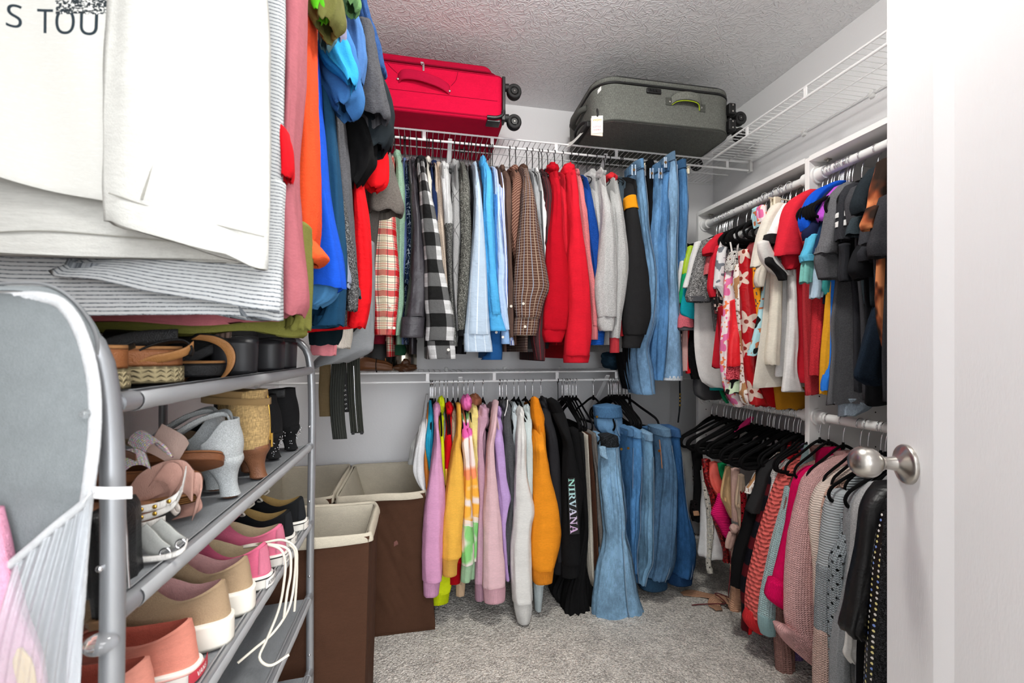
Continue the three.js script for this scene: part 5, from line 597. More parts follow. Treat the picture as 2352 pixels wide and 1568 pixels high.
  S('RU', 'skirt', 'pale blue skirt printed with birds', 'skirt', pat('birds'), 1.42, '640 1756 1768; 690 1748 1762; 740 1738 1755; 780 1728 1747; 816 1717 1739', { part: 'front', b: 0.012, hang: null, fold: 0.002, more: [['waist', pat('birds'), '477 1733 1742; 500 1735 1744; 522 1739 1744', 0.02, -0.01]] });
  S('RU', 'skirt', 'rose printed skirt clipped by the waist', 'skirt', pat('floralPink'), 1.405, '474 1742 1756; 492 1743 1754; 510 1746 1752', { part: 'waist', b: 0.02, hang: 'clip', more: [['panel', fab(0x19191a), '640 1742 1754; 690 1740 1752; 725 1740 1746', 0.012, 0.03]] });
  S('RU', 'tee_shirt', 'cream tee with a long drooping sleeve', 'shirt', j(0xe6dfd2), 1.385, '470 1776 1800; 492 1760 1784; 524 1746 1774; 560 1736 1764; 596 1729 1758; 613 1726 1757', { b: 0.024, body: '478 1790; 560 1768; 660 1759; 740 1751; 800 1742; 850 1734; 889 1727', rear: 1.66, bodyTilt: -0.06, more: [['sleeve', j(0xd9d0c2), '606 1744 1762; 625 1736 1758; 645 1733 1754; 659 1738 1750', 0.016, -0.03]] });
  S('RU', 'tee_shirt', 'ivory tee with a rolled hem', 'shirt', j(0xe9e2d2), 1.375, '600 1776 1792; 680 1774 1790; 760 1768 1788; 822 1762 1785; 838 1764 1784', { part: 'front', b: 0.022 });
  S('RU', 'tee_shirt', 'white ringer tee with black sleeve bands', 'shirt', j(0xf1efee), 1.36, '470 1798 1812; 496 1783 1804; 520 1771 1794; 542 1761 1786', { b: 0.02, body: '476 1806; 560 1800; 660 1797; 740 1792; 820 1784; 862 1778', bodyTilt: -0.02, more: [['sleeve_band', fab(0x262526, 'fleece'), '539 1757 1786; 552 1753 1787; 562 1758 1786', 0.021, -0.017], ['sleeve', j(0xe8e4e0), '555 1742 1762; 575 1743 1772; 600 1752 1788; 622 1768 1806; 634 1790 1824', 0.018, -0.03], ['sleeve_band', fab(0x262526, 'fleece'), '592 1759 1772; 604 1759 1780; 616 1772 1792; 628 1782 1804; 643 1791 1804', 0.012, -0.05]] });
  S('RU', 'tee_shirt', 'plain white tee squeezed against the red tee', 'shirt', j(0xeeecea), 1.345, '620 1812 1824; 700 1813 1826; 780 1810 1828; 850 1804 1826; 897 1797 1840', { part: 'front', b: 0.016, more: [['hem', j(0xe8e6e3), '886 1798 1838; 900 1797 1848', 0.017, 0.0]] });
  S('RU', 'tee_shirt', 'large red tee with its sleeve in front', 'shirt', j(0xd8293a), 1.325, '440 1846 1878; 458 1818 1862; 480 1803 1842; 520 1793 1836; 555 1786 1838; 588 1779 1842', { b: 0.03, fold: 0.005, body: '446 1860; 520 1836; 620 1823; 720 1826; 790 1829; 840 1822; 868 1808; 880 1812', rear: 1.64, more: [['sleeve', j(0xcb2232), '575 1790 1840; 592 1797 1838; 608 1800 1832; 619 1803 1818', 0.02, -0.012]] });
  S('RU', 'tee_shirt', 'coral red tee behind the large red one', 'shirt', he(0xe0444c), 1.305, '462 1842 1864; 490 1828 1854; 530 1828 1852; 566 1842 1858', { b: 0.02, body: '466 1856; 560 1850; 660 1845; 760 1847; 850 1850; 905 1852', bodyTilt: 0.03 });
  S('RU', 'tee_shirt', 'short coral tee with a crumpled hem', 'shirt', he(0xe23a44), 1.29, '560 1870 1884; 640 1872 1886; 700 1872 1888; 780 1867 1887; 840 1863 1886; 862 1863 1887', { part: 'front', b: 0.018, crease: 0.0025 });
  S('RU', 'tee_shirt', 'royal blue tee', 'shirt', j(0x1557cf), 1.28, '418 1912 1944; 436 1876 1912; 460 1854 1888; 490 1841 1872; 510 1836 1864; 530 1843 1853', { b: 0.022, body: '424 1915; 500 1884; 640 1876; 700 1878' });
  S('RU', 'tee_shirt', 'midnight navy tee', 'shirt', j(0x1d2547), 1.262, '430 1912 1940; 448 1890 1914; 480 1873 1898; 510 1861 1886; 534 1848 1876; 550 1852 1870', { b: 0.022, body: '432 1925; 520 1890; 700 1884' });
  S('RU', 'tee_shirt', 'light cyan tee', 'shirt', j(0x5cbbdf), 1.255, '540 1856 1872; 566 1850 1868; 588 1840 1872; 600 1843 1876', { b: 0.02, body: '470 1900; 560 1880; 680 1885', more: [['hem', j(0x66c2e4), '586 1839 1873; 601 1842 1877', 0.021, -0.016]] });
  S('RU', 'tee_shirt', 'sea green tee', 'shirt', j(0x7fc4bb), 1.262, '594 1846 1866; 625 1842 1866; 649 1840 1863', { b: 0.018, body: '480 1896; 600 1880; 700 1886' });
  S('RU', 'tee_shirt', 'deep navy tee with a straight sleeve', 'shirt', j(0x1f3a5a), 1.245, '490 1890 1908; 520 1880 1902; 550 1870 1897; 572 1863 1890; 584 1861 1885', { b: 0.02, body: '450 1915; 540 1896; 700 1892' });
  S('RU', 'tee_shirt', 'pale blue tee twisted at the sleeve', 'shirt', j(0xb9d0e2), 1.25, '596 1866 1884; 630 1864 1886; 655 1866 1890; 684 1865 1880', { b: 0.016, crease: 0.003, body: '480 1905; 600 1896; 690 1900' });
  S('RU', 'tee_shirt', 'magenta tee', 'shirt', j(0xc057d3), 1.225, '428 1920 1942; 450 1903 1924; 476 1890 1910; 498 1880 1904; 508 1886 1902', { b: 0.018, body: '434 1932; 520 1908; 690 1905' });
  S('RU', 'tee_shirt', 'teal and tan tee', 'shirt', j(0x3f9c98), 1.232, '645 1890 1910; 660 1888 1910; 676 1894 1908', { b: 0.016, body: '480 1918; 600 1906; 680 1906' });
  S('RU', 'tee_shirt', 'mustard yellow tee', 'shirt', j(0xe6a52a), 1.222, '560 1908 1922; 680 1902 1914; 740 1897 1912; 800 1891 1908; 870 1888 1905; 905 1888 1904', { part: 'front', b: 0.014 });
  S('RU', 'tee_shirt', 'cobalt blue tee', 'shirt', j(0x2d7bdc), 1.212, '560 1916 1930; 660 1908 1924; 720 1906 1920; 790 1904 1918; 840 1901 1914; 875 1889 1908; 896 1887 1905', { part: 'front', b: 0.013 });
  S('RU', 'tee_shirt', 'large charcoal grey tee beside the yellow and blue ones', 'shirt', he(0x76767a), 1.18, '424 1932 1956; 446 1912 1940; 480 1904 1926; 520 1896 1920; 556 1887 1919; 583 1874 1918', { b: 0.026, fold: 0.004, body: '430 1944; 520 1926; 620 1920; 690 1914; 740 1909; 800 1912; 850 1908; 900 1903; 928 1900', bodyFold: 0.016, rear: 1.6, bodyTilt: -0.03, more: [['sleeve', he(0x66666a), '580 1876 1920; 598 1874 1934; 618 1878 1936; 640 1884 1928', 0.022, -0.012]] });
  S('RU', 'tee_shirt', 'black tee with two white sleeve stripes', 'shirt', fab(0x3a3b40, 'heather'), 1.13, '424 1948 1972; 450 1932 1956; 490 1928 1954; 520 1926 1950; 552 1924 1950', { b: 0.022, body: '430 1962; 540 1946; 700 1960; 900 1964', more: [['white_stripe', j(0xe6e6e4), '487 1927.5 1955; 499 1927 1954', 0.0232, -0.016], ['white_stripe', j(0xe6e6e4), '508 1926 1952; 521 1925.5 1951', 0.0232, -0.016], ['tie', j(0x2a2b2f), '560 1930 1950; 590 1934 1948; 630 1930 1946; 645 1932 1952', 0.014, -0.02]] });
  S('RU', 'tee_shirt', 'faded charcoal tee beside the striped sleeve', 'shirt', he(0x4c4c50), 1.085, '428 1962 1990; 455 1950 1974; 480 1948 1984; 505 1950 1988; 516 1952 1986', { b: 0.022, crease: 0.003, body: '440 1975; 560 1965; 700 1975; 920 1985' });
  S('RU', 'tee_shirt', 'slate green tee under the charcoal one', 'shirt', he(0x3f4a50), 1.075, '500 1958 1994; 525 1948 1990; 540 1946 1984', { b: 0.022, body: '450 1985; 560 1975; 700 1985' });
  S('RU', 'tee_shirt', 'black tee lowest in the dark sleeves', 'shirt', j(0x1c1d20), 1.06, '560 1976 2008; 590 1958 1995; 620 1952 2000; 640 1966 2010', { b: 0.022, crease: 0.003, body: '460 1995; 620 1985; 760 1988; 930 1985' });
  S('RU', 'tee_shirt', 'dark blue grey tee with an open sleeve', 'shirt', fab(0x2a3238, 'heather'), 1.03, '384 2006 2030; 420 1978 2012; 450 1966 1998; 472 1962 1990; 490 1968 1990', { b: 0.024, body: '400 2010; 500 1995; 700 2000' });
  S('RU', 'tee_shirt', 'washed indigo tee flaring at the hem', 'shirt', fab(0x1e2a38, 'heather'), 1.04, '700 2012 2036; 760 1992 2034; 820 1974 2030; 866 1963 2028; 884 1990 2026', { part: 'front', b: 0.018, tilt: -0.12 });
  S('RU', 'tee_shirt', 'grey black tee with a folded cuff', 'shirt', he(0x45464b), 0.985, '500 1990 2014; 540 1984 2010; 560 1982 2004', { b: 0.02, body: '430 2015; 560 2005; 700 2010', more: [['sleeve', he(0x35363b), '565 1985 2010; 580 1975 2012; 600 1978 2018', 0.018, 0.02]] });
  S('RU', 'tee_shirt', 'rust and black bleach dyed tee', 'shirt', pat('bleach'), 0.955, '366 2026 2050; 400 2014 2040; 430 2006 2036; 460 2002 2032; 478 2000 2026', { b: 0.024, body: '372 2034; 480 2026; 600 2014; 690 2011; 740 2014; 780 2022; 800 2028', rear: 1.5, more: [['sleeve', pat('bleach'), '476 1996 2022; 495 1990 2018; 515 1982 2012; 527 1986 2008', 0.018, -0.025]] });
  S('RU', 'tee_shirt', 'near charcoal tee cut off by the door', 'shirt', he(0x3c3c40), 0.925, '450 2030 2056; 500 2014 2052; 545 2005 2050; 566 2000 2048; 590 2004 2046', { b: 0.024, body: '460 2040; 600 2036; 800 2026; 920 2030', rear: 1.5 });
  S('RU', 'tee_shirt', 'pale denim blue shirt tail below the charcoal tee', 'shirt', fab(0xaebccb, 'denim'), 1.2, '915 1926 1990; 935 1928 2000; 956 1930 1960', { part: 'front', b: 0.02, tilt: 0.2, hang: null });
  for (const [d, n] of [[1.575, 'farthest of the empty looking velvet hangers over the floral camisole'], [1.515, 'black velvet hanger with its loop over the red camisole'], [1.49, 'black velvet hanger with its loop above the flower trim blouse'], [1.452, 'black velvet hanger with its loop next to the cream tee']]) hanger('velvet', room(1.385, SIDE.RU.rodY - 0.001, d), 0.06, n);
}
// ---- lower organizer rod, from the far end
{
  const j = (h) => fab(h, 'jersey'), he = (h) => fab(h, 'heather'), fl = (h) => fab(h, 'fleece'), kn = (h) => fab(h, 'knit'), rb = (h) => fab(h, 'rib');
  const sheer = S('RL', 'beaded_top', 'sheer top covered with black beads', 'top', solid(0xd9dad8, 0.9, { transmission: 0.8, thickness: 0 }), 1.9, '1020 1556 1588; 1060 1553 1590; 1110 1556 1592; 1150 1566 1594; 1190 1580 1606; 1215 1590 1612; 1225 1596 1612', { part: 'front', b: 0.006 });
  {
    const R = rng(77), d = 1.886, N = 330, g = new THREE.SphereGeometry(1, 8, 6), m = new THREE.InstancedMesh(g, solid(0x0e0e10, 0.15), N), q = new THREE.Object3D(), L = [[1020, 1556, 1588], [1060, 1553, 1590], [1110, 1556, 1592], [1150, 1566, 1594], [1190, 1580, 1606], [1225, 1594, 1612]];
    for (let i = 0; i < N; i++) { const y = 1018 + R() * 212; let k = 0; while (k < 4 && L[k + 1][0] < y) k++; const t = clamp((y - L[k][0]) / (L[k + 1][0] - L[k][0]), 0, 1), x = lerp(lerp(L[k][1], L[k + 1][1], t), lerp(L[k][2], L[k + 1][2], t), R()), p = atD(x, y, d);
      q.position.set(p.x - sheer.position.x, p.y - sheer.position.y, p.z - sheer.position.z); const s = 0.0022 + R() * 0.002; q.scale.set(s, s * 1.7, s); q.rotation.set(0, 0, (R() - 0.5) * 1.6); q.updateMatrix(); m.setMatrixAt(i, q.matrix); m.setColorAt(i, new THREE.Color(R() < 0.75 ? 0x101012 : R() < 0.5 ? 0xb9a27c : 0x5a76a0)); }
    m.material = new THREE.MeshPhysicalMaterial({ color: 0xffffff, roughness: 0.15 }); m.name = 'beads'; m.userData.kind = 'stuff'; m.castShadow = true; sheer.add(m);
  }
  S('RL', 'top', 'black top with a lace hem', 'top', j(0x0f0f10), 1.85, '1034 1588 1612; 1070 1592 1614; 1120 1594 1616; 1160 1592 1616; 1186 1588 1614; 1196 1592 1610', { part: 'front', b: 0.016, more: [['lace', fab(0x1a1718, 'eyelet'), '1150 1586 1616; 1175 1584 1616; 1192 1590 1612', 0.012, -0.02], ['embroidery', solid(0xa97f5e, 0.7), '1174 1592 1604; 1184 1594 1606', 0.004, -0.034]] });
  S('RL', 'dress', 'white dress with a flared skirt', 'dress', j(0xeeeeed), 1.80, '1085 1616 1634; 1130 1618 1642; 1170 1612 1656; 1210 1610 1664; 1250 1608 1670; 1272 1606 1674; 1277 1608 1672', { part: 'front', b: 0.045, fold: 0.014 });
  S('RL', 'lace_top', 'cream lace top with a hanging crochet tie', 'top', fab(0xe9e5d8, 'eyelet'), 1.765, '1070 1612 1630; 1100 1614 1634; 1130 1616 1638; 1165 1622 1637; 1210 1624 1638; 1260 1624 1634; 1300 1622 1633; 1316 1626 1637', { part: 'front', b: 0.009 });
  S('RL', 'sequin_top', 'dark red sequin top', 'top', fab(0xffffff, 'satin', { map: pattern.redSequin, bs: 0.001 }), 1.745, '1055 1612 1630; 1100 1619 1642; 1145 1634 1650; 1190 1638 1652; 1220 1646 1662; 1245 1654 1668; 1272 1662 1673; 1290 1661 1675', { part: 'front', b: 0.014 });
  S('RL', 'top', 'coral top with a twisted front', 'top', fab(0xf1695c, 'satin'), 1.72, '1062 1632 1650; 1090 1630 1656; 1115 1635 1660; 1135 1646 1664; 1148 1655 1664', { part: 'front', b: 0.016, crease: 0.003 });
  S('RL', 'top', 'green top wedged behind the coral one', 'top', j(0x0f8a50), 1.70, '1064 1648 1668; 1085 1653 1668; 1107 1661 1667', { part: 'front', b: 0.012 });
  S('RL', 'top', 'hot pink pleated top', 'top', fab(0xec1c70, 'crossRib'), 1.685, '1136 1652 1668; 1155 1644 1672; 1177 1636 1674; 1186 1638 1676; 1205 1650 1678; 1232 1664 1673', { part: 'front', b: 0.02, crease: 0.003, more: [['strap', j(0xf03a80), '958 1722 1730; 975 1702 1722; 995 1684 1700', 0.012, 0.0]] });
  S('RL', 'camisole', 'tan ribbed camisole', 'camisole', fab(0xdcb98a, 'fineRib'), 1.64, '1072 1667 1677; 1105 1660 1679; 1142 1657 1681; 1165 1668 1683; 1190 1679 1684', { part: 'front', b: 0.013, more: [['piping', solid(0xd2ab79, 0.8), '1076 1666 1668; 1110 1659 1661.5; 1142 1656 1658.5; 1152 1664 1668', 0.005, -0.034]] });
  S('RL', 'top', 'dusty pink top with a knotted tie', 'top', j(0xceab9f), 1.61, '1076 1680 1697; 1120 1681 1698; 1165 1682 1697; 1196 1684 1698', { part: 'front', b: 0.014, more: [['tie', j(0xcba89c), '1222 1674 1692; 1245 1667 1686; 1258 1667 1680', 0.01, -0.03], ['tie', j(0xc7a498), '1222 1682 1698; 1255 1676 1692; 1282 1683 1690', 0.009, -0.018]] });
  { const t = scene.children.find((c) => c.userData.label?.startsWith('dusty pink top with a knotted')); const c = atD(1687, 1214, 1.57); mesh('knot', lump(c.sub(t.position), 0.018, 0.019, 0.016, 5, 0.25), j(0xcba89c), t); }
  S('RL', 'camisole', 'sand beige camisole', 'camisole', j(0xd7bfa5), 1.58, '1090 1697 1708; 1130 1693 1709; 1160 1690 1706; 1175 1694 1708; 1215 1700 1710', { part: 'front', b: 0.013, more: [['piping', solid(0xcbb093, 0.8), '1092 1696 1698; 1130 1692 1694; 1158 1690 1692; 1166 1694 1700', 0.005, -0.032]] });
  S('RL', 'top', 'red lace top behind the black jacket', 'top', fab(0x9c1420, 'eyelet'), 1.55, '1130 1702 1712; 1170 1704 1714; 1230 1704 1714', { part: 'front', b: 0.012 });
  S('RL', 'top', 'blush and white floral top', 'top', pat('floralWhite'), 1.49, '1040 1786 1806; 1065 1760 1778; 1085 1738 1752; 1104 1728 1746; 1122 1716 1738; 1132 1713 1728', { part: 'front', b: 0.014 });
  S('RL', 'dress', 'long plain black dress', 'dress', j(0x111112), 1.475, '1060 1752 1772; 1110 1734 1766; 1170 1718 1756; 1220 1707 1745; 1262 1692 1732; 1300 1684 1724; 1345 1682 1712', { part: 'front', b: 0.03, fold: 0.01 });
  S('RL', 'tee_shirt', 'black tee with a wide sleeve', 'shirt', j(0x2b2b2c), 1.45, '1044 1788 1816; 1064 1762 1798; 1086 1744 1778; 1115 1736 1768; 1146 1726 1758; 1168 1716 1752; 1176 1718 1746', { b: 0.022, body: '1050 1790; 1130 1770; 1250 1752', rear: 1.6 });
  S('RL', 'flannel_shirt', 'red and black plaid flannel shirt', 'shirt', pat('redPlaid', 'shirt'), 1.43, '1054 1784 1800; 1090 1770 1786; 1130 1757 1774; 1180 1744 1764; 1240 1726 1750; 1300 1712 1738; 1350 1704 1728; 1395 1707 1728; 1448 1708 1720', { b: 0.02, body: '1060 1795; 1200 1764; 1380 1730; 1448 1726' });
  S('RL', 'sweater', 'white sweater with a red neckline', 'sweater', kn(0xe4e2df), 1.42, '1056 1794 1812; 1080 1777 1794; 1120 1768 1784; 1180 1754 1772; 1260 1738 1756; 1330 1726 1744', { b: 0.018, more: [['neckline', j(0xb51a28), '1050 1790 1806; 1072 1772 1784; 1096 1763 1772; 1118 1762 1769', 0.01, 0.012]] });
  S('RL', 'sweater', 'coral chunky knit sweater', 'sweater', fab(0xf4716a, 'chunky'), 1.395, '1044 1852 1884; 1062 1816 1856; 1086 1792 1834; 1130 1777 1824; 1180 1759 1808; 1230 1744 1794; 1280 1733 1778; 1330 1723 1766; 1380 1718 1752; 1412 1719 1745', { b: 0.034, cuff: 1, body: '1050 1858; 1100 1822; 1200 1806; 1320 1780; 1420 1760', more: [['cuff', fab(0xe2353a, 'rib'), '1400 1717 1745; 1420 1711 1746; 1436 1716 1756; 1450 1732 1776', 0.028, -0.016], ['yoke', fab(0xb91420, 'eyelet'), '1042 1836 1866; 1052 1812 1840; 1072 1794 1814; 1100 1782 1796; 1112 1780 1790', 0.02, 0.008]] });
  S('RL', 'sweater', 'lavender open knit sweater', 'sweater', fab(0xcdb4de, 'eyelet'), 1.375, '1066 1844 1866; 1080 1826 1842; 1100 1814 1828; 1120 1808 1820; 1140 1808 1818', { b: 0.016, body: '1070 1850; 1160 1820; 1400 1820; 1530 1818', bm: kn(0xa488bf), more: [['tail', kn(0x9a7db8), '1500 1822 1842; 1530 1823 1842; 1552 1827 1839', 0.012, -0.02]] });
  S('RL', 'sweater', 'ice blue waffle knit sweater', 'sweater', kn(0xb9d8da), 1.35, '1120 1810 1822; 1160 1802 1816; 1200 1790 1808; 1250 1776 1800; 1300 1764 1790; 1350 1753 1781; 1413 1745 1778', { b: 0.026, body: '1090 1830; 1200 1812; 1400 1790', more: [['cuff', fab(0xa9cfd2, 'fineRib'), '1411 1744 1778; 1435 1744 1778; 1455 1750 1778', 0.024, -0.016]] });
  S('RL', 'sweater', 'dusty mauve knit sweater', 'sweater', kn(0xa87f77), 1.335, '1055 1890 1912; 1068 1850 1888; 1088 1828 1850; 1130 1816 1832; 1180 1805 1822; 1250 1792 1814; 1330 1780 1808; 1390 1777 1810; 1450 1779 1812; 1500 1783 1822; 1542 1786 1822', { b: 0.022, body: '1062 1880; 1150 1840; 1400 1822' });
  S('RL', 'sweater', 'hot pink ribbed sweater with a folded cuff', 'sweater', fab(0xf30d63, 'fineRib'), 1.30, '1074 1858 1890; 1086 1840 1874; 1110 1826 1856; 1150 1819 1846; 1200 1811 1834; 1260 1799 1820; 1320 1782 1810; 1352 1776 1807', { b: 0.028, body: '1080 1870; 1200 1840; 1400 1822', more: [['cuff', fab(0xf30d63, 'rib'), '1334 1771 1800; 1350 1766 1806; 1372 1764 1807; 1390 1784 1806; 1396 1794 1804', 0.032, -0.018]] });
  S('RL', 'sweater', 'pale pink eyelet knit sweater', 'sweater', kn(0xf7c3c0), 1.245, '1040 1955 1990; 1054 1912 1960; 1074 1876 1924; 1104 1850 1888; 1150 1838 1872; 1200 1823 1872; 1260 1812 1877; 1330 1806 1880; 1400 1806 1882; 1450 1814 1882; 1486 1838 1880', { b: 0.036, crease: 0.002, body: '1050 1950; 1150 1890; 1350 1886; 1500 1886', more: [['cuff', kn(0xf5bfbd), '1440 1787 1806; 1456 1789 1838; 1480 1808 1874; 1508 1840 1879; 1528 1864 1878', 0.034, -0.02]] });
  S('RL', 'sweater', 'cream sweater with a scalloped edge', 'sweater', fab(0xf0ddd0, 'crossRib'), 1.185, '1075 1940 1965; 1092 1912 1945; 1118 1884 1915; 1155 1868 1898; 1200 1865 1888; 1260 1870 1889; 1310 1875 1890; 1400 1878 1892', { b: 0.022, body: '1080 1950; 1200 1890; 1568 1886' });
  S('RL', 'sweater', 'blush open work knit sweater', 'sweater', fab(0xeec3b0, 'eyelet'), 1.16, '1080 1980 2000; 1096 1940 1966; 1118 1906 1938; 1150 1892 1910; 1200 1888 1900; 1250 1887 1896; 1310 1888 1898', { b: 0.014, body: '1090 1980; 1200 1900; 1568 1890' });
  S('RL', 'sweater', 'grey and blush colour block rib sweater', 'sweater', fab(0xb4babd, 'crossRib'), 1.12, '1130 1915 1945; 1155 1904 1938; 1190 1897 1937; 1230 1891 1934; 1270 1888 1926; 1300 1885 1915', { b: 0.03, body: '1120 1940; 1200 1920; 1568 1905', more: [['lower_sleeve', kn(0xa3aaae), '1298 1884 1914; 1350 1881 1911; 1400 1880 1909; 1446 1879 1908', 0.028, -0.016], ['blush_block', kn(0xdcbcb0), '1444 1879 1908; 1500 1877 1907; 1600 1876 1908', 0.0275, -0.016]] });
  S('RL', 'sweater', 'grey lace knit sweater with a gathered cuff', 'sweater', fab(0xa2abb0, 'eyelet'), 1.08, '1185 1936 1950; 1230 1934 1947; 1262 1922 1947; 1285 1911 1946; 1330 1911 1940; 1400 1910 1934; 1450 1911 1926; 1520 1912 1922', { b: 0.02, body: '1150 1960; 1300 1940; 1568 1926' });
  S('RL', 'sweatshirt', 'plain heather grey sweatshirt', 'sweatshirt', he(0xa4a7aa), 1.06, '1112 1985 2010; 1132 1962 1992; 1160 1949 1972; 1210 1946 1966; 1260 1948 1968; 1320 1940 1960; 1400 1927 1950; 1480 1915 1946; 1600 1910 1946', { b: 0.022, body: '1120 2000; 1300 1966; 1568 1944' });
  S('RL', 'sweatshirt', 'light heather grey sweatshirt', 'sweatshirt', he(0xcbcccd), 1.035, '1110 2000 2030; 1138 1976 2004; 1165 1964 1985; 1210 1962 1980; 1260 1962 1976; 1320 1955 1968; 1400 1948 1962', { b: 0.018, body: '1116 2016; 1300 1980; 1560 1962' });
  S('RL', 'tee_shirt', 'white slub tee tail', 'shirt', j(0xe3e1dd), 1.025, '1440 1944 1970; 1480 1942 1970; 1500 1939 1969; 1520 1952 1968', { part: 'front', b: 0.012, hang: null });
  S('RL', 'blouse', 'black blouse with a wide sleeve', 'blouse', fab(0x121214, 'satin'), 0.99, '1112 2022 2050; 1140 1998 2040; 1170 1984 2034; 1220 1978 2030; 1270 1972 2020; 1330 1960 2002; 1400 1948 1982; 1446 1940 1968; 1458 1948 1967', { b: 0.03, body: '1120 2030; 1300 1990; 1460 1972; 1600 1966', bm: j(0x141416) });
  S('RL', 'top', 'black top studded with rhinestones', 'top', fab(0xffffff, 'satin', { map: pattern.rhinestone, bs: 0.0004 }), 0.945, '1180 2034 2052; 1230 2024 2050; 1300 2012 2046; 1380 2006 2040; 1450 2000 2034; 1520 1997 2026; 1600 1994 2020', { part: 'front', b: 0.022 });
  S('RL', 'jacket', 'charcoal textured jacket cut off by the door', 'jacket', fab(0x434447, 'marl'), 0.915, '1150 2044 2070; 1300 2034 2064; 1400 2030 2060; 1480 2022 2054; 1600 2012 2046', { b: 0.02 });
  for (const [d, tw, n] of [[1.925, 0.3, 'white plastic hanger farthest along the lower organizer rod'], [1.82, 0.12, 'velvet hanger over the black lace hem top'], [1.66, 0.05, 'velvet hanger with a tan strap on its loop'], [1.56, -0.05, 'velvet hanger with a gold chain strap'], [1.535, 0.04, 'velvet hanger crowded left of the floral top'], [1.51, -0.04, 'velvet hanger touching the blush floral top'], [1.10, 0.02, 'velvet hanger carrying gold leopard straps'], [1.05, 0.03, 'velvet hanger over the light grey sweatshirt']]) hanger('velvet', room(1.392, SIDE.RL.rodY - 0.001, d), tw, n);
  // nude dress fallen on the carpet with its ties, and the dark red cord
  const dress = thing('dress', 'nude ribbed dress trailing onto the carpet with spread ties', 'dress');
  strip(dress, 'skirt', fab(0xc5977a, 'crossRib'), 1.50, '1300 1680 1706; 1340 1682 1704; 1372 1680 1704; 1388 1676 1706; 1400 1676 1700', { b: 0.02, fold: 0.008, rim: false });
  const flatTie = (pts, w, nm, m) => { const P = pts.map(([x, y, h]) => atY(x, y, 0.006 + (h ?? 0))); const c = new THREE.CatmullRomCurve3(P, false, 'centripetal'); mesh(nm, sheet((u, v) => { const p = c.getPoint(u), d = c.getTangent(u); return p.add(V3(-d.z, 0, d.x).normalize().multiplyScalar((v - 0.5) * w * (0.55 + 0.45 * Math.min(1, u * 6)))).add(V3(0, 0.003 * Math.sin(u * 17 + v * 2), 0)); }, 40, 6, 0.0022, 0.3, w), m, dress); };
  flatTie([[1566, 1364], [1600, 1362], [1640, 1371], [1662, 1374, 0.012], [1680, 1384, 0.02], [1695, 1392, 0.01]], 0.052, 'tie', fab(0xc99a7c, 'crossRib'));
  flatTie([[1652, 1402], [1640, 1385, 0.004], [1655, 1372, 0.018], [1672, 1378, 0.02]], 0.05, 'tie', fab(0xc5977a, 'crossRib'));
  settle(dress);
  const cord = thing('cord', 'thin dark red cord lying on the carpet across the nude tie', 'cord');
  mesh('strand', tube([atY(1589, 1389, 0.006), atY(1615, 1387, 0.006), atY(1645, 1386, 0.018), atY(1668, 1385, 0.03), atY(1655, 1372, 0.04), atY(1642, 1363, 0.035), atY(1650, 1362, 0.03), atY(1665, 1368, 0.03), atD(1674, 1352, 1.5), atD(1678, 1300, 1.52), atD(1677, 1265, 1.53)], 0.0022, 60, 7), solid(0x5c0f16, 0.8), cord);
  settle(cord);
}
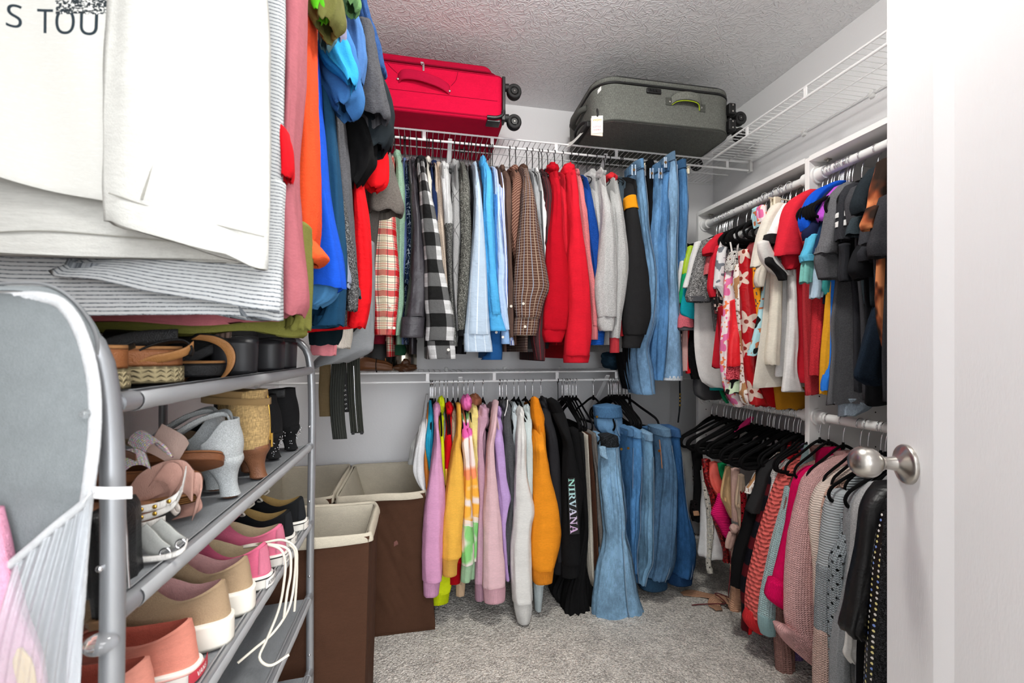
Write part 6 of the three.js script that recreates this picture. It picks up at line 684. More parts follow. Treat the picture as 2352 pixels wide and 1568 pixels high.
// ---------------------------------------------------------------- the left rod, nearest garment first
{
  const j = (h) => fab(h, 'jersey'), he = (h) => fab(h, 'heather'), fl = (h) => fab(h, 'fleece'), WHERE = 'on the left rod';
  const rodT = thing('hanging_rod', 'white rod along the left wall that carries the left clothes', 'rod'); mesh('bar', cylBetween(room(-0.38, 2.06, 0.02), room(-0.38, 2.06, 1.72), 0.013, 16), M.whitePlastic, rodT); mesh('bracket', rbox(0.28, 0.02, 0.012, 0.002, -0.53, 2.035, -1.7), M.wire, rodT); mesh('bracket', rbox(0.28, 0.02, 0.012, 0.002, -0.53, 2.035, -0.03), M.wire, rodT); settle(rodT);
  // d: depth on the rod; sleeve rows "y left right"; body rows "y right edge"; hem = last row of the body
  function LW(name, n, cat, mat, d, rows, o = {}) {
    const t = thing(name, n + ' ' + WHERE, cat);
    if (o.body) {
      const B = rowsOf(o.body).map(([y, x]) => atD(x, y, d + (o.bd ?? 0.03))), L = [{ x: -0.38, y: 1.965, z: -d - 0.03, a: 0.05, b: 0.008 }, { x: -0.385, y: 1.93, z: -d - 0.03, a: 0.16, b: 0.012 }];
      for (const p of B) if (p.y < 1.91) L.push({ x: (p.x - 0.64) / 2, y: p.y, z: p.z, a: (p.x + 0.64) / 2, b: o.thick ?? 0.016 });
      mesh('body', loft(L, { n: 44, m: 34, fold: o.bodyFold ?? 0.008, freq: 4.5, run: 1.6, seed: hash(n) % 83, exp: 2.6, slant: o.bodySlant ?? 0, hemWave: o.wave ?? 0.01 }), o.bm ?? mat, t);
    }
    if (rows) strip(t, o.part ?? 'sleeve', mat, d, rows, { b: o.b ?? 0.025, n: 30, m: 30, fold: o.fold ?? 0.006, crease: o.crease ?? 0.001, hemWave: o.hw ?? 0.008, slant: o.slant ?? 0 });
    for (const [nm, mt, rr, bb, dd, sl] of o.more ?? []) strip(t, nm, mt, d + (dd ?? 0), rr, { b: bb ?? 0.02, n: 28, m: 18, slant: sl ?? 0 });
    return o.keep ? t : settle(t);
  }
  // the nearest: a white tee that faces the camera, with print
  const tee = LW('tee_shirt', 'large white tee with dark lettering nearest to the camera', 'shirt', fab(0xd0cfc9, 'jersey'), 0.515, '-330 330 520; -220 282 575; -60 258 606; 120 248 614; 300 240 616; 440 236 614; 558 236 612', { b: 0.016, fold: 0.007, slant: -0.285, hw: 0.006, body: '-260 560; -120 600; 100 611; 300 612; 480 612; 606 611', bd: 0.055, thick: 0.012, bodyFold: 0.005, wave: 0.004, keep: true });
  {
    const cv = document.createElement('canvas'); cv.width = 1024; cv.height = 1740; const c = cv.getContext('2d'), k = 1024 / 412; c.fillStyle = '#d0cfc9'; c.fillRect(0, 0, 1024, 1740);
    const R = rng(3); for (let i = 0; i < 9000; i++) { c.fillStyle = R() < 0.5 ? 'rgba(255,255,255,0.16)' : 'rgba(150,150,140,0.05)'; c.fillRect(R() * 1024, R() * 1740, 14 + R() * 30, 1.5); }
    const Y = (s) => s * 1740; c.save(); c.translate((78 + 160) * k, Y(0.482)); c.rotate(0.035); c.fillStyle = '#1d2b33'; c.font = '190px sans-serif'; const w = c.measureText('TOU').width; c.scale(162 * k / w, 1.0); c.fillText('TOU', 0, 0); c.fillText('S', -170, -8); c.restore();
    for (let i = 0; i < 1500; i++) { c.fillStyle = R() < 0.75 ? '#20282d' : '#e9e8e3'; c.fillRect((128 + 124 * R() + 160) * k, Y(0.24 + 0.18 * R()), 5 + R() * 16, 3 + R() * 7); }
    const tx = new THREE.CanvasTexture(cv); tx.colorSpace = THREE.SRGBColorSpace; const m = new THREE.MeshStandardMaterial({ map: tx, roughness: 0.95, bumpMap: T.cloth, side: THREE.DoubleSide }); m.bumpMap = null;
    mesh('printed_panel', sheet((u, v) => { const x = lerp(-160, 252, u), hem = lerp(352, 472, u) + 9 * Math.sin(u * 4), y = lerp(hem, -264, v); const p = atD(x, y, 0.535); p.z += 0.006 * Math.sin(u * 7 + v * 2) * (1 - 0.5 * v); return p; }, 40, 40, 0.002), m, tee);
    const seam = (pts, D) => mesh('seam', tube(pts.map(([x, y]) => atD(x, y, D)), 0.0011, 30, 6), fab(0xd5d3c9, 'jersey'), tee);
    seam([[487, 48], [455, 130], [420, 220], [372, 330], [345, 400], [325, 458]], 0.4985); 
    const hemLine = (pts, D) => mesh('hem_stitching', tube(pts.map(([x, y]) => atD(x, y, D)), 0.0008, 30, 6), fab(0xd9d7cd, 'jersey'), tee);
    hemLine([[250, 443], [330, 470], [420, 496], [520, 522], [606, 543]], 0.4995);
    hemLine([[-60, 536], [100, 530], [300, 545], [480, 560], [602, 548]], 0.556);
    settle(tee);
  }
  LW('tee_shirt', 'white tee with thin grey stripes behind the lettered one', 'shirt', pat('teeStripe'), 0.60, '420 610 656; 540 420 654; 600 240 652; 640 150 650; 668 110 648', { b: 0.014, slant: -0.17, body: '-200 640; 0 658; 200 658; 400 655; 560 652; 660 648; 730 646', bd: 0.03, bodyFold: 0.007, wave: 0.012 });
  LW('tee_shirt', 'mauve pink tee', 'shirt', j(0xb76a72), 0.69, '-60 652 706; 80 654 700; 200 654 694; 330 652 684; 420 650 683; 520 648 689; 600 646 698; 660 646 707; 700 646 706; 722 648 696', { b: 0.03, body: '-100 700; 300 676; 500 676; 700 678; 744 640', bd: 0.02 });
  LW('tee_shirt', 'bright red tee just showing behind the striped one', 'shirt', j(0xd8121f), 0.645, '300 645 660; 350 646 671; 395 648 673; 413 650 668', { b: 0.02 });
  LW('tee_shirt', 'olive green shirt with the widest hem', 'shirt', fab(0x80803f, 'canvas'), 0.755, '520 696 713; 600 696 712; 680 692 711; 735 680 708; 757 660 707', { b: 0.03, body: '-60 700; 300 700; 560 706; 680 706; 766 702', bd: 0.01, thick: 0.03, wave: 0.012 });
  LW('tee_shirt', 'coral orange tee below the orange sweatshirt', 'shirt', j(0xee7a5c), 0.775, '500 680 694; 560 684 700; 620 688 706; 680 690 711; 692 692 709', { b: 0.025 });
  LW('sweatshirt', 'bright orange sweatshirt with a turned up cuff', 'sweatshirt', fl(0xf0552b), 0.80, '-60 696 724; 60 695 722; 160 692 723; 260 690 727; 350 688 732; 440 686 736; 500 687 736; 545 694 732; 572 702 724', { b: 0.045, body: '-60 712; 300 705; 560 700; 650 694', bd: 0.04, more: [['cuff', fl(0xf26233), '556 712 727; 572 704 740; 590 702 753; 600 702 748; 608 703 728', 0.036, 0.0]] });
  LW('tee_shirt', 'steel blue tee', 'shirt', j(0x4f8abc), 0.93, '560 700 770; 640 706 777; 668 708 779; 690 708 764; 704 708 738', { b: 0.03, body: '100 712; 500 735; 660 752; 706 730', bd: 0.03 });
  LW('tee_shirt', 'royal blue tee with a straight sleeve', 'shirt', j(0x1b55cd), 0.905, '60 706 722; 150 710 732; 230 712 737; 330 714 745; 430 716 754; 530 715 773; 600 713 787; 640 712 792; 661 711 794', { b: 0.03, body: '100 715; 400 730; 640 745', bd: 0.035 });
  LW('tee_shirt', 'dark petrol blue tee', 'shirt', fab(0x1d4766, 'jersey'), 1.0, '120 733 757; 220 737 766; 320 743 775; 420 750 784; 520 754 790; 610 756 793; 680 752 790; 720 740 788; 746 716 787', { b: 0.035, body: '100 735; 400 760; 640 775; 752 782', bd: 0.03, thick: 0.022 });
  LW('tee_shirt', 'navy and white ringer tee', 'shirt', j(0x98a1b4), 1.04, '560 786 792; 610 788 799; 640 790 805; 662 789 804', { b: 0.02, more: [['band', j(0x20222e), '650 789 806; 665 788 800', 0.021, 0]] });
  LW('sweatshirt', 'mid grey cotton sweatshirt', 'sweatshirt', he(0x66666a), 1.12, '200 766 790; 280 768 793; 350 771 799; 430 779 806; 510 787 813; 600 796 820; 650 799 823; 684 802 830', { b: 0.035, body: '100 760; 400 785; 600 797; 740 797', bd: 0.03 });
  LW('sweatshirt', 'black and white marled sweatshirt', 'sweatshirt', fab(0x8c8c8c, 'marl'), 1.085, '468 786 794; 530 789 806; 590 792 816; 650 796 822; 700 797 820; 714 797 818', { b: 0.03, body: '200 775; 500 790; 700 796; 745 796', bd: 0.03 });
  LW('tee_shirt', 'red shirt with a rounded hem', 'shirt', fab(0xe0121c, 'shirt'), 1.22, '380 819 832; 430 813 836; 490 811 846; 550 811 852; 620 812 855; 690 808 853; 730 804 845; 752 801 838', { b: 0.04, crease: 0.0006, body: '200 810; 500 830; 680 835; 770 822', bd: 0.02, thick: 0.03, bodySlant: 0.08 });
  // short sleeves that stick out over the row
  const sl = (n, mat, d, rows, o = {}) => LW('tee_shirt', n, 'shirt', mat, d, rows, { b: 0.035, crease: 0.004, fold: 0.012, hw: 0.014, body: o.body ?? null, bd: 0.02, ...o });
  sl('bright green tee at the very top', j(0x58b81d), 0.765, '-60 712 738; -10 715 750; 20 718 754; 34 724 746', { b: 0.022 });
  sl('olive tee with a drooping short sleeve', j(0x6f6f3c), 0.785, '-70 716 758; -20 708 784; 20 708 787; 50 716 780; 70 728 766');
  sl('fern green tee beside the ceiling', j(0x66905a), 0.97, '-60 780 812; -20 782 826; 8 785 828; 24 796 816', { b: 0.025 });
  sl('sage green tee', j(0x8aa77d), 0.84, '55 706 728; 80 706 727; 100 707 721; 112 709 718', { b: 0.018 });
  sl('grey teal tee', j(0x5f7f83), 0.88, '50 728 762; 75 731 766; 95 736 755; 103 738 750', { b: 0.025 });
  sl('lilac grey tee', j(0x8d8ba4), 0.925, '20 756 786; 60 758 795; 88 760 797; 104 766 790', { b: 0.025 });
  sl('bright sky blue tee with a curled sleeve', j(0x35a7e2), 0.93, '60 738 786; 110 732 800; 150 748 812; 176 780 817; 194 798 814', { b: 0.03 });
  sl('denim blue tee with a ruffled sleeve', fab(0x3e74b0, 'jersey'), 0.985, '70 745 800; 120 734 818; 160 732 826; 200 740 830; 232 758 826; 250 770 814; 258 778 802', { b: 0.045, crease: 0.007 });
  sl('slate blue tee', j(0x4a72a9), 1.07, '20 792 820; 80 796 836; 130 802 842; 170 806 838; 190 812 832');
  sl('faded navy tee with the highest sleeve', fab(0x2f4f82, 'denim'), 1.19, '-60 796 826; 0 812 842; 60 824 860; 110 834 876; 145 842 884; 164 846 885; 172 850 870');
  sl('washed black tee', he(0x58585c), 1.12, '60 820 858; 140 814 872; 190 806 884; 230 800 892; 258 800 895; 268 808 888');
  sl('black tee with a ruffled sleeve', j(0x20262a), 1.2, '170 826 880; 230 816 897; 280 812 904; 310 816 903; 335 822 894; 346 830 884', { crease: 0.007, b: 0.045 });
  sl('jet black tee hanging lowest in the dark sleeves', j(0x111112), 1.17, '280 798 846; 330 796 862; 370 797 862; 405 800 846; 428 806 822', { crease: 0.006 });
  sl('charcoal tee behind the black sleeves', he(0x37383b), 1.3, '200 850 890; 260 846 900; 310 848 906; 340 852 900');
  sl('red tee with a rolled open sleeve', j(0xe3141d), 1.31, '320 868 888; 352 856 890; 384 840 892; 410 832 891; 428 834 882; 435 846 868', { b: 0.03, crease: 0.002 });
  sl('taupe grey tee at the far end', he(0x746e68), 1.43, '300 868 890; 350 866 896; 400 858 908; 440 849 920; 470 844 928; 491 846 924', { b: 0.045, crease: 0.001, fold: 0.005, body: '300 870; 600 860; 700 850' });
  LW('skirt', 'pale grey pleated trousers with a wide cuff', 'trousers', fab(0x8e9194, 'canvas'), 1.46, '560 842 862; 640 842 860; 700 838 860; 750 826 860; 790 770 859; 815 726 852; 838 716 800', { part: 'leg', b: 0.05, slant: 0.2, fold: 0.006 });
  LW('tank_top', 'white ribbed tank top hem', 'top', fab(0xe4ddd2, 'rib'), 1.36, '700 716 810; 770 716 808; 800 716 803', { part: 'front', b: 0.025 });
  LW('tee_shirt', 'blush pink shirt hem', 'shirt', j(0xf2939c), 1.33, '720 716 776; 790 716 774; 816 716 772', { part: 'front', b: 0.025 });
  LW('tee_shirt', 'black and teal shirt hem', 'shirt', j(0x122329), 1.29, '700 712 790; 770 712 788; 792 714 778', { part: 'front', b: 0.025 });
}
// ---------------------------------------------------------------- suitcases on the top shelf
function planShape(w, d, r) { const s = new THREE.Shape(), a = w / 2, b = d / 2; s.moveTo(-a + r, -b); s.lineTo(a - r, -b); s.absarc(a - r, -b + r, r, -Math.PI / 2, 0); s.lineTo(a, b - r); s.absarc(a - r, b - r, r, 0, Math.PI / 2); s.lineTo(-a + r, b); s.absarc(-a + r, b - r, r, Math.PI / 2, Math.PI); s.lineTo(-a, -b + r); s.absarc(-a + r, -b + r, r, Math.PI, 1.5 * Math.PI); return s; }
const planBox = (w, d, h, r, bev) => { const g = new THREE.ExtrudeGeometry(planShape(w - 2 * bev, d - 2 * bev, Math.max(0.004, r - bev)), { depth: h - 2 * bev, bevelThickness: bev, bevelSize: bev, bevelSegments: 4, curveSegments: 10 }); g.translate(0, 0, bev).rotateX(-Math.PI / 2); g.computeBoundingBox(); g.translate(0, -g.boundingBox.min.y, 0); return boxUV(g); };
const planLoop = (w, d, r, y, rad) => { const p = planShape(w, d, r).getSpacedPoints(80).slice(0, -1).map((q) => V3(q.x, y, -q.y)); return tube(p, rad, 160, 6, true); };
function spinner(parent, x, y, z, s = 1) { // a wheel that points along +x
  const h = new THREE.Group(); h.name = partName(parent, 'wheel'); parent.add(h); h.position.set(x, y, z);
  mesh('fork', join([new THREE.CylinderGeometry(0.013 * s, 0.015 * s, 0.03, 14).rotateZ(Math.PI / 2).translate(0.012, 0, 0), tube([V3(0.02, 0.003, 0), V3(0.04, -0.004, 0), V3(0.055, -0.02, 0)], 0.0085 * s, 14, 8)]), M.blackSoft, h);
  mesh('tyre', join([new THREE.TorusGeometry(0.021 * s, 0.0075 * s, 10, 28).translate(0.052, -0.016, 0.009), new THREE.TorusGeometry(0.021 * s, 0.0075 * s, 10, 28).translate(0.052, -0.016, -0.009)]), M.rubberBlack, h);
  mesh('hub', new THREE.CylinderGeometry(0.012 * s, 0.012 * s, 0.028, 18).rotateX(Math.PI / 2).translate(0.052, -0.016, 0), M.blackPlastic, h); mesh('axle', new THREE.CylinderGeometry(0.003, 0.003, 0.032, 10).rotateX(Math.PI / 2).translate(0.052, -0.016, 0), M.steel, h);
}
{
  const red = fab(0xd60d3c, 'canvas'), redDark = fab(0xb40a33, 'canvas'), t = thing('suitcase', 'crimson soft suitcase lying on the top shelf with its black wheels to the right', 'suitcase', room(0.03, 2.1025, 2.118));
  const w = 0.66, d = 0.43, h = 0.2; // front face at D = 1.903
  mesh('shell', planBox(w, d, h, 0.035, 0.012), red, t);
  const lid = planBox(w - 0.05, d - 0.02, 0.036, 0.05, 0.014); lid.translate(-0.02, h + 0.004, 0); mesh('front_pocket', lid, redDark, t);
  mesh('zipper', planLoop(w - 0.045, d - 0.015, 0.05, h + 0.006, 0.004), fab(0x8d0a2a, 'canvas'), t);
  mesh('piping', mergeGeometries([planLoop(w - 0.004, d - 0.004, 0.035, 0.012, 0.0045), planLoop(w - 0.004, d - 0.004, 0.035, h - 0.008, 0.0045)]), redDark, t);
  // carry handle on the side that faces the room
  const zf = d / 2, hp = [V3(-0.115, 0.128, zf), V3(-0.1, 0.137, zf + 0.016), V3(-0.05, 0.138, zf + 0.024), V3(0.0, 0.13, zf + 0.025), V3(0.055, 0.118, zf + 0.02), V3(0.085, 0.108, zf + 0.008), V3(0.093, 0.104, zf)];
  const hc = new THREE.CatmullRomCurve3(hp, false, 'centripetal'); mesh('carry_handle', sheet((u, v) => hc.getPoint(u).add(V3(0, (v - 0.5) * 0.036, (v - 0.5) * 0.006)), 40, 6, 0.006, 0.2, 0.03), fab(0xb9103a, 'canvas'), t);
  for (const [x, y] of [[-0.118, 0.126], [0.094, 0.101]]) mesh('rivet', new THREE.SphereGeometry(0.0055, 14, 10).scale(1, 1, 0.6).translate(x, y, zf + 0.004), M.steel, t);
  mesh('stitching', join([tube([V3(-0.12, 0.15, zf), V3(-0.15, 0.175, zf + 0.001), V3(-0.165, 0.193, zf)], 0.001, 12, 5), tube([V3(0.1, 0.125, zf), V3(0.12, 0.15, zf + 0.001), V3(0.13, 0.19, zf)], 0.001, 12, 5), tube([V3(-0.32, 0.083, zf + 0.0005), V3(0.3, 0.083, zf + 0.0005)], 0.0009, 4, 5)]), fab(0x8d0a2a, 'canvas'), t);
  mesh('corner_guard', join([rbox(0.014, 0.15, 0.02, 0.004, w / 2 - 0.002, 0.118, zf - 0.004), tube([V3(w / 2 - 0.002, 0.05, zf - 0.002), V3(w / 2 - 0.006, 0.026, zf), V3(w / 2 - 0.03, 0.012, zf + 0.001), V3(w / 2 - 0.075, 0.01, zf)], 0.0085, 24, 8), rbox(0.06, 0.018, 0.05, 0.004, w / 2 - 0.045, 0.004, zf - 0.03), rbox(0.018, 0.045, 0.05, 0.004, w / 2 - 0.003, 0.025, zf - 0.02)]), M.blackPlastic, t);
  spinner(t, w / 2, 0.17, zf - 0.04, 1.15); spinner(t, w / 2, 0.035, zf - 0.04, 1.15);
  const z = new THREE.Group(); z.name = 'zipper_pull'; t.add(z); mesh('slider', rbox(0.014, 0.008, 0.01, 0.002, -0.02, h + 0.01, zf - 0.006), M.chrome, z); mesh('pull_tab', join([new THREE.TorusGeometry(0.006, 0.0015, 8, 16).translate(-0.018, h + 0.003, zf + 0.002), rbox(0.008, 0.026, 0.002, 0.0009, -0.014, h - 0.015, zf + 0.005)]), M.chrome, z);
  for (const x of [-0.2, 0.18]) mesh('foot', rbox(0.03, 0.012, 0.022, 0.004, x, -0.004, -0.1), M.blackSoft, t);
}
{
  const gm = fab(0x7b7d77, 'canvas', { map: T.weave }), t = thing('suitcase', 'grey tweed look suitcase on the top shelf near the right wall', 'suitcase', room(1.09, 2.1025, 2.03), -0.02);
  const w = 0.67, d = 0.47, h = 0.165;
  mesh('shell', planBox(w, d, h, 0.1, 0.008), gm, t);
  const lid = planBox(w, d, 0.026, 0.1, 0.012); lid.translate(0, h + 0.008, 0); mesh('lid', lid, gm, t);
  mesh('zipper', mergeGeometries([planLoop(w - 0.004, d - 0.004, 0.1, h + 0.004, 0.0055), planLoop(w - 0.008, d - 0.008, 0.1, h + 0.028, 0.004)]), M.blackSoft, t);
  mesh('piping', planLoop(w - 0.002, d - 0.002, 0.1, 0.006, 0.004), fab(0x5b5d58, 'canvas'), t);
  const zf = d / 2;
  mesh('combination_lock', join([rbox(0.07, 0.024, 0.012, 0.0058, -0.075, 0.145, zf + 0.003), ...[0, 1, 2].map((i) => new THREE.CylinderGeometry(0.005, 0.005, 0.006, 12).rotateZ(Math.PI / 2).translate(-0.092 + i * 0.014, 0.145, zf + 0.009))]), M.blackPlastic, t);
  const hp = [V3(0.01, 0.112, zf), V3(0.03, 0.122, zf + 0.018), V3(0.08, 0.125, zf + 0.028), V3(0.13, 0.118, zf + 0.022), V3(0.15, 0.1, zf)], hc = new THREE.CatmullRomCurve3(hp, false, 'centripetal');
  mesh('carry_handle', sheet((u, v) => hc.getPoint(u).add(V3(0, (v - 0.5) * 0.034, 0.004 * Math.sin(Math.PI * v))), 36, 8, 0.009, 0.15, 0.03), fab(0x85877f, 'canvas', { map: T.weave }), t);
  mesh('handle_lining', sheet((u, v) => hc.getPoint(u).add(V3(0, -0.019 + (v - 0.5) * 0.003, -0.003 + v * 0.002)), 36, 3, 0.005, 0.15, 0.01), solid(0xb7d21c, 0.7), t);
  mesh('handle_patch', join([rbox(0.03, 0.034, 0.004, 0.0015, -0.002, 0.108, zf + 0.001), rbox(0.03, 0.034, 0.004, 0.0015, 0.162, 0.095, zf + 0.001)]), fab(0x696b65, 'canvas', { map: T.weave }), t);
  for (const [x, y] of [[0.004, 0.108], [0.157, 0.096]]) mesh('rivet', new THREE.SphereGeometry(0.005, 12, 8).scale(1, 1, 0.5).translate(x, y, zf + 0.003), M.steel, t);
  for (const y of [0.115, 0.04]) { mesh('wheel_bracket', join([rbox(0.035, 0.05, 0.03, 0.006, w / 2 - 0.014, y, zf - 0.02), rbox(0.02, 0.05, 0.12, 0.006, w / 2 - 0.002, y, zf - 0.07)]), M.blackSoft, t); for (const s of [0.014, -0.014]) mesh('rivet', new THREE.SphereGeometry(0.0042, 10, 8).scale(1, 1, 0.6).translate(w / 2 - 0.014, y + s, zf - 0.004), M.steel, t); spinner(t, w / 2 + 0.008, y, zf - 0.06, 1.1); spinner(t, w / 2 + 0.008, y, -zf + 0.07, 1.1); }
  // left end: grab handle, black base bar, bar code sticker
  mesh('grab_handle', tube([V3(-w / 2 + 0.004, 0.12, 0.1), V3(-w / 2 - 0.02, 0.118, 0.07), V3(-w / 2 - 0.026, 0.112, 0.02), V3(-w / 2 - 0.02, 0.106, -0.04), V3(-w / 2 + 0.004, 0.1, -0.06)], 0.013, 30, 10), fab(0x6f716c, 'canvas', { map: T.weave }), t);
  mesh('base_bar', join([rbox(0.03, 0.03, 0.2, 0.008, -w / 2 - 0.004, 0.022, 0.05), tube([V3(-w / 2, 0.03, 0.14), V3(-w / 2 - 0.022, 0.045, 0.1), V3(-w / 2 - 0.022, 0.045, 0.0), V3(-w / 2, 0.03, -0.04)], 0.007, 24, 8)]), M.blackSoft, t);
  mesh('sticker', sheet((u, v) => { const a = Math.PI * (1.19 + 0.055 * u), r = 0.1005; return V3(-w / 2 + 0.1 + r * Math.cos(a), 0.132 + 0.018 * v + 0.012 * u, zf - 0.1 - r * Math.sin(a)); }, 10, 4, 0.0006), solid(0xe8e8e6, 0.6), t);
  const zz = new THREE.Group(); zz.name = 'zipper_pull'; t.add(zz); mesh('slider', join([rbox(0.018, 0.007, 0.009, 0.002, -0.2, h + 0.005, zf - 0.002), rbox(0.018, 0.007, 0.009, 0.002, -0.222, h + 0.006, zf - 0.003)]), M.chrome, zz);
}
{ // luggage tag with printed words, paper strip
  const t = thing('luggage_tag', 'white luggage tag printed ENJOY THE LITTLE THINGS hanging off the grey suitcase', 'tag');
  const cv = document.createElement('canvas'); cv.width = 200; cv.height = 320; const c = cv.getContext('2d'); c.fillStyle = '#f4efe9'; c.fillRect(0, 0, 200, 320); c.textAlign = 'center'; c.font = 'italic bold 58px serif'; c.fillStyle = '#e8a93c'; c.fillText('enjoy', 100, 92); c.font = '34px sans-serif'; c.fillStyle = '#8fcbb9'; c.fillText('THE', 100, 150); c.font = 'bold 38px monospace'; c.fillStyle = '#a8455a'; c.fillText('LITTLE', 100, 212); c.fillText('THINGS', 100, 270);
  const tx = new THREE.CanvasTexture(cv); tx.colorSpace = THREE.SRGBColorSpace; const a = atD(1358.5, 307, 1.80), b = atD(1384.5, 303, 1.80), e = atD(1358.5, 267, 1.795);
  const fr = (u, v) => a.clone().addScaledVector(b.clone().sub(a), u).addScaledVector(e.clone().sub(a), v);
  mesh('card', rbox(b.x - a.x + 0.002, e.y - a.y + 0.003, 0.006, 0.0028, (a.x + b.x) / 2, (a.y + e.y) / 2 - 0.004, a.z - 0.0035), solid(0xe9dccb, 0.5), t);
  mesh('print', sheet((u, v) => fr(u, v).add(V3(0, -0.004 * u + 0.0, 0.001)), 4, 6, 0.0006), new THREE.MeshStandardMaterial({ map: tx, roughness: 0.4, side: THREE.DoubleSide }), t);
  mesh('strap', tube([fr(0.5, 0.94).add(V3(0, 0, 0.002)), fr(0.52, 1.1).add(V3(0, 0, 0.006)), fr(0.5, 1.35), fr(0.62, 1.2).add(V3(0, 0, -0.01))], 0.004, 20, 8), M.blackSoft, t); settle(t);
  const s = thing('paper_strip', 'crumpled white airline paper strip dangling beside the grey suitcase', 'paper strip'); const P = [[1384, 262, 1.86], [1366, 276, 1.9], [1348, 292, 1.93], [1330, 312, 1.97], [1312, 330, 2.02], [1302, 334, 2.06]].map(([x, y, d]) => atD(x, y, d)), cc = new THREE.CatmullRomCurve3(P); mesh('strip', sheet((u, v) => cc.getPoint(u).add(V3(0.012 * (v - 0.5), 0.026 * (v - 0.5), 0.004 * Math.sin(u * 9))), 30, 4, 0.0008), solid(0xe3e2de, 0.7), s); settle(s);
}
// ---------------------------------------------------------------- laundry hampers
function hamper(label, top, bot, h, seed, handle) {
  const t = thing('laundry_hamper', label, 'hamper'), brown = fab(0x4f3527, 'canvas', { bs: 0.0006 }), linen = fab(0xcfc6b3, 'canvas');
  const C = (q, y, s = 0) => [[q[0] + s, q[2] + s], [q[1] - s, q[2] + s], [q[1] - s, q[3] - s], [q[0] + s, q[3] - s]].map(([x, d]) => room(x, y, d));
  const A = C(bot, 0.012), B = C(top, h), A2 = C(bot, 0.05, 0.03), B2 = C(top, h + 0.002, 0.009);
  const wall = (a, b, c, d, amp, k) => sheet((u, v) => { const p = a.clone().lerp(b, u), q = d.clone().lerp(c, u), r = p.lerp(q, v), n = b.clone().sub(a).cross(V3(0, 1, 0)).normalize(), e = Math.sin(Math.PI * u) ** 0.6 * Math.sin(Math.PI * v) ** 0.5; return r.addScaledVector(n, amp * e * (perlin.noise(u * 3.1 + seed + k * 5, v * 2.1 + seed, seed) + 0.5 * perlin.noise((u + v) * 5 + seed, (u - v) * 7, k + seed) + 0.35 * perlin.noise((u + v * 0.6) * 14 + k, seed, v * 3))); }, 26, 26, 0.003, 0.4, h);
  for (let i = 0; i < 4; i++) { const j = (i + 1) % 4; mesh('side_panel', wall(A[i], A[j], B[j], B[i], 0.01, i), brown, t); mesh('liner', wall(A2[i], A2[j], B2[j], B2[i], 0.003, i + 7), linen, t); }
  mesh('base', box(bot[1] - bot[0], 0.012, bot[3] - bot[2], (bot[0] + bot[1]) / 2, 0.007, -(bot[2] + bot[3]) / 2), brown, t);
  mesh('laundry_mesh', box(bot[1] - bot[0] - 0.03, 0.01, bot[3] - bot[2] - 0.03, (bot[0] + bot[1]) / 2, 0.2, -(bot[2] + bot[3]) / 2), M.dark, t);
  // liner folded over the rim
  const loop = []; for (let i = 0; i < 4; i++) for (let k = 0; k < 8; k++) { const p = B[i].clone().lerp(B[(i + 1) % 4], (k + (k === 0 ? 0.25 : 0)) / 8); p.y += 0.004 * perlin.noise(i * 2 + k * 0.4, seed, 3); loop.push(p); }
  const rc = new THREE.CatmullRomCurve3(loop, true, 'centripetal'), mid = room((top[0] + top[1]) / 2, 0, (top[2] + top[3]) / 2);
  mesh('liner_rim', sheet((u, v) => { const p = rc.getPoint(u % 1), o = p.clone().sub(mid); o.y = 0; o.normalize(); const a = v * Math.PI; return p.add(o.multiplyScalar(-0.008 * Math.cos(a) + 0.001)).add(V3(0, 0.007 * Math.sin(a) - (v > 0.5 ? (v - 0.5) * 0.034 * (1 + 0.5 * perlin.noise(u * 9, seed, 1)) : 0), 0)); }, 120, 8, 0.0022, 1.4, 0.04), linen, t);
  if (handle) { const cc = new THREE.CatmullRomCurve3(handle.map(([x, y, d]) => atD(x, y, d)), false, 'centripetal'); mesh('carry_strap', sheet((u, v) => cc.getPoint(u).add(V3(0.003 * Math.sin(u * 12), (v - 0.5) * 0.018, 0.002)), 24, 4, 0.002), fab(0x8a5f58, 'canvas'), t); }
  return settle(t);
}
hamper('tall brown hamper with a cream liner nearest to the shoe rack', [-0.60, -0.135, 1.262, 1.53], [-0.58, -0.15, 1.25, 1.51], 0.60, 3, [[846, 1275, 1.32], [845, 1300, 1.31], [842, 1325, 1.3], [838, 1350, 1.29]]);
hamper('brown hamper with an open cream liner against the back wall by the pink sweatshirt', [-0.312, 0.02, 1.775, 2.27], [-0.185, 0.06, 1.79, 2.26], 0.548, 11, [[930, 1235, 1.80], [915, 1244, 1.785], [895, 1254, 1.79], [868, 1257, 1.80]]);
hamper('brown hamper with a drooping cream liner in the back left corner', [-0.645, -0.325, 1.77, 2.27], [-0.63, -0.33, 1.79, 2.26], 0.55, 23, null);
// ---------------------------------------------------------------- belts, strap and things on the lower shelf
function belt(label, mat, w, pts, extra) { const t = thing('belt', label, 'belt'), c = new THREE.CatmullRomCurve3(pts.map(([x, y, d]) => atD(x, y, d)), false, 'centripetal'); mesh('strap', sheet((u, v) => c.getPoint(u).add(V3((v - 0.5) * w, 0, 0.002 * Math.cos((v - 0.5) * 3))), 40, 5, 0.0035, 0.5, w), mat, t); extra?.(t, c); return settle(t); }
belt('tan webbing belt hanging at the left of the four belts', fab(0x8f7a58, 'fineRib'), 0.036, [[704, 150, 1.62], [736, 420, 1.62], [748, 760, 1.62], [747, 850, 1.62], [745, 900, 1.62], [747, 956, 1.62]]);
belt('dark olive webbing belt with a square end', fab(0x3b3d39, 'crossRib'), 0.046, [[704, 150, 1.60], [770, 420, 1.60], [782, 760, 1.60], [778, 840, 1.60], [774, 900, 1.60], [776, 960, 1.60], [781, 1008, 1.60]]);
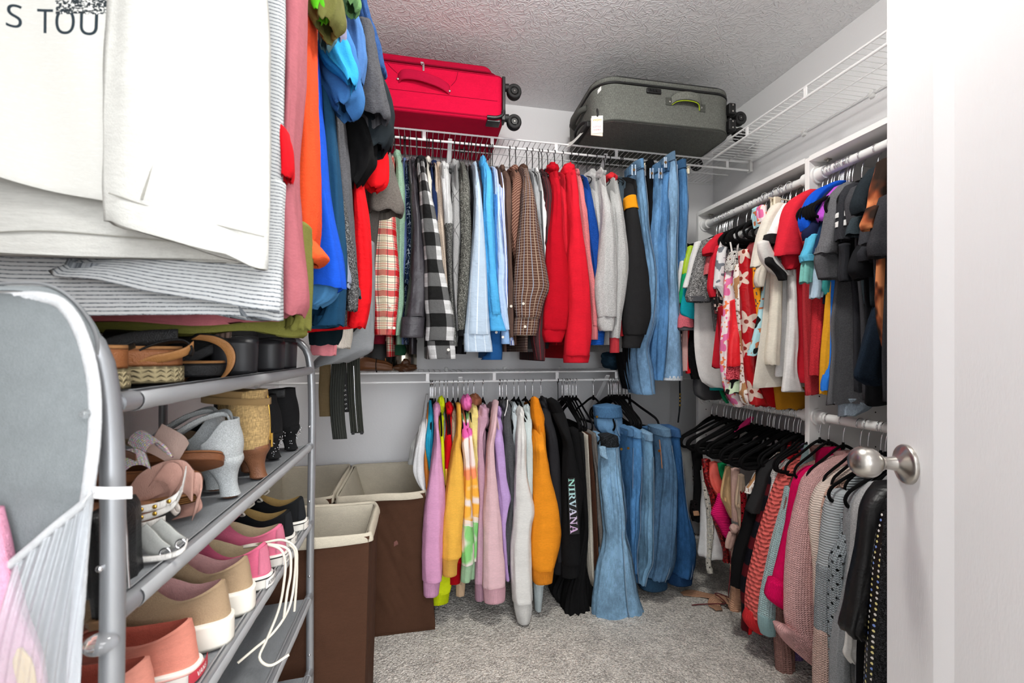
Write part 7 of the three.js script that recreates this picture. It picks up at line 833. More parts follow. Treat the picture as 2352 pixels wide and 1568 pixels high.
belt('black leather belt with metal eyelets', fab(0x101011, 'leather'), 0.024, [[704, 150, 1.66], [774, 420, 1.66], [786, 770, 1.66], [788, 850, 1.66], [793, 900, 1.66], [796, 946, 1.66]], (t, c) => { for (let i = 0; i < 6; i++) { const p = c.getPoint(0.74 + i * 0.045); mesh('eyelet', new THREE.TorusGeometry(0.0028, 0.001, 6, 14).translate(p.x, p.y, p.z + 0.004), M.chrome, t); } });
belt('dark elastic belt with a zipper down its middle', fab(0x32342f, 'crossRib'), 0.042, [[704, 150, 1.58], [800, 420, 1.58], [812, 760, 1.58], [812, 840, 1.58], [814, 900, 1.58], [818, 960, 1.58], [821, 994, 1.58]], (t, c) => { mesh('zipper', tube([0.5, 0.7, 0.8, 0.9, 0.95, 0.985].map((u) => c.getPoint(u).add(V3(0.001, 0, 0.0042))), 0.0016, 30, 6), M.chrome, t); mesh('clasp', join([rbox(0.01, 0.01, 0.008, 0.002, c.getPoint(1).x - 0.014, c.getPoint(1).y, c.getPoint(1).z), rbox(0.01, 0.01, 0.008, 0.002, c.getPoint(1).x + 0.014, c.getPoint(1).y, c.getPoint(1).z)]), M.blackSoft, t); });
belt('narrow navy strap with gold charms hanging by the jeans', fab(0x10131c, 'leather'), 0.008, [[1561, 700, 2.1], [1561, 790, 2.1], [1561, 880, 2.1], [1561, 930, 2.1], [1557, 970, 2.1]], (t, c) => { for (const u of [0.36, 0.4, 0.62, 0.66, 0.7, 0.75]) { const p = c.getPoint(u); mesh('charm', new THREE.SphereGeometry(0.005, 10, 8).scale(1, 1.5, 0.6).translate(p.x, p.y, p.z + 0.004), M.gold, t); } });
{
  const ySh = 1.0095;
  const t = thing('bag', 'rolled brown suede bag on the lower shelf with an orange cord', 'bag'), m = fab(0x6f4526, 'leather');
  const P = [[826, 846], [850, 844], [880, 842], [902, 845]].map(([x, y]) => { const p = atD(x, y, 2.1); return V3(p.x, ySh + 0.03, p.z); }), c = new THREE.CatmullRomCurve3(P);
  mesh('roll', loft([0, 0.2, 0.5, 0.8, 1].map((u, i) => { const p = c.getPoint(u); return { x: p.x, y: p.y + [0.002, 0.006, 0.002, -0.004, -0.01][i], z: p.z, a: [0.028, 0.032, 0.027, 0.022, 0.012][i], b: [0.03, 0.034, 0.03, 0.024, 0.016][i] }; }), { U: V3(0, 1, 0), V: V3(0, 0, 1), n: 28, m: 26, fold: 0.006, cap: false, seed: 5 }), m, t);
  mesh('flap', loft([0, 0.5, 1].map((u, i) => { const p = c.getPoint(u * 0.3); return { x: p.x - 0.004, y: p.y - 0.002, z: p.z + 0.004, a: [0.013, 0.014, 0.012][i], b: [0.014, 0.015, 0.013][i] }; }), { U: V3(0, 1, 0), V: V3(0, 0, 1), n: 20, m: 8, fold: 0.002, seed: 8 }), m, t);
  const k = atD(880, 828, 2.1); mesh('cord', join([tube([V3(k.x - 0.012, ySh + 0.05, k.z), V3(k.x - 0.006, ySh + 0.075, k.z), V3(k.x + 0.006, ySh + 0.076, k.z), V3(k.x + 0.011, ySh + 0.05, k.z)], 0.0018, 20, 6), tube([V3(k.x, ySh + 0.058, k.z), V3(k.x + 0.003, ySh + 0.07, k.z), V3(k.x + 0.006, ySh + 0.056, k.z)], 0.0012, 12, 6)]), solid(0xd9871f, 0.6), t);
  mesh('band', tube([...Array(17)].map((_, i) => { const a = i / 16 * 6.283, p = c.getPoint(0.5); return V3(p.x, p.y + 0.0315 * Math.cos(a), p.z + 0.034 * Math.sin(a)); }), 0.002, 40, 6), M.dark, t); settle(t);
  const f = thing('bag', 'folded dark brown suede pouch in front of the steel canister', 'bag'), q = atD(930, 846, 2.09); mesh('pouch', lump(V3(q.x, ySh + 0.018, q.z), 0.05, 0.018, 0.03, 9, 0.35), fab(0x4f3019, 'leather'), f); mesh('tip', lump(V3(q.x + 0.004, ySh + 0.038, q.z), 0.02, 0.02, 0.012, 4, 0.3), fab(0x4f3019, 'leather'), f); settle(f);
  const k2 = thing('canister', 'round steel canister standing on the lower shelf', 'canister', (() => { const p = atD(926, 840, 2.19); return V3(p.x, ySh, p.z); })()); mesh('body', new THREE.LatheGeometry([[0.001, 0.001], [0.062, 0.001], [0.064, 0.004], [0.064, 0.13], [0.066, 0.133], [0.064, 0.136]].map(([a, b]) => new THREE.Vector2(a, b)), 48), solid(0xbdb6a5, 0.22, { metalness: 1 }), k2); mesh('lid', new THREE.LatheGeometry([[0.066, 0.136], [0.066, 0.148], [0.06, 0.151], [0.001, 0.152]].map(([a, b]) => new THREE.Vector2(a, b)), 48), solid(0xbdb6a5, 0.25, { metalness: 1 }), k2);
  // folded or fallen cloth on the shelf
  const cl = (name, n, mat, D, rows, b) => { const g = thing(name, n, 'clothing'); strip(g, 'cloth', mat, D, rows, { b: b ?? 0.03, crease: 0.003 }); settle(g); };
  cl('shirt', 'dark green shirt bundle hanging over the steel canister', fab(0x1f4a34, 'shirt'), 2.06, '770 905 920; 790 892 930; 805 890 934; 816 889 930');
  cl('shirt', 'grass green shirt cuff poking out above the dark green bundle', fab(0x5d9a32, 'shirt'), 2.03, '765 908 924; 778 911 934; 792 912 930', 0.02);
  cl('shirt', 'wine red shirt hem under the plaid flannel', fab(0x8d1f35, 'shirt'), 1.98, '760 862 888; 780 860 884; 790 858 882', 0.02);
  cl('bag', 'black bag sitting at the left end of the lower shelf', M.blackSoft, 2.15, '785 846 900; 810 838 902; 846 832 898', 0.06);
  const w = thing('jeans', 'rolled dark wash jeans lying on the lower shelf end', 'jeans'), wp = atD(1408, 828, 2.13); mesh('roll', lump(V3(wp.x, ySh + 0.05, wp.z), 0.06, 0.05, 0.055, 6, 0.22), fab(0x2d4a5e, 'denim'), w); mesh('hem', tube([...Array(26)].map((_, i) => { const a = i * 0.5, r = 0.024 - i * 0.0007; return V3(wp.x + 0.03 + r * Math.cos(a), ySh + 0.026 + 0.7 * r * Math.sin(a), wp.z + 0.055); }), 0.0022, 60, 6), fab(0x9db6c6, 'denim'), w); settle(w);
}
// ---------------------------------------------------------------- shoe rack
const RK = { xf: -0.275, xb: -0.60, d0: 0.465, d1: 1.222, ys: [1.053, 0.86, 0.664, 0.478, 0.285, 0.1] };
{
  const t = thing('shoe_rack', 'grey tube shoe rack with fabric shelves full of shoes', 'shoe rack'), r = 0.0092;
  for (const d of [RK.d0, RK.d1]) {
    const pts = [room(RK.xf, 0, d), room(RK.xf, 0.5, d), room(RK.xf, 1.07, d), room(RK.xf - 0.012, 1.11, d), room(RK.xf - 0.045, 1.134, d), room((RK.xf + RK.xb) / 2, 1.14, d), room(RK.xb + 0.045, 1.134, d), room(RK.xb + 0.012, 1.11, d), room(RK.xb, 1.07, d), room(RK.xb, 0.5, d), room(RK.xb, 0, d)];
    const e = mesh('end_frame', tube(pts, r, 140, 14), M.rackTube, t);
    for (const y of [0.91, 0.72, 0.53, 0.33]) mesh('screw', new THREE.SphereGeometry(0.0032, 10, 8).translate(RK.xf + 0.0005, y, -d + r), M.chrome, e);
    for (const x of [RK.xf, RK.xb]) mesh('foot', new THREE.CylinderGeometry(0.012, 0.013, 0.03, 16).translate(x, 0.015, -d), M.blackSoft, e);
  }
  const grey = fab(0x86898c, 'canvas');
  for (const y of RK.ys) {
    for (const x of [RK.xf + 0.001, RK.xb]) { const q = mesh('shelf_tube', cylBetween(room(x, y, RK.d0 + 0.006), room(x, y, RK.d1 - 0.006), 0.0082, 16), M.rackTube, t); mesh('plug', cylBetween(room(x, y, RK.d0 + 0.009), room(x, y, RK.d0 + 0.034), 0.0098, 14), M.rackTube, q); mesh('plug', cylBetween(room(x, y, RK.d1 - 0.03), room(x, y, RK.d1 - 0.009), 0.0098, 14), M.rackTube, q); }
    const s = mesh('fabric_shelf', sheet((u, v) => room(lerp(RK.xf, RK.xb, v), y + 0.006 - 0.006 * Math.sin(Math.PI * v) - 0.003 * Math.sin(Math.PI * u) + 0.0018 * perlin.noise(u * 9, v * 5, y * 10), lerp(RK.d0 + 0.035, RK.d1 - 0.032, u)), 30, 14, 0.0014, 0.7, 0.33), grey, t);
    mesh('tube_sleeve', sheet((u, v) => { const a = v * Math.PI * 1.7 - 0.9, rr = 0.0104 + 0.0007 * perlin.noise(u * 30, v * 3, y); return room(RK.xf + 0.001 + rr * Math.sin(a + Math.PI / 2), y + rr * Math.cos(a + Math.PI / 2), lerp(RK.d0 + 0.036, RK.d1 - 0.033, u)); }, 60, 14, 0.0008, 0.7, 0.05), solid(0xa9abad, 0.55, { metalness: 0.2 }), s);
  }
  const f = mesh('frame_cap', new THREE.SphereGeometry(0.011, 16, 12).scale(1.2, 0.8, 1).translate(RK.xf + 0.002, 0.845, -RK.d0 + 0.011), M.clear, t);
}
// hanging side pocket that covers the near end of the rack
{
  const t = thing('side_pocket', 'grey fabric end cover with white binding and a clear mesh pocket on the shoe rack', 'organizer cover'), D = 0.437;
  const edge = [[-60, 690], [40, 679], [95, 678], [140, 690], [172, 722], [196, 770], [214, 830], [224, 890], [226, 960], [222, 1030], [212, 1110], [205, 1160], [196, 1260], [188, 1380], [180, 1470], [174, 1600], [160, 1720]];
  const cur = new THREE.CatmullRomCurve3(edge.map(([x, y]) => atD(x, y, D)), false, 'centripetal'), base = atD(-180, 1200, D).x;
  mesh('panel', sheet((u, v) => { const p = cur.getPoint(u); const x = lerp(p.x, base, v); return V3(x, p.y, p.z + 0.006 * Math.sin(v * 3) * Math.sin(u * 5)); }, 60, 16, 0.0012, 1.2, 0.3), fab(0x8a9092, 'canvas'), t);
  mesh('binding', sheet((u, v) => { const p = cur.getPoint(u), d = cur.getTangent(u), n = V3(-d.y, d.x, 0).normalize(), a = (v - 0.5) * 3; return p.addScaledVector(n, 0.0045 * Math.sin(a) - 0.002).add(V3(0, 0, 0.003 * Math.cos(a) + 0.0006 * perlin.noise(u * 80, v, 1))); }, 140, 8, 0.0012, 1.2, 0.02), fab(0xd3d5d7, 'canvas'), t);
  const top = new THREE.CatmullRomCurve3([[-60, 662], [60, 655], [120, 660], [165, 684], [200, 722], [226, 768], [233, 830]].map(([x, y]) => atD(x, y, 0.462)), false, 'centripetal');
  mesh('top_cover', sheet((u, v) => top.getPoint(u).add(V3(0, -0.001, 0.022 * v - 0.002)).add(V3(-0.004 * v, -0.006 * v * v, 0)), 50, 6, 0.0014, 0.5, 0.05), fab(0x9aa0a2, 'canvas'), t);
  mesh('piping', tube([...Array(24)].map((_, i) => top.getPoint(i / 23).add(V3(0, 0.0015, 0.004))), 0.0014, 60, 6), fab(0xd3d5d7, 'canvas'), t);
  const mo = new THREE.CatmullRomCurve3([[-60, 1368], [0, 1316], [60, 1266], [120, 1214], [168, 1176], [204, 1146]].map(([x, y]) => atD(x, y, D - 0.012)), false, 'centripetal');
  mesh('pocket_binding', sheet((u, v) => { const p = mo.getPoint(u), a = (v - 0.5) * 3; return p.add(V3(0.002 * Math.sin(a), 0.0055 * Math.sin(a), 0.003 * Math.cos(a))); }, 60, 8, 0.0012, 0.3, 0.02), fab(0xd6d8da, 'canvas'), t);
  const pm = mesh('clear_pocket', sheet((u, v) => { const p = mo.getPoint(u), q = atD(lerp(-60, 180, u), 1720, D - 0.02); return p.clone().lerp(q, v).add(V3(0, 0, 0.014 * Math.sin(v * 3) * Math.sin(u * 3) + 0.0016 * Math.sin(u * 60 + v * 12))); }, 70, 30, 0.0006, 0.3, 0.3), new THREE.MeshPhysicalMaterial({ color: 0xf4f6f8, roughness: 0.25, transmission: 0.85, thickness: 0, side: THREE.DoubleSide }), t);
  mesh('rivet', new THREE.SphereGeometry(0.004, 12, 8).translate(...atD(196, 950, D - 0.004).toArray()), M.clear, t);
  const lab = t; const cv = document.createElement('canvas'); cv.width = 256; cv.height = 72; const c = cv.getContext('2d'); c.fillStyle = '#f3f3f2'; c.fillRect(0, 0, 256, 72); c.fillStyle = '#a9abad'; c.font = '36px sans-serif'; c.textBaseline = 'middle'; c.fillText('MADE IN CHINA', -30, 38); const tx = new THREE.CanvasTexture(cv); tx.colorSpace = THREE.SRGBColorSpace;
  const la = atD(214, 1144, D - 0.004), lb = atD(304, 1144, D - 0.008), lc = atD(214, 1117, D - 0.004), ld = atD(304, 1117, D - 0.008);
  mesh('woven_label', sheet((u, v) => la.clone().lerp(lb, u).lerp(lc.clone().lerp(ld, u), v).add(V3(0, 0, 0.002 * Math.sin(u * 3))), 10, 4, 0.0006), new THREE.MeshStandardMaterial({ map: tx, roughness: 0.8, side: THREE.DoubleSide }), lab);
  settle(t);
  const p = thing('toy', 'pink soft thing seen through the clear pocket', 'toy'); strip(p, 'body', fab(0xf2a9c4, 'fleece'), D - 0.012, '1170 -40 0; 1240 -60 20; 1330 -60 36; 1430 -60 62; 1520 -60 96; 1600 -60 110; 1700 -60 120', { b: 0.008, fold: 0.006 });
  strip(p, 'patch', solid(0xe9c07a, 0.8), D - 0.021, '1490 40 50; 1520 30 70; 1600 50 80; 1660 60 70', { b: 0.002 }); settle(p);
}
// ---------------------------------------------------------------- shoes. Local axes: heel at x = 0, toe toward -x, y up
const prof = (s) => lerp(0.74, 1, smooth(s, 0.25, 0.66)) * (1 - 0.1 * smooth(s, 0.8, 1));
const footRing = (L, Wd, n, grow = 0) => [...Array(n + 1)].map((_, k) => { const f = 2 * Math.PI * k / n, s = 0.5 - 0.5 * Math.cos(f), z = Math.sign(Math.sin(f)) * Math.abs(Math.sin(f)) ** 0.75 * Wd / 2 * prof(s); const g = 1 + grow / (Wd / 2); return [-(s * (L + 2 * grow) - grow), z * g, s]; });
function rings(R, { cap0, cap1 } = {}) { // R: list of rings of [x, y, z]
  const pos = [], uv = [], idx = [], n = R[0].length - 1; R.forEach((r, j) => r.forEach(([x, y, z], k) => { pos.push(x, y, z); uv.push(0.6 * k / n, 0.02 * j); }));
  for (let j = 0; j + 1 < R.length; j++) for (let k = 0; k < n; k++) { const a = j * (n + 1) + k, b = a + n + 1; idx.push(a, a + 1, b, b, a + 1, b + 1); }
  for (const [on, j, flip] of [[cap0, 0, 1], [cap1, R.length - 1, 0]]) if (on) { const c = pos.length / 3, r = R[j]; let x = 0, y = 0, z = 0; for (let k = 0; k < n; k++) { x += r[k][0]; y += r[k][1]; z += r[k][2]; } pos.push(x / n, y / n, z / n); uv.push(0, 0); for (let k = 0; k < n; k++) { const a = j * (n + 1) + k; flip ? idx.push(c, a + 1, a) : idx.push(c, a, a + 1); } }
  const g = new THREE.BufferGeometry(); g.setAttribute('position', new THREE.Float32BufferAttribute(pos, 3)); g.setAttribute('uv', new THREE.Float32BufferAttribute(uv, 2)); g.setIndex(idx); g.computeVertexNormals();
  const N = g.attributes.normal; for (let j = 0; j < R.length; j++) { const a = j * (n + 1), b = a + n, x = N.getX(a) + N.getX(b), y = N.getY(a) + N.getY(b), z = N.getZ(a) + N.getZ(b), l = Math.hypot(x, y, z) || 1; N.setXYZ(a, x / l, y / l, z / l); N.setXYZ(b, x / l, y / l, z / l); }
  return g;
}
const ARCH = (hh) => (s) => hh * (1 - smooth(s, 0.12, 0.72));
function sole(L, Wd, th, rise = () => 0, grow = 0.003, n = 48) { const f = footRing(L, Wd, n, grow), mk = (y, k) => f.map(([x, z, s]) => [x * 1, y + rise(clamp(s, 0, 1)), z * k]); return rings([mk(0, 0.96), mk(th * 0.15, 1), mk(th * 0.85, 1), mk(th, 0.97)], { cap0: true, cap1: true }); }
function upper(L, Wd, y0, o, n = 48) { // o: collar centre cx, half length cl, half width cw, heel height hh, front height fh, toe box height tb
  const f = footRing(L, Wd, n), R = [], m = 14;
  for (let j = 0; j <= m; j++) { const t = j / m; R.push(f.map(([x, z, s], k) => { const a = 2 * Math.PI * k / n, cx = o.cx + o.cl * Math.cos(a), cz = o.cw * Math.sin(a), front = smooth(-cx, -o.cx - o.cl * 0.2, -o.cx + o.cl), ch = lerp(o.hh, o.fh, front) - (o.dip ?? 0) * Math.sin(a) ** 2, rise = o.rise ? o.rise(s) : 0;
    const e = s > 0.45 ? t ** lerp(1, 1.75, smooth(s, 0.45, 0.9)) : t, hgt = lerp(Math.sin(t * Math.PI / 2), t, 0.25 + 0.3 * (1 - s)); return [lerp(x, cx, e), y0 + rise * (1 - t) + (ch) * hgt + (o.rise ? t * o.rise(0.2) : 0), lerp(z, cz, e) + 0.0012 * perlin.noise(x * 30, t * 4, z * 30)]; })); }
  const inner = [R[m].map(([x, y, z]) => [o.cx + (x - o.cx) * 0.9, y + 0.001, z * 0.88]), R[m].map(([x, y, z]) => [o.cx + (x - o.cx) * 0.88, y - 0.012, z * 0.86]), R[m].map(([x, y, z]) => [o.cx + (x - o.cx) * 0.9, Math.max(y0 + 0.004, y0 + (o.rise ? o.rise(0.2) : 0) + 0.006), z * 0.9])];
  return { shell: rings([...R, inner[0]]), lining: rings([inner[0], inner[1], inner[2]], { cap1: true }), R };
}
const ribbon = (pts, w, th = 0.002, up = V3(0, 0, 1), n = 28) => { const c = new THREE.CatmullRomCurve3(pts, false, 'centripetal'); return sheet((u, v) => { const p = c.getPoint(u), d = c.getTangent(u), s = typeof up === 'function' ? up(u) : up; return p.addScaledVector(s, (v - 0.5) * w).add(V3(0, 0, 0)); }, n, 3, th, 0.2, w); };
const band = (x, hw, h, w, y0, lean = 0) => ribbon([V3(x, y0 - 0.004, -hw), V3(x + lean * 0.5, y0 + h * 0.6, -hw * 0.94), V3(x + lean, y0 + h, -hw * 0.4), V3(x + lean, y0 + h * 1.02, hw * 0.4), V3(x + lean * 0.5, y0 + h * 0.6, hw * 0.94), V3(x, y0 - 0.004, hw)], w, 0.0026, V3(1, 0, 0));
function shoeThing(name, label, cat, px, py, y, turn, group) { const p = typeof px === 'object' ? px : atY(px, py, y); return thing(name, label, cat, V3(p.x, y + 0.0085, p.z), turn, group); }
function sneaker(label, px, py, y, turn, o) {
  const t = shoeThing('sneaker', label, 'shoe', px, py, y, turn, o.group), L = o.L ?? 0.235, Wd = o.W ?? 0.086, th = o.th ?? 0.024;
  mesh('sole', sole(L, Wd, th, () => 0, 0.004), o.soleMat ?? M.rubberWhite, t);
  if (o.line) for (const [yy, mt] of o.line) { const f = footRing(L, Wd, 60, 0.0046); mesh('sole_line', tube(f.slice(0, -1).map(([x, z]) => V3(x, yy, z)), 0.0012, 120, 5, true), mt, t); }
  const u = upper(L * 0.985, Wd * 0.97, th - 0.002, { cx: -0.058, cl: 0.05, cw: 0.027, hh: o.hh ?? 0.056, fh: o.fh ?? 0.066, dip: 0.014 });
  mesh('upper', u.shell, o.mat, t); mesh('lining', u.lining, o.lining, t);
  mesh('tongue', sheet((a, b) => V3(-0.112 - 0.03 * b + 0.022 * (1 - b), th + 0.062 - 0.012 * b + 0.012 * (1 - b), (a - 0.5) * 0.042), 8, 8, 0.003), o.tongue ?? o.mat, t);
  if (o.counter) mesh('heel_counter', rings([0, 1, 2, 3].map((j) => u.R[j * 4 + 1].filter((_, k) => k <= 4 || k >= 44).sort((a, b) => a[2] - b[2]).map(([x, yy, z]) => [x + 0.0016, yy, z * 1.025]))), o.counter, t);
  if (o.laces) { const y1 = th + 0.052, g = []; for (let i = 0; i < 5; i++) { const x = -0.122 - i * 0.0125, yy = y1 - i * 0.0065, s = 0.021 - i * 0.001; g.push(tube([V3(x + 0.004, yy - 0.004, -s), V3(x, yy + 0.004, -s * 0.4), V3(x - 0.003, yy + 0.004, s * 0.4), V3(x - 0.006, yy - 0.004, s)], 0.0022, 14, 6)); mesh('eyelet', join([s, -s].map((q) => new THREE.TorusGeometry(0.0034, 0.0012, 6, 14).rotateX(Math.PI / 2).translate(x, yy - 0.001, q * 1.12))), M.chrome, t); } mesh('lace', join(g.concat(o.bow ? [tube([V3(-0.118, y1 + 0.004, 0), V3(-0.105, y1 + 0.02, 0.025), V3(-0.085, y1 + 0.012, 0.04), V3(-0.1, y1 + 0.003, 0.018), V3(-0.118, y1 + 0.004, 0)], 0.0022, 26, 6), tube([V3(-0.118, y1 + 0.004, 0), V3(-0.105, y1 + 0.018, -0.02), V3(-0.088, y1 + 0.012, -0.034), V3(-0.104, y1 + 0.003, -0.014), V3(-0.118, y1 + 0.004, 0)], 0.0022, 26, 6)] : [])), o.laces, t); }
  if (o.text) { const cv = document.createElement('canvas'); cv.width = 256; cv.height = 72; const c = cv.getContext('2d'); c.fillStyle = o.textBg; c.fillRect(0, 0, 256, 72); c.fillStyle = o.textInk; c.font = 'bold 46px sans-serif'; c.textAlign = 'center'; c.textBaseline = 'middle'; c.fillText(o.text, 128, 38); const tx = new THREE.CanvasTexture(cv); tx.colorSpace = THREE.SRGBColorSpace; const f = (a) => { const z = (a - 0.5) * 0.046; return V3(0.0058 - 9 * z * z, 0, -z); }; mesh('heel_label', sheet((a, b) => f(a).add(V3(0, th * 0.18 + b * th * 0.66, 0)), 12, 3, 0.0008), new THREE.MeshStandardMaterial({ map: tx, roughness: 0.6, side: THREE.DoubleSide }), t); }
  return t;
}
function heel(label, px, py, y, turn, o) {
  const t = shoeThing(o.name ?? 'high_heel', label, 'shoe', px, py, y, turn), L = o.L ?? 0.19, Wd = 0.074, A = ARCH(o.h);
  mesh('sole', sole(L, Wd, o.th ?? 0.008, A, 0.001), o.soleMat ?? fab(0x8a6a4c, 'leather'), t);
  const u = upper(L * 0.985, Wd * 0.98, 0.006, { cx: -0.05 - (o.back ?? 0), cl: o.cl ?? 0.05, cw: o.cw ?? 0.027, hh: o.hh, fh: o.fh, dip: o.dip ?? 0, rise: A }); mesh('upper', u.shell, o.mat, t); mesh('lining', u.lining, o.lining ?? fab(0xb9a78c, 'leather'), t);
  const hw = o.hw ?? 0.018, hb = o.hb ?? 0.012; mesh('heel', loft([{ x: -0.026, y: o.h + 0.006, z: 0, a: hw * 1.5, b: 0.026 }, { x: -0.022, y: o.h * 0.72, z: 0, a: hw, b: 0.019 }, { x: -0.016, y: o.h * 0.35, z: 0, a: hb * 1.1, b: 0.014 }, { x: -0.014, y: 0, z: 0, a: hb, b: 0.013 }], { U: V3(1, 0, 0), V: V3(0, 0, 1), n: 24, m: 12, fold: 0, cap: 2, rim: false }), o.heelMat ?? o.mat, t);
  if (o.strap) { const yy = o.h + o.hh + 0.004; for (const [dy, m] of o.strap) mesh('strap', sheet((a, b) => { const f = a * 6.283; return V3(-0.05 + 0.05 * Math.cos(f), yy + dy + (b - 0.5) * 0.011 + 0.006 * Math.cos(f), 0.03 * Math.sin(f)); }, 36, 3, 0.002), m, t); }
  if (o.zip) { mesh('zipper', tube([V3(0.001, o.h + 0.014, 0), V3(0.002, o.h + o.hh * 0.6, 0), V3(0.0, o.h + o.hh, 0)], 0.0018, 14, 6), M.gold, t); mesh('zipper_pull', rbox(0.003, 0.026, 0.007, 0.0012, 0.006, o.h + 0.01, 0.006), M.gold, t); }
  if (o.studs) { const R = rng(o.studs), g = []; for (let i = 0; i < 34; i++) { const yy = 0.006 + R() * o.h * 0.9, a = (R() - 0.5) * 2.6, rr = lerp(hb, hw * 1.1, yy / o.h); g.push(new THREE.SphereGeometry(0.0016, 8, 6).translate(-0.018 + rr * Math.cos(a), yy, rr * 0.95 * Math.sin(a))); } mesh('studs', join(g), M.chrome, t); }
  return t;
}
function sandal(label, px, py, y, turn, o) {
  const t = shoeThing('sandal', label, 'shoe', px, py, y, turn), L = o.L ?? 0.23, Wd = 0.08, A = o.wedge ? ARCH(o.wedge) : () => 0.003;
  mesh('sole', sole(L, Wd, o.th ?? 0.018, A, 0.002), o.soleMat, t); mesh('footbed', sole(L * 0.98, Wd * 0.96, 0.004, (s) => A(s) + (o.th ?? 0.018), 0), o.bed, t);
  for (const [x, h, w, m, lean, hw] of o.straps) mesh('strap', band(-x * L, (hw ?? 0.038), h, w, A(x) + (o.th ?? 0.018), lean ?? 0), m, t);
  return t;
}
{
  const canv = (h) => fab(h, 'canvas'), lea = (h) => fab(h, 'leather'), [S1, S2, S3] = [RK.ys[0] - 0.002, RK.ys[1] - 0.002, RK.ys[2] - 0.002], lace = solid(0xe6dfd0, 0.9), pale = canv(0xd9c3a0);
  // third shelf: canvas sneakers, heels toward the room
  sneaker('black low canvas sneaker farther from the camera', room(-0.272, S3, 1.165), 0, S3, 0.05, { mat: canv(0x1f2022), lining: canv(0xb99a62), laces: lace, bow: true, line: [[0.018, M.rubberBlack]], text: 'ALL', textBg: '#eeeae2', textInk: '#222222', counter: canv(0x2b2d30) });
  sneaker('black low canvas sneaker next to the pink pair', room(-0.276, S3, 1.072), 0, S3, 0.03, { mat: canv(0x1d1e20), lining: canv(0xb99a62), laces: lace, bow: true, line: [[0.018, M.rubberBlack]], text: 'ALL', textBg: '#eeeae2', textInk: '#222222', counter: canv(0x2b2d30) });
  sneaker('pink canvas sneaker leaning on the black one', room(-0.268, S3, 0.985), 0, S3, 0.0, { mat: canv(0xf77f9f), lining: pale, laces: lace, line: [[0.019, M.rubberBlack]], text: 'AIRWALK', textBg: '#f5f2ee', textInk: '#1b1b1b', counter: canv(0xf88faa) });
  sneaker('pink canvas sneaker with its laces hanging off the shelf', room(-0.270, S3, 0.895), 0, S3, -0.04, { mat: canv(0xf5779a), lining: pale, laces: lace, line: [[0.019, M.rubberBlack]], text: 'AIRWALK', textBg: '#f5f2ee', textInk: '#1b1b1b', counter: canv(0xf88faa) });
  const gl = fab(0xd7b894, 'glitter'), pinkStripe = canv(0xd9a8a5);
  sneaker('gold glitter platform sneaker behind its mate', room(-0.274, S3, 0.818), 0, S3, 0.02, { mat: gl, lining: pinkStripe, laces: lace, th: 0.04, hh: 0.05, soleMat: solid(0xeee8dc, 0.6) });
  sneaker('gold glitter platform sneaker with grey laces', room(-0.276, S3, 0.735), 0, S3, 0.0, { mat: gl, lining: pinkStripe, laces: solid(0xb5b0ad, 0.9), th: 0.04, hh: 0.052, soleMat: solid(0xeee8dc, 0.6) });
  sneaker('coral slip on sneaker farther back', room(-0.287, S3, 0.66), 0, S3, -0.05, { mat: canv(0xf09a86), lining: canv(0xd9705e), th: 0.022, text: 'VANS', textBg: '#c43b48', textInk: '#f4e8e4', line: [[0.016, solid(0xd8a59c, 0.7)]], fh: 0.05 });
  sneaker('coral slip on sneaker closer to the camera', room(-0.298, S3, 0.585), 0, S3, -0.08, { mat: canv(0xf2a08d), lining: canv(0xd9705e), th: 0.022, text: 'VANS', textBg: '#c43b48', textInk: '#f4e8e4', line: [[0.016, solid(0xd8a59c, 0.7)]], fh: 0.05 });
  sneaker('off white canvas sneaker at the near corner', room(-0.335, S3, 0.53), 0, S3, -0.1, { mat: canv(0xe9e3d6), lining: canv(0xd8d1c2), th: 0.024, text: 'VANS', textBg: '#eee9df', textInk: '#c43b48' });
  // loose laces hanging from the pink sneaker
  const ll = thing('shoelaces', 'cream shoelaces hanging from the pink sneaker to the shelf below', 'laces');
  for (const pts of [[[540, 1258, 0.93], [600, 1249, 0.915], [645, 1262, 0.9], [655, 1290, 0.9], [652, 1340, 0.9], [640, 1400, 0.9], [612, 1470, 0.89], [596, 1510, 0.88], [620, 1528, 0.87], [664, 1503, 0.88]], [[560, 1256, 0.92], [620, 1250, 0.91], [662, 1262, 0.9], [668, 1310, 0.9], [660, 1360, 0.9], [652, 1417, 0.9]], [[590, 1250, 0.93], [650, 1240, 0.95], [678, 1258, 0.95], [682, 1300, 0.95], [680, 1350, 0.95], [676, 1403, 0.95]], [[664, 1250, 0.95], [676, 1262, 0.95], [676, 1330, 0.94], [662, 1400, 0.92], [628, 1452, 0.9], [584, 1490, 0.88], [546, 1522, 0.86]]]) mesh('lace', tube(pts.map(([x, y, d]) => atD(x, y, d)), 0.0024, 70, 7), lace, ll);
  settle(ll);
  // second shelf
  const glit = fab(0xcdd2d3, 'glitter'), gold = fab(0xcfae78, 'canvas', { map: T.weave }), blk = lea(0x121213), brn = lea(0x7a4f35), skin = fab(0xbba486, 'leather');
  const px = (t, D, pts, w, mat, up = V3(0, 1, 0), name = 'strap', th = 0.0026) => { const P = pts.map(([x, y, d]) => atD(x, y, d ?? D).sub(t.position)); return mesh(name, ribbon(P, w, th, up, 36), mat, t); };
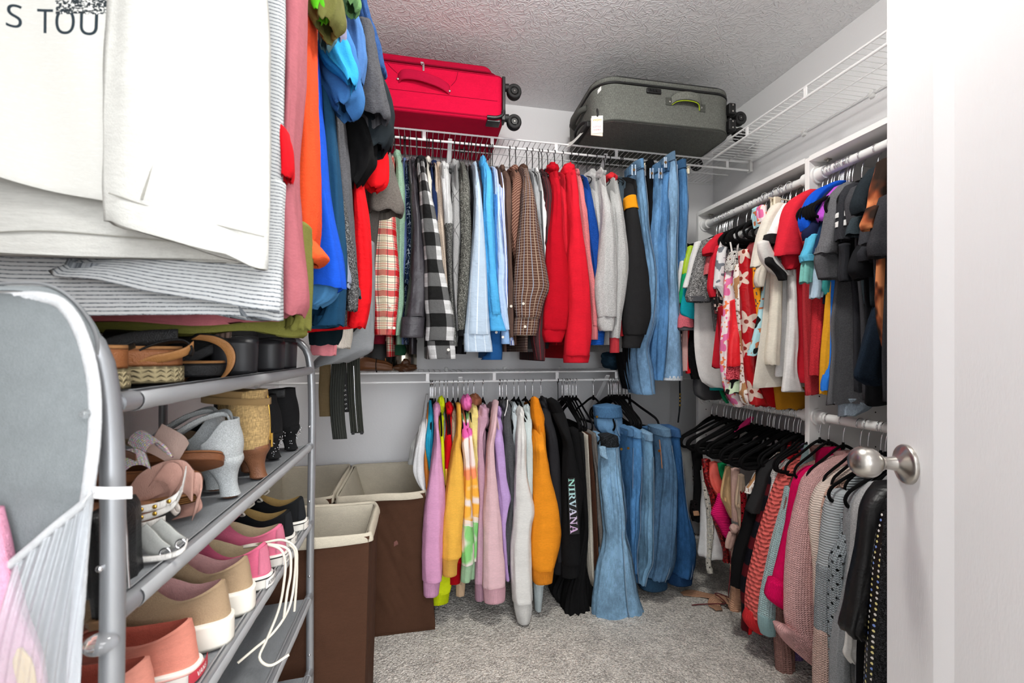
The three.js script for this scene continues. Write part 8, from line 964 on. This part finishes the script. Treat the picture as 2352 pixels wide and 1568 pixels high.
  // rounded back of a heeled shoe: u runs around the heel, v up
  const counter = (h, H, mat, t, o = {}) => mesh('heel_counter', sheet((u, v) => { const a = (u - 0.5) * (o.arc ?? 3.5), e = Math.abs(u - 0.5) * 2, k = 1 + 0.1 * Math.sin(Math.PI * Math.min(1, v * 1.25)); return V3(-0.036 + 0.037 * Math.cos(a) * k - (o.lean ?? 0.006) * v, h + 0.004 + v * H * (1 - (o.cut ?? 0.4) * smooth(e, 0.5, 1)), (o.w ?? 0.032) * Math.sin(a) * k * (1 - 0.06 * v)); }, 40, 18, 0.003, 0.12, H), mat, t);
  const louis = (h, top, foot, mat, t) => mesh('heel', loft([[1, 1], [0.86, 0.92], [0.62, 0.6], [0.35, 0.42], [0.12, 0.4], [0, 0.44]].map(([y, k]) => ({ x: -0.03 + 0.022 * (1 - y) ** 0.8 - 0.006 * (1 - y), y: y * h + 0.003, z: 0, a: top * k * 1.15, b: foot * k })), { U: V3(1, 0, 0), V: V3(0, 0, 1), n: 28, m: 18, fold: 0, cap: true, rim: false, exp: 2.4 }), mat, t);
  function heelShoe(label, d, x, turn, o) {
    const t = shoeThing(o.name ?? 'high_heel', label, 'shoe', room(x, S2, d), 0, S2, turn), L = 0.2, A = ARCH(o.h);
    mesh('sole', sole(L, 0.07, 0.006, A, 0), o.soleMat ?? skin, t); mesh('heel_tip', new THREE.CylinderGeometry(0.0115, 0.011, 0.004, 18).translate(-0.014, 0.002, 0), o.tip ?? brn, t);
    counter(o.h, o.H, o.mat, t, o); louis(o.h + 0.004, 0.029, 0.03, o.heelMat ?? o.mat, t);
    const u = upper(L * 0.98, 0.069, 0.005, { cx: -0.085, cl: 0.075, cw: 0.03, hh: 0.012, fh: 0.03, rise: A }); mesh('vamp', u.shell, o.mat, t); mesh('lining', u.lining, skin, t);
    if (o.studs) { const R = rng(o.studs), q = []; for (let i = 0; i < 40; i++) { const y = 0.006 + R() * o.h * 0.95, a = (R() - 0.5) * 3, k = lerp(0.012, 0.026, smooth(y / o.h, 0.2, 1)); q.push(new THREE.SphereGeometry(0.0015, 7, 5).translate(-0.022 + k * Math.cos(a) + 0.004, y, k * Math.sin(a))); } mesh('studs', join(q), M.chrome, t); }
    return t;
  }
  const bA = heelShoe('black studded bootie with open sides', 1.06, -0.298, 0.1, { h: 0.052, H: 0.085, mat: fab(0x262627, 'canvas'), soleMat: blk, tip: blk, studs: 4, cut: 0.3, lean: 0.012 });
  for (const y of [0.112, 0.132]) mesh('strap', ribbon([V3(-0.05, y, 0.03), V3(-0.085, y - 0.004, 0.032), V3(-0.12, y - 0.012, 0.016), V3(-0.124, y - 0.014, -0.012), V3(-0.085, y - 0.004, -0.032), V3(-0.05, y, -0.03)], 0.013, 0.003, V3(0, 1, 0), 40), fab(0x111112, 'satin', { map: pattern.rhinestone, bs: 0.0003 }), bA);
  mesh('zipper', tube([V3(-0.03, 0.058, 0.034), V3(-0.026, 0.1, 0.035), V3(-0.03, 0.137, 0.033)], 0.0014, 16, 6), M.blackPlastic, bA);
  const bB = heelShoe('black studded bootie with a closed ankle at the far end', 1.145, -0.285, 0.05, { h: 0.052, H: 0.092, mat: fab(0x1d1d1e, 'canvas'), soleMat: blk, tip: blk, studs: 9, cut: 0.1, lean: 0.008, arc: 4.4 });
  mesh('ankle_strap', ribbon([V3(-0.02, 0.138, 0.034), V3(-0.07, 0.134, 0.036), V3(-0.11, 0.125, 0.01), V3(-0.07, 0.134, -0.036), V3(-0.02, 0.138, -0.034)], 0.018, 0.003, V3(0, 1, 0), 36), fab(0x19191a, 'leather'), bB);
  const gB = heelShoe('gold fabric bootie with a back zipper', 0.905, -0.278, 0.06, { h: 0.055, H: 0.105, mat: gold, heelMat: brn, soleMat: lea(0x6e4c35), cut: 0.12, lean: 0.002, arc: 4.2 });
  mesh('zipper', tube([V3(0.005, 0.07, 0), V3(0.0045, 0.11, 0), V3(0.0, 0.16, 0)], 0.0016, 14, 6), M.gold, gB); mesh('zipper_pull', rbox(0.0035, 0.026, 0.007, 0.0012, 0.009, 0.07, 0.004), M.gold, gB);
  for (const [y, r] of [[0.158, 0.04], [0.146, 0.044]]) mesh('ankle_strap', sheet((u, v) => { const a = u * 6.283; return V3(-0.05 + r * 1.25 * Math.cos(a), y + (v - 0.5) * 0.012 - 0.004 * Math.cos(a), r * 0.8 * Math.sin(a)); }, 44, 3, 0.0026), fab(0xc3a06c, 'leather'), gB);
  const gC = heelShoe('gold bootie whose studded ankle strap shows behind its mate', 0.955, -0.31, 0.1, { h: 0.055, H: 0.1, mat: gold, heelMat: brn, soleMat: lea(0x6e4c35), cut: 0.2, arc: 4.2 });
  const pump = (label, d, x, turn) => { const t = heelShoe(label, d, x, turn, { h: 0.06, H: 0.062, mat: glit, heelMat: glit, cut: 0.55, lean: 0.004 }); for (const s of [1, -1]) mesh('strap', ribbon([V3(-0.012, 0.118, 0.006 * s), V3(-0.018, 0.134, 0.012 * s), V3(-0.045, 0.13, 0.03 * s), V3(-0.085, 0.105, 0.03 * s), V3(-0.11, 0.085, 0.01 * s)], 0.009, 0.003, V3(0, 0.8, 0.5 * s), 30), glit, t); return t; };
  pump('silver glitter pump with a flared heel', 0.80, -0.286, 0.12); pump('second silver glitter pump behind the first', 0.845, -0.325, 0.16);
  const tan = lea(0x83502f), nude = lea(0xd9ab9b), jew = fab(0xffffff, 'satin', { map: makeTex(256, (u, v) => { const i = Math.floor(u * 20), j = Math.floor(v * 20), h = cell(i, j, 20, 80), e = Math.max(Math.abs(frac(u * 20) - 0.5), Math.abs(frac(v * 20) - 0.5)); return e > 0.42 ? [0.45, 0.42, 0.42] : h < 0.2 ? [0.95, 0.7, 0.8] : h < 0.4 ? [0.75, 0.75, 0.95] : h < 0.55 ? [0.95, 0.9, 0.5] : h < 0.65 ? [0.6, 0.9, 0.75] : [0.96, 0.94, 0.93]; }, 0.05) });
  // sandals stacked on their sides: soles tipped toward the room
  const tipped = (label, d, x, y, tilt, turn, mat, L = 0.235) => { const t = thing('sandal', label, 'shoe', room(x, y, d), turn), g = new THREE.Group(); g.name = 'sole'; g.rotation.x = tilt; g.rotation.z = 0.06; t.add(g); mesh('outsole', sole(L, 0.076, 0.013, () => 0, 0.002), mat, g); mesh('footbed', sole(L * 0.985, 0.073, 0.004, () => 0.013, 0), lea(0xa46b43), g); return t; };
  const sA = tipped('brown flat sandal with a jewelled strap on top of the stack', 0.755, -0.295, S2 + 0.072, -0.62, 0.1, tan), sB = tipped('brown flat sandal leaning right under the jewelled one', 0.70, -0.302, S2 + 0.056, -0.75, 0.06, lea(0x8a5533));
  px(sA, 0.66, [[300, 1030], [308, 1012], [328, 1001], [350, 1016], [362, 1036]], 0.026, jew, V3(0.75, -0.6, 0.2), 'jewelled_strap'); px(sA, 0.69, [[345, 1002], [372, 1016], [398, 1034], [406, 1048]], 0.04, lea(0xc2a69a), V3(-0.4, -0.85, 0.2), 'strap');
  px(sB, 0.62, [[272, 1062], [290, 1050], [312, 1048], [332, 1058]], 0.022, jew, V3(0.3, -0.9, 0.1), 'jewelled_strap'); px(sB, 0.6, [[243, 1052], [256, 1042], [280, 1042], [300, 1050]], 0.008, lea(0x6e4a38), V3(0, 1, 0.2), 'strap');
  const wr = sandal('nude wrap sandal with a wooden wedge', room(-0.305, S2, 0.70), 0, S2, 0.08, { th: 0.01, wedge: 0.026, soleMat: fab(0x7b5430, 'crossRib'), bed: lea(0x9c6b43), straps: [] });
  px(wr, 0.68, [[300, 1150], [322, 1122], [352, 1104], [388, 1092], [420, 1094], [440, 1116]], 0.046, nude, V3(0.1, 0.95, 0.2)); px(wr, 0.69, [[340, 1150], [380, 1128], [420, 1112], [452, 1110], [456, 1142], [444, 1172]], 0.03, nude, V3(0.2, 0.95, 0.1)); px(wr, 0.665, [[352, 1096], [366, 1082], [388, 1084], [400, 1104], [396, 1126]], 0.028, lea(0xcf9f90), V3(0.5, 0.8, 0)); px(wr, 0.7, [[412, 1130], [432, 1142], [440, 1172], [420, 1188]], 0.03, lea(0xc99a8b), V3(0.9, 0.2, 0.2));
  const sv = fab(0xdcd8d2, 'satin'), ss = sandal('silver strap sandal with gold studs', room(-0.312, S2 + 0.03, 0.615), 0, S2 + 0.03, 0.05, { th: 0.012, soleMat: lea(0xa56a4a), bed: lea(0xb9805c), straps: [] });
  px(ss, 0.6, [[288, 1196], [322, 1190], [362, 1178], [396, 1160], [412, 1132], [420, 1100], [424, 1078]], 0.0075, sv); px(ss, 0.6, [[288, 1172], [330, 1168], [372, 1158], [404, 1140], [416, 1122]], 0.0085, fab(0xe9e5df, 'satin')); px(ss, 0.595, [[290, 1212], [330, 1206], [376, 1192]], 0.007, sv);
  for (const [x, y] of [[322, 1188], [352, 1180], [322, 1170], [352, 1164], [384, 1152]]) mesh('stud', new THREE.SphereGeometry(0.0026, 10, 8).scale(1, 1, 0.6).translate(...atD(x, y, 0.592).sub(ss.position).toArray()), M.gold, ss);
  px(ss, 0.61, [[396, 1150], [408, 1172], [404, 1180], [388, 1162]], 0.006, fab(0xd4c9c0, 'leather'), V3(0.6, 0.6, 0.2), 'bow');
  const sw = sandal('silver sandal with two wide grey straps', room(-0.318, S2, 0.575), 0, S2, 0.02, { th: 0.014, soleMat: lea(0xa06547), bed: lea(0xb37755), straps: [] }), gs = fab(0xbfc0bb, 'canvas');
  px(sw, 0.565, [[318, 1216], [336, 1234], [356, 1256], [374, 1268]], 0.024, gs, V3(0.7, 0.55, 0.2)); px(sw, 0.575, [[352, 1204], [372, 1220], [392, 1238], [410, 1250]], 0.024, gs, V3(0.7, 0.55, 0.2));
  mesh('buckle', join([0, 1].map((i) => new THREE.TorusGeometry(0.005, 0.0013, 8, 20).translate(...atD(378 + 36 * i, 1270 - 20 * i, 0.562).sub(sw.position).toArray()))), M.chrome, sw); px(sw, 0.56, [[296, 1284], [340, 1284], [385, 1278], [420, 1262], [428, 1244]], 0.006, sv);
  const bt = thing('boot', 'black leather boot standing at the near end of the second shelf', 'shoe'); strip(bt, 'shaft', fab(0x161617, 'leather'), 0.53, '1160 240 278; 1176 238 292; 1230 239 294; 1290 241 296; 1350 243 302; 1384 246 304', { b: 0.035, fold: 0.004 }); mesh('zipper', tube([[286, 1180], [290, 1230], [292, 1290], [296, 1350]].map(([x, y]) => atD(x, y, 0.497)), 0.0013, 20, 6), M.chrome, bt); strip(bt, 'sole', lea(0x8a6746), 0.53, '1384 244 305; 1400 244 306', { b: 0.037 }); settle(bt);
  // top shelf
  const rope = fab(0xc9b88f, 'chunky', { bs: 0.005 }); rope.bumpMap = makeTex(256, (u, v) => { const x = frac(u * 10), y = frac(v * 3 + 0.5 * Math.abs(frac(u * 10) - 0.5)); return 0.5 + 0.5 * Math.sin(y * 12.57) * Math.sin(x * 3.14); }, [0.16, 0.05], false); rope.bumpScale = 0.004;
  const esp = (label, x, d, turn) => { const t = shoeThing('sandal', label, 'shoe', room(x, S1, d), 0, S1, turn); mesh('rope_sole', sole(0.23, 0.08, 0.022, () => 0, 0.002), rope, t); mesh('wooden_platform', sole(0.226, 0.077, 0.022, () => 0.022, 0), lea(0x9a5f35), t); mesh('footbed', sole(0.222, 0.075, 0.004, () => 0.044, 0), lea(0xb98350), t); return t; };
  const e1 = esp('espadrille sandal with a braided rope sole and black straps', -0.312, 0.675, 0.2), e2 = esp('second espadrille cut off by the grey end cover', -0.315, 0.565, 0.1), blackL = lea(0x131314), tanL = lea(0xb27c48);
  px(e1, 0.66, [[282, 866], [290, 842], [312, 816], [346, 796], [386, 784], [418, 784], [434, 800], [430, 816]], 0.016, blackL, V3(0.1, 0.2, 0.97)); px(e1, 0.655, [[318, 838], [346, 826], [384, 818], [418, 806], [434, 792]], 0.012, tanL, V3(0.1, 0.9, 0.4), 'strap_lining'); px(e1, 0.7, [[260, 800], [300, 786], [352, 776], [420, 772]], 0.02, blackL); px(e2, 0.6, [[250, 868], [262, 834], [282, 808], [318, 790]], 0.02, blackL, V3(0.3, 0.3, 0.9));
  const bs = sandal('black sandal with a tan lined ankle strap', room(-0.298, S1, 0.775), 0, S1, 0.3, { th: 0.02, soleMat: lea(0x161617), bed: lea(0xb98450), straps: [[0.5, 0.045, 0.05, lea(0x121213)]] });
  px(bs, 0.76, [[446, 774], [480, 778], [508, 792], [522, 816], [520, 842], [504, 866], [478, 880]], 0.014, tanL, V3(0.75, 0.5, 0.3), 'ankle_strap', 0.0022); px(bs, 0.765, [[444, 771], [480, 774], [510, 788], [526, 814], [524, 844], [508, 868]], 0.014, blackL, V3(0.75, 0.5, 0.3), 'ankle_strap', 0.0022); px(bs, 0.78, [[430, 880], [440, 858], [470, 846], [496, 842]], 0.02, tanL, V3(0.1, 0.7, 0.5));
  const block = (label, d, x, o = {}) => { const t = shoeThing('high_heel', label, 'shoe', room(x, S1, d), 0, S1, o.turn ?? 0), A = ARCH(0.05); mesh('platform', sole(0.2, 0.08, 0.02, A, 0.002), lea(0x1b1b1d), t); const u = upper(0.196, 0.078, 0.018, { cx: -0.06, cl: 0.052, cw: 0.028, hh: o.hh ?? 0.03, fh: 0.02, rise: A }); mesh('upper', u.shell, lea(0x111112), t); mesh('lining', u.lining, blk, t); mesh('heel', loft([{ x: -0.034, y: 0.062, z: 0, a: 0.036, b: 0.039 }, { x: -0.034, y: 0.03, z: 0, a: 0.035, b: 0.037 }, { x: -0.034, y: 0, z: 0, a: 0.034, b: 0.035 }], { n: 30, m: 8, fold: 0, cap: 2, rim: false, exp: 3.4 }), solid(0x2a2a2d, 0.42), t); if (o.strap) mesh('strap', band(-0.05, 0.03, 0.05, 0.024, 0.06, 0.006), fab(0x9c8478, 'crossRib'), t); return t; };
  block('black block heel sandal with a thick heel', 0.89, -0.29, { strap: true, turn: 0.25 }); block('black ankle boot heel second from the far post', 1.03, -0.285, { hh: 0.06, turn: 0.1 }); block('black ankle boot heel beside the far post', 1.12, -0.285, { hh: 0.07 }); block('black block heel pressed behind the tan lined sandal', 0.96, -0.33, { hh: 0.05, turn: 0.2 });
  // on the floor
  const fy = -0.006, fs = sneaker('black leather sneaker with a green heel on the carpet by the rack', atY(745, 1575, 0.02), 0, fy, -0.12, { mat: fab(0x161617, 'leather'), lining: canv(0x161617), th: 0.034, hh: 0.062, fh: 0.07, L: 0.27, W: 0.098, soleMat: solid(0xefeeea, 0.5), laces: solid(0x19191a, 0.8), counter: solid(0x0f8a4e, 0.6) });
  fs.position.y = 0.002;
}

renderer.render(scene, camera);
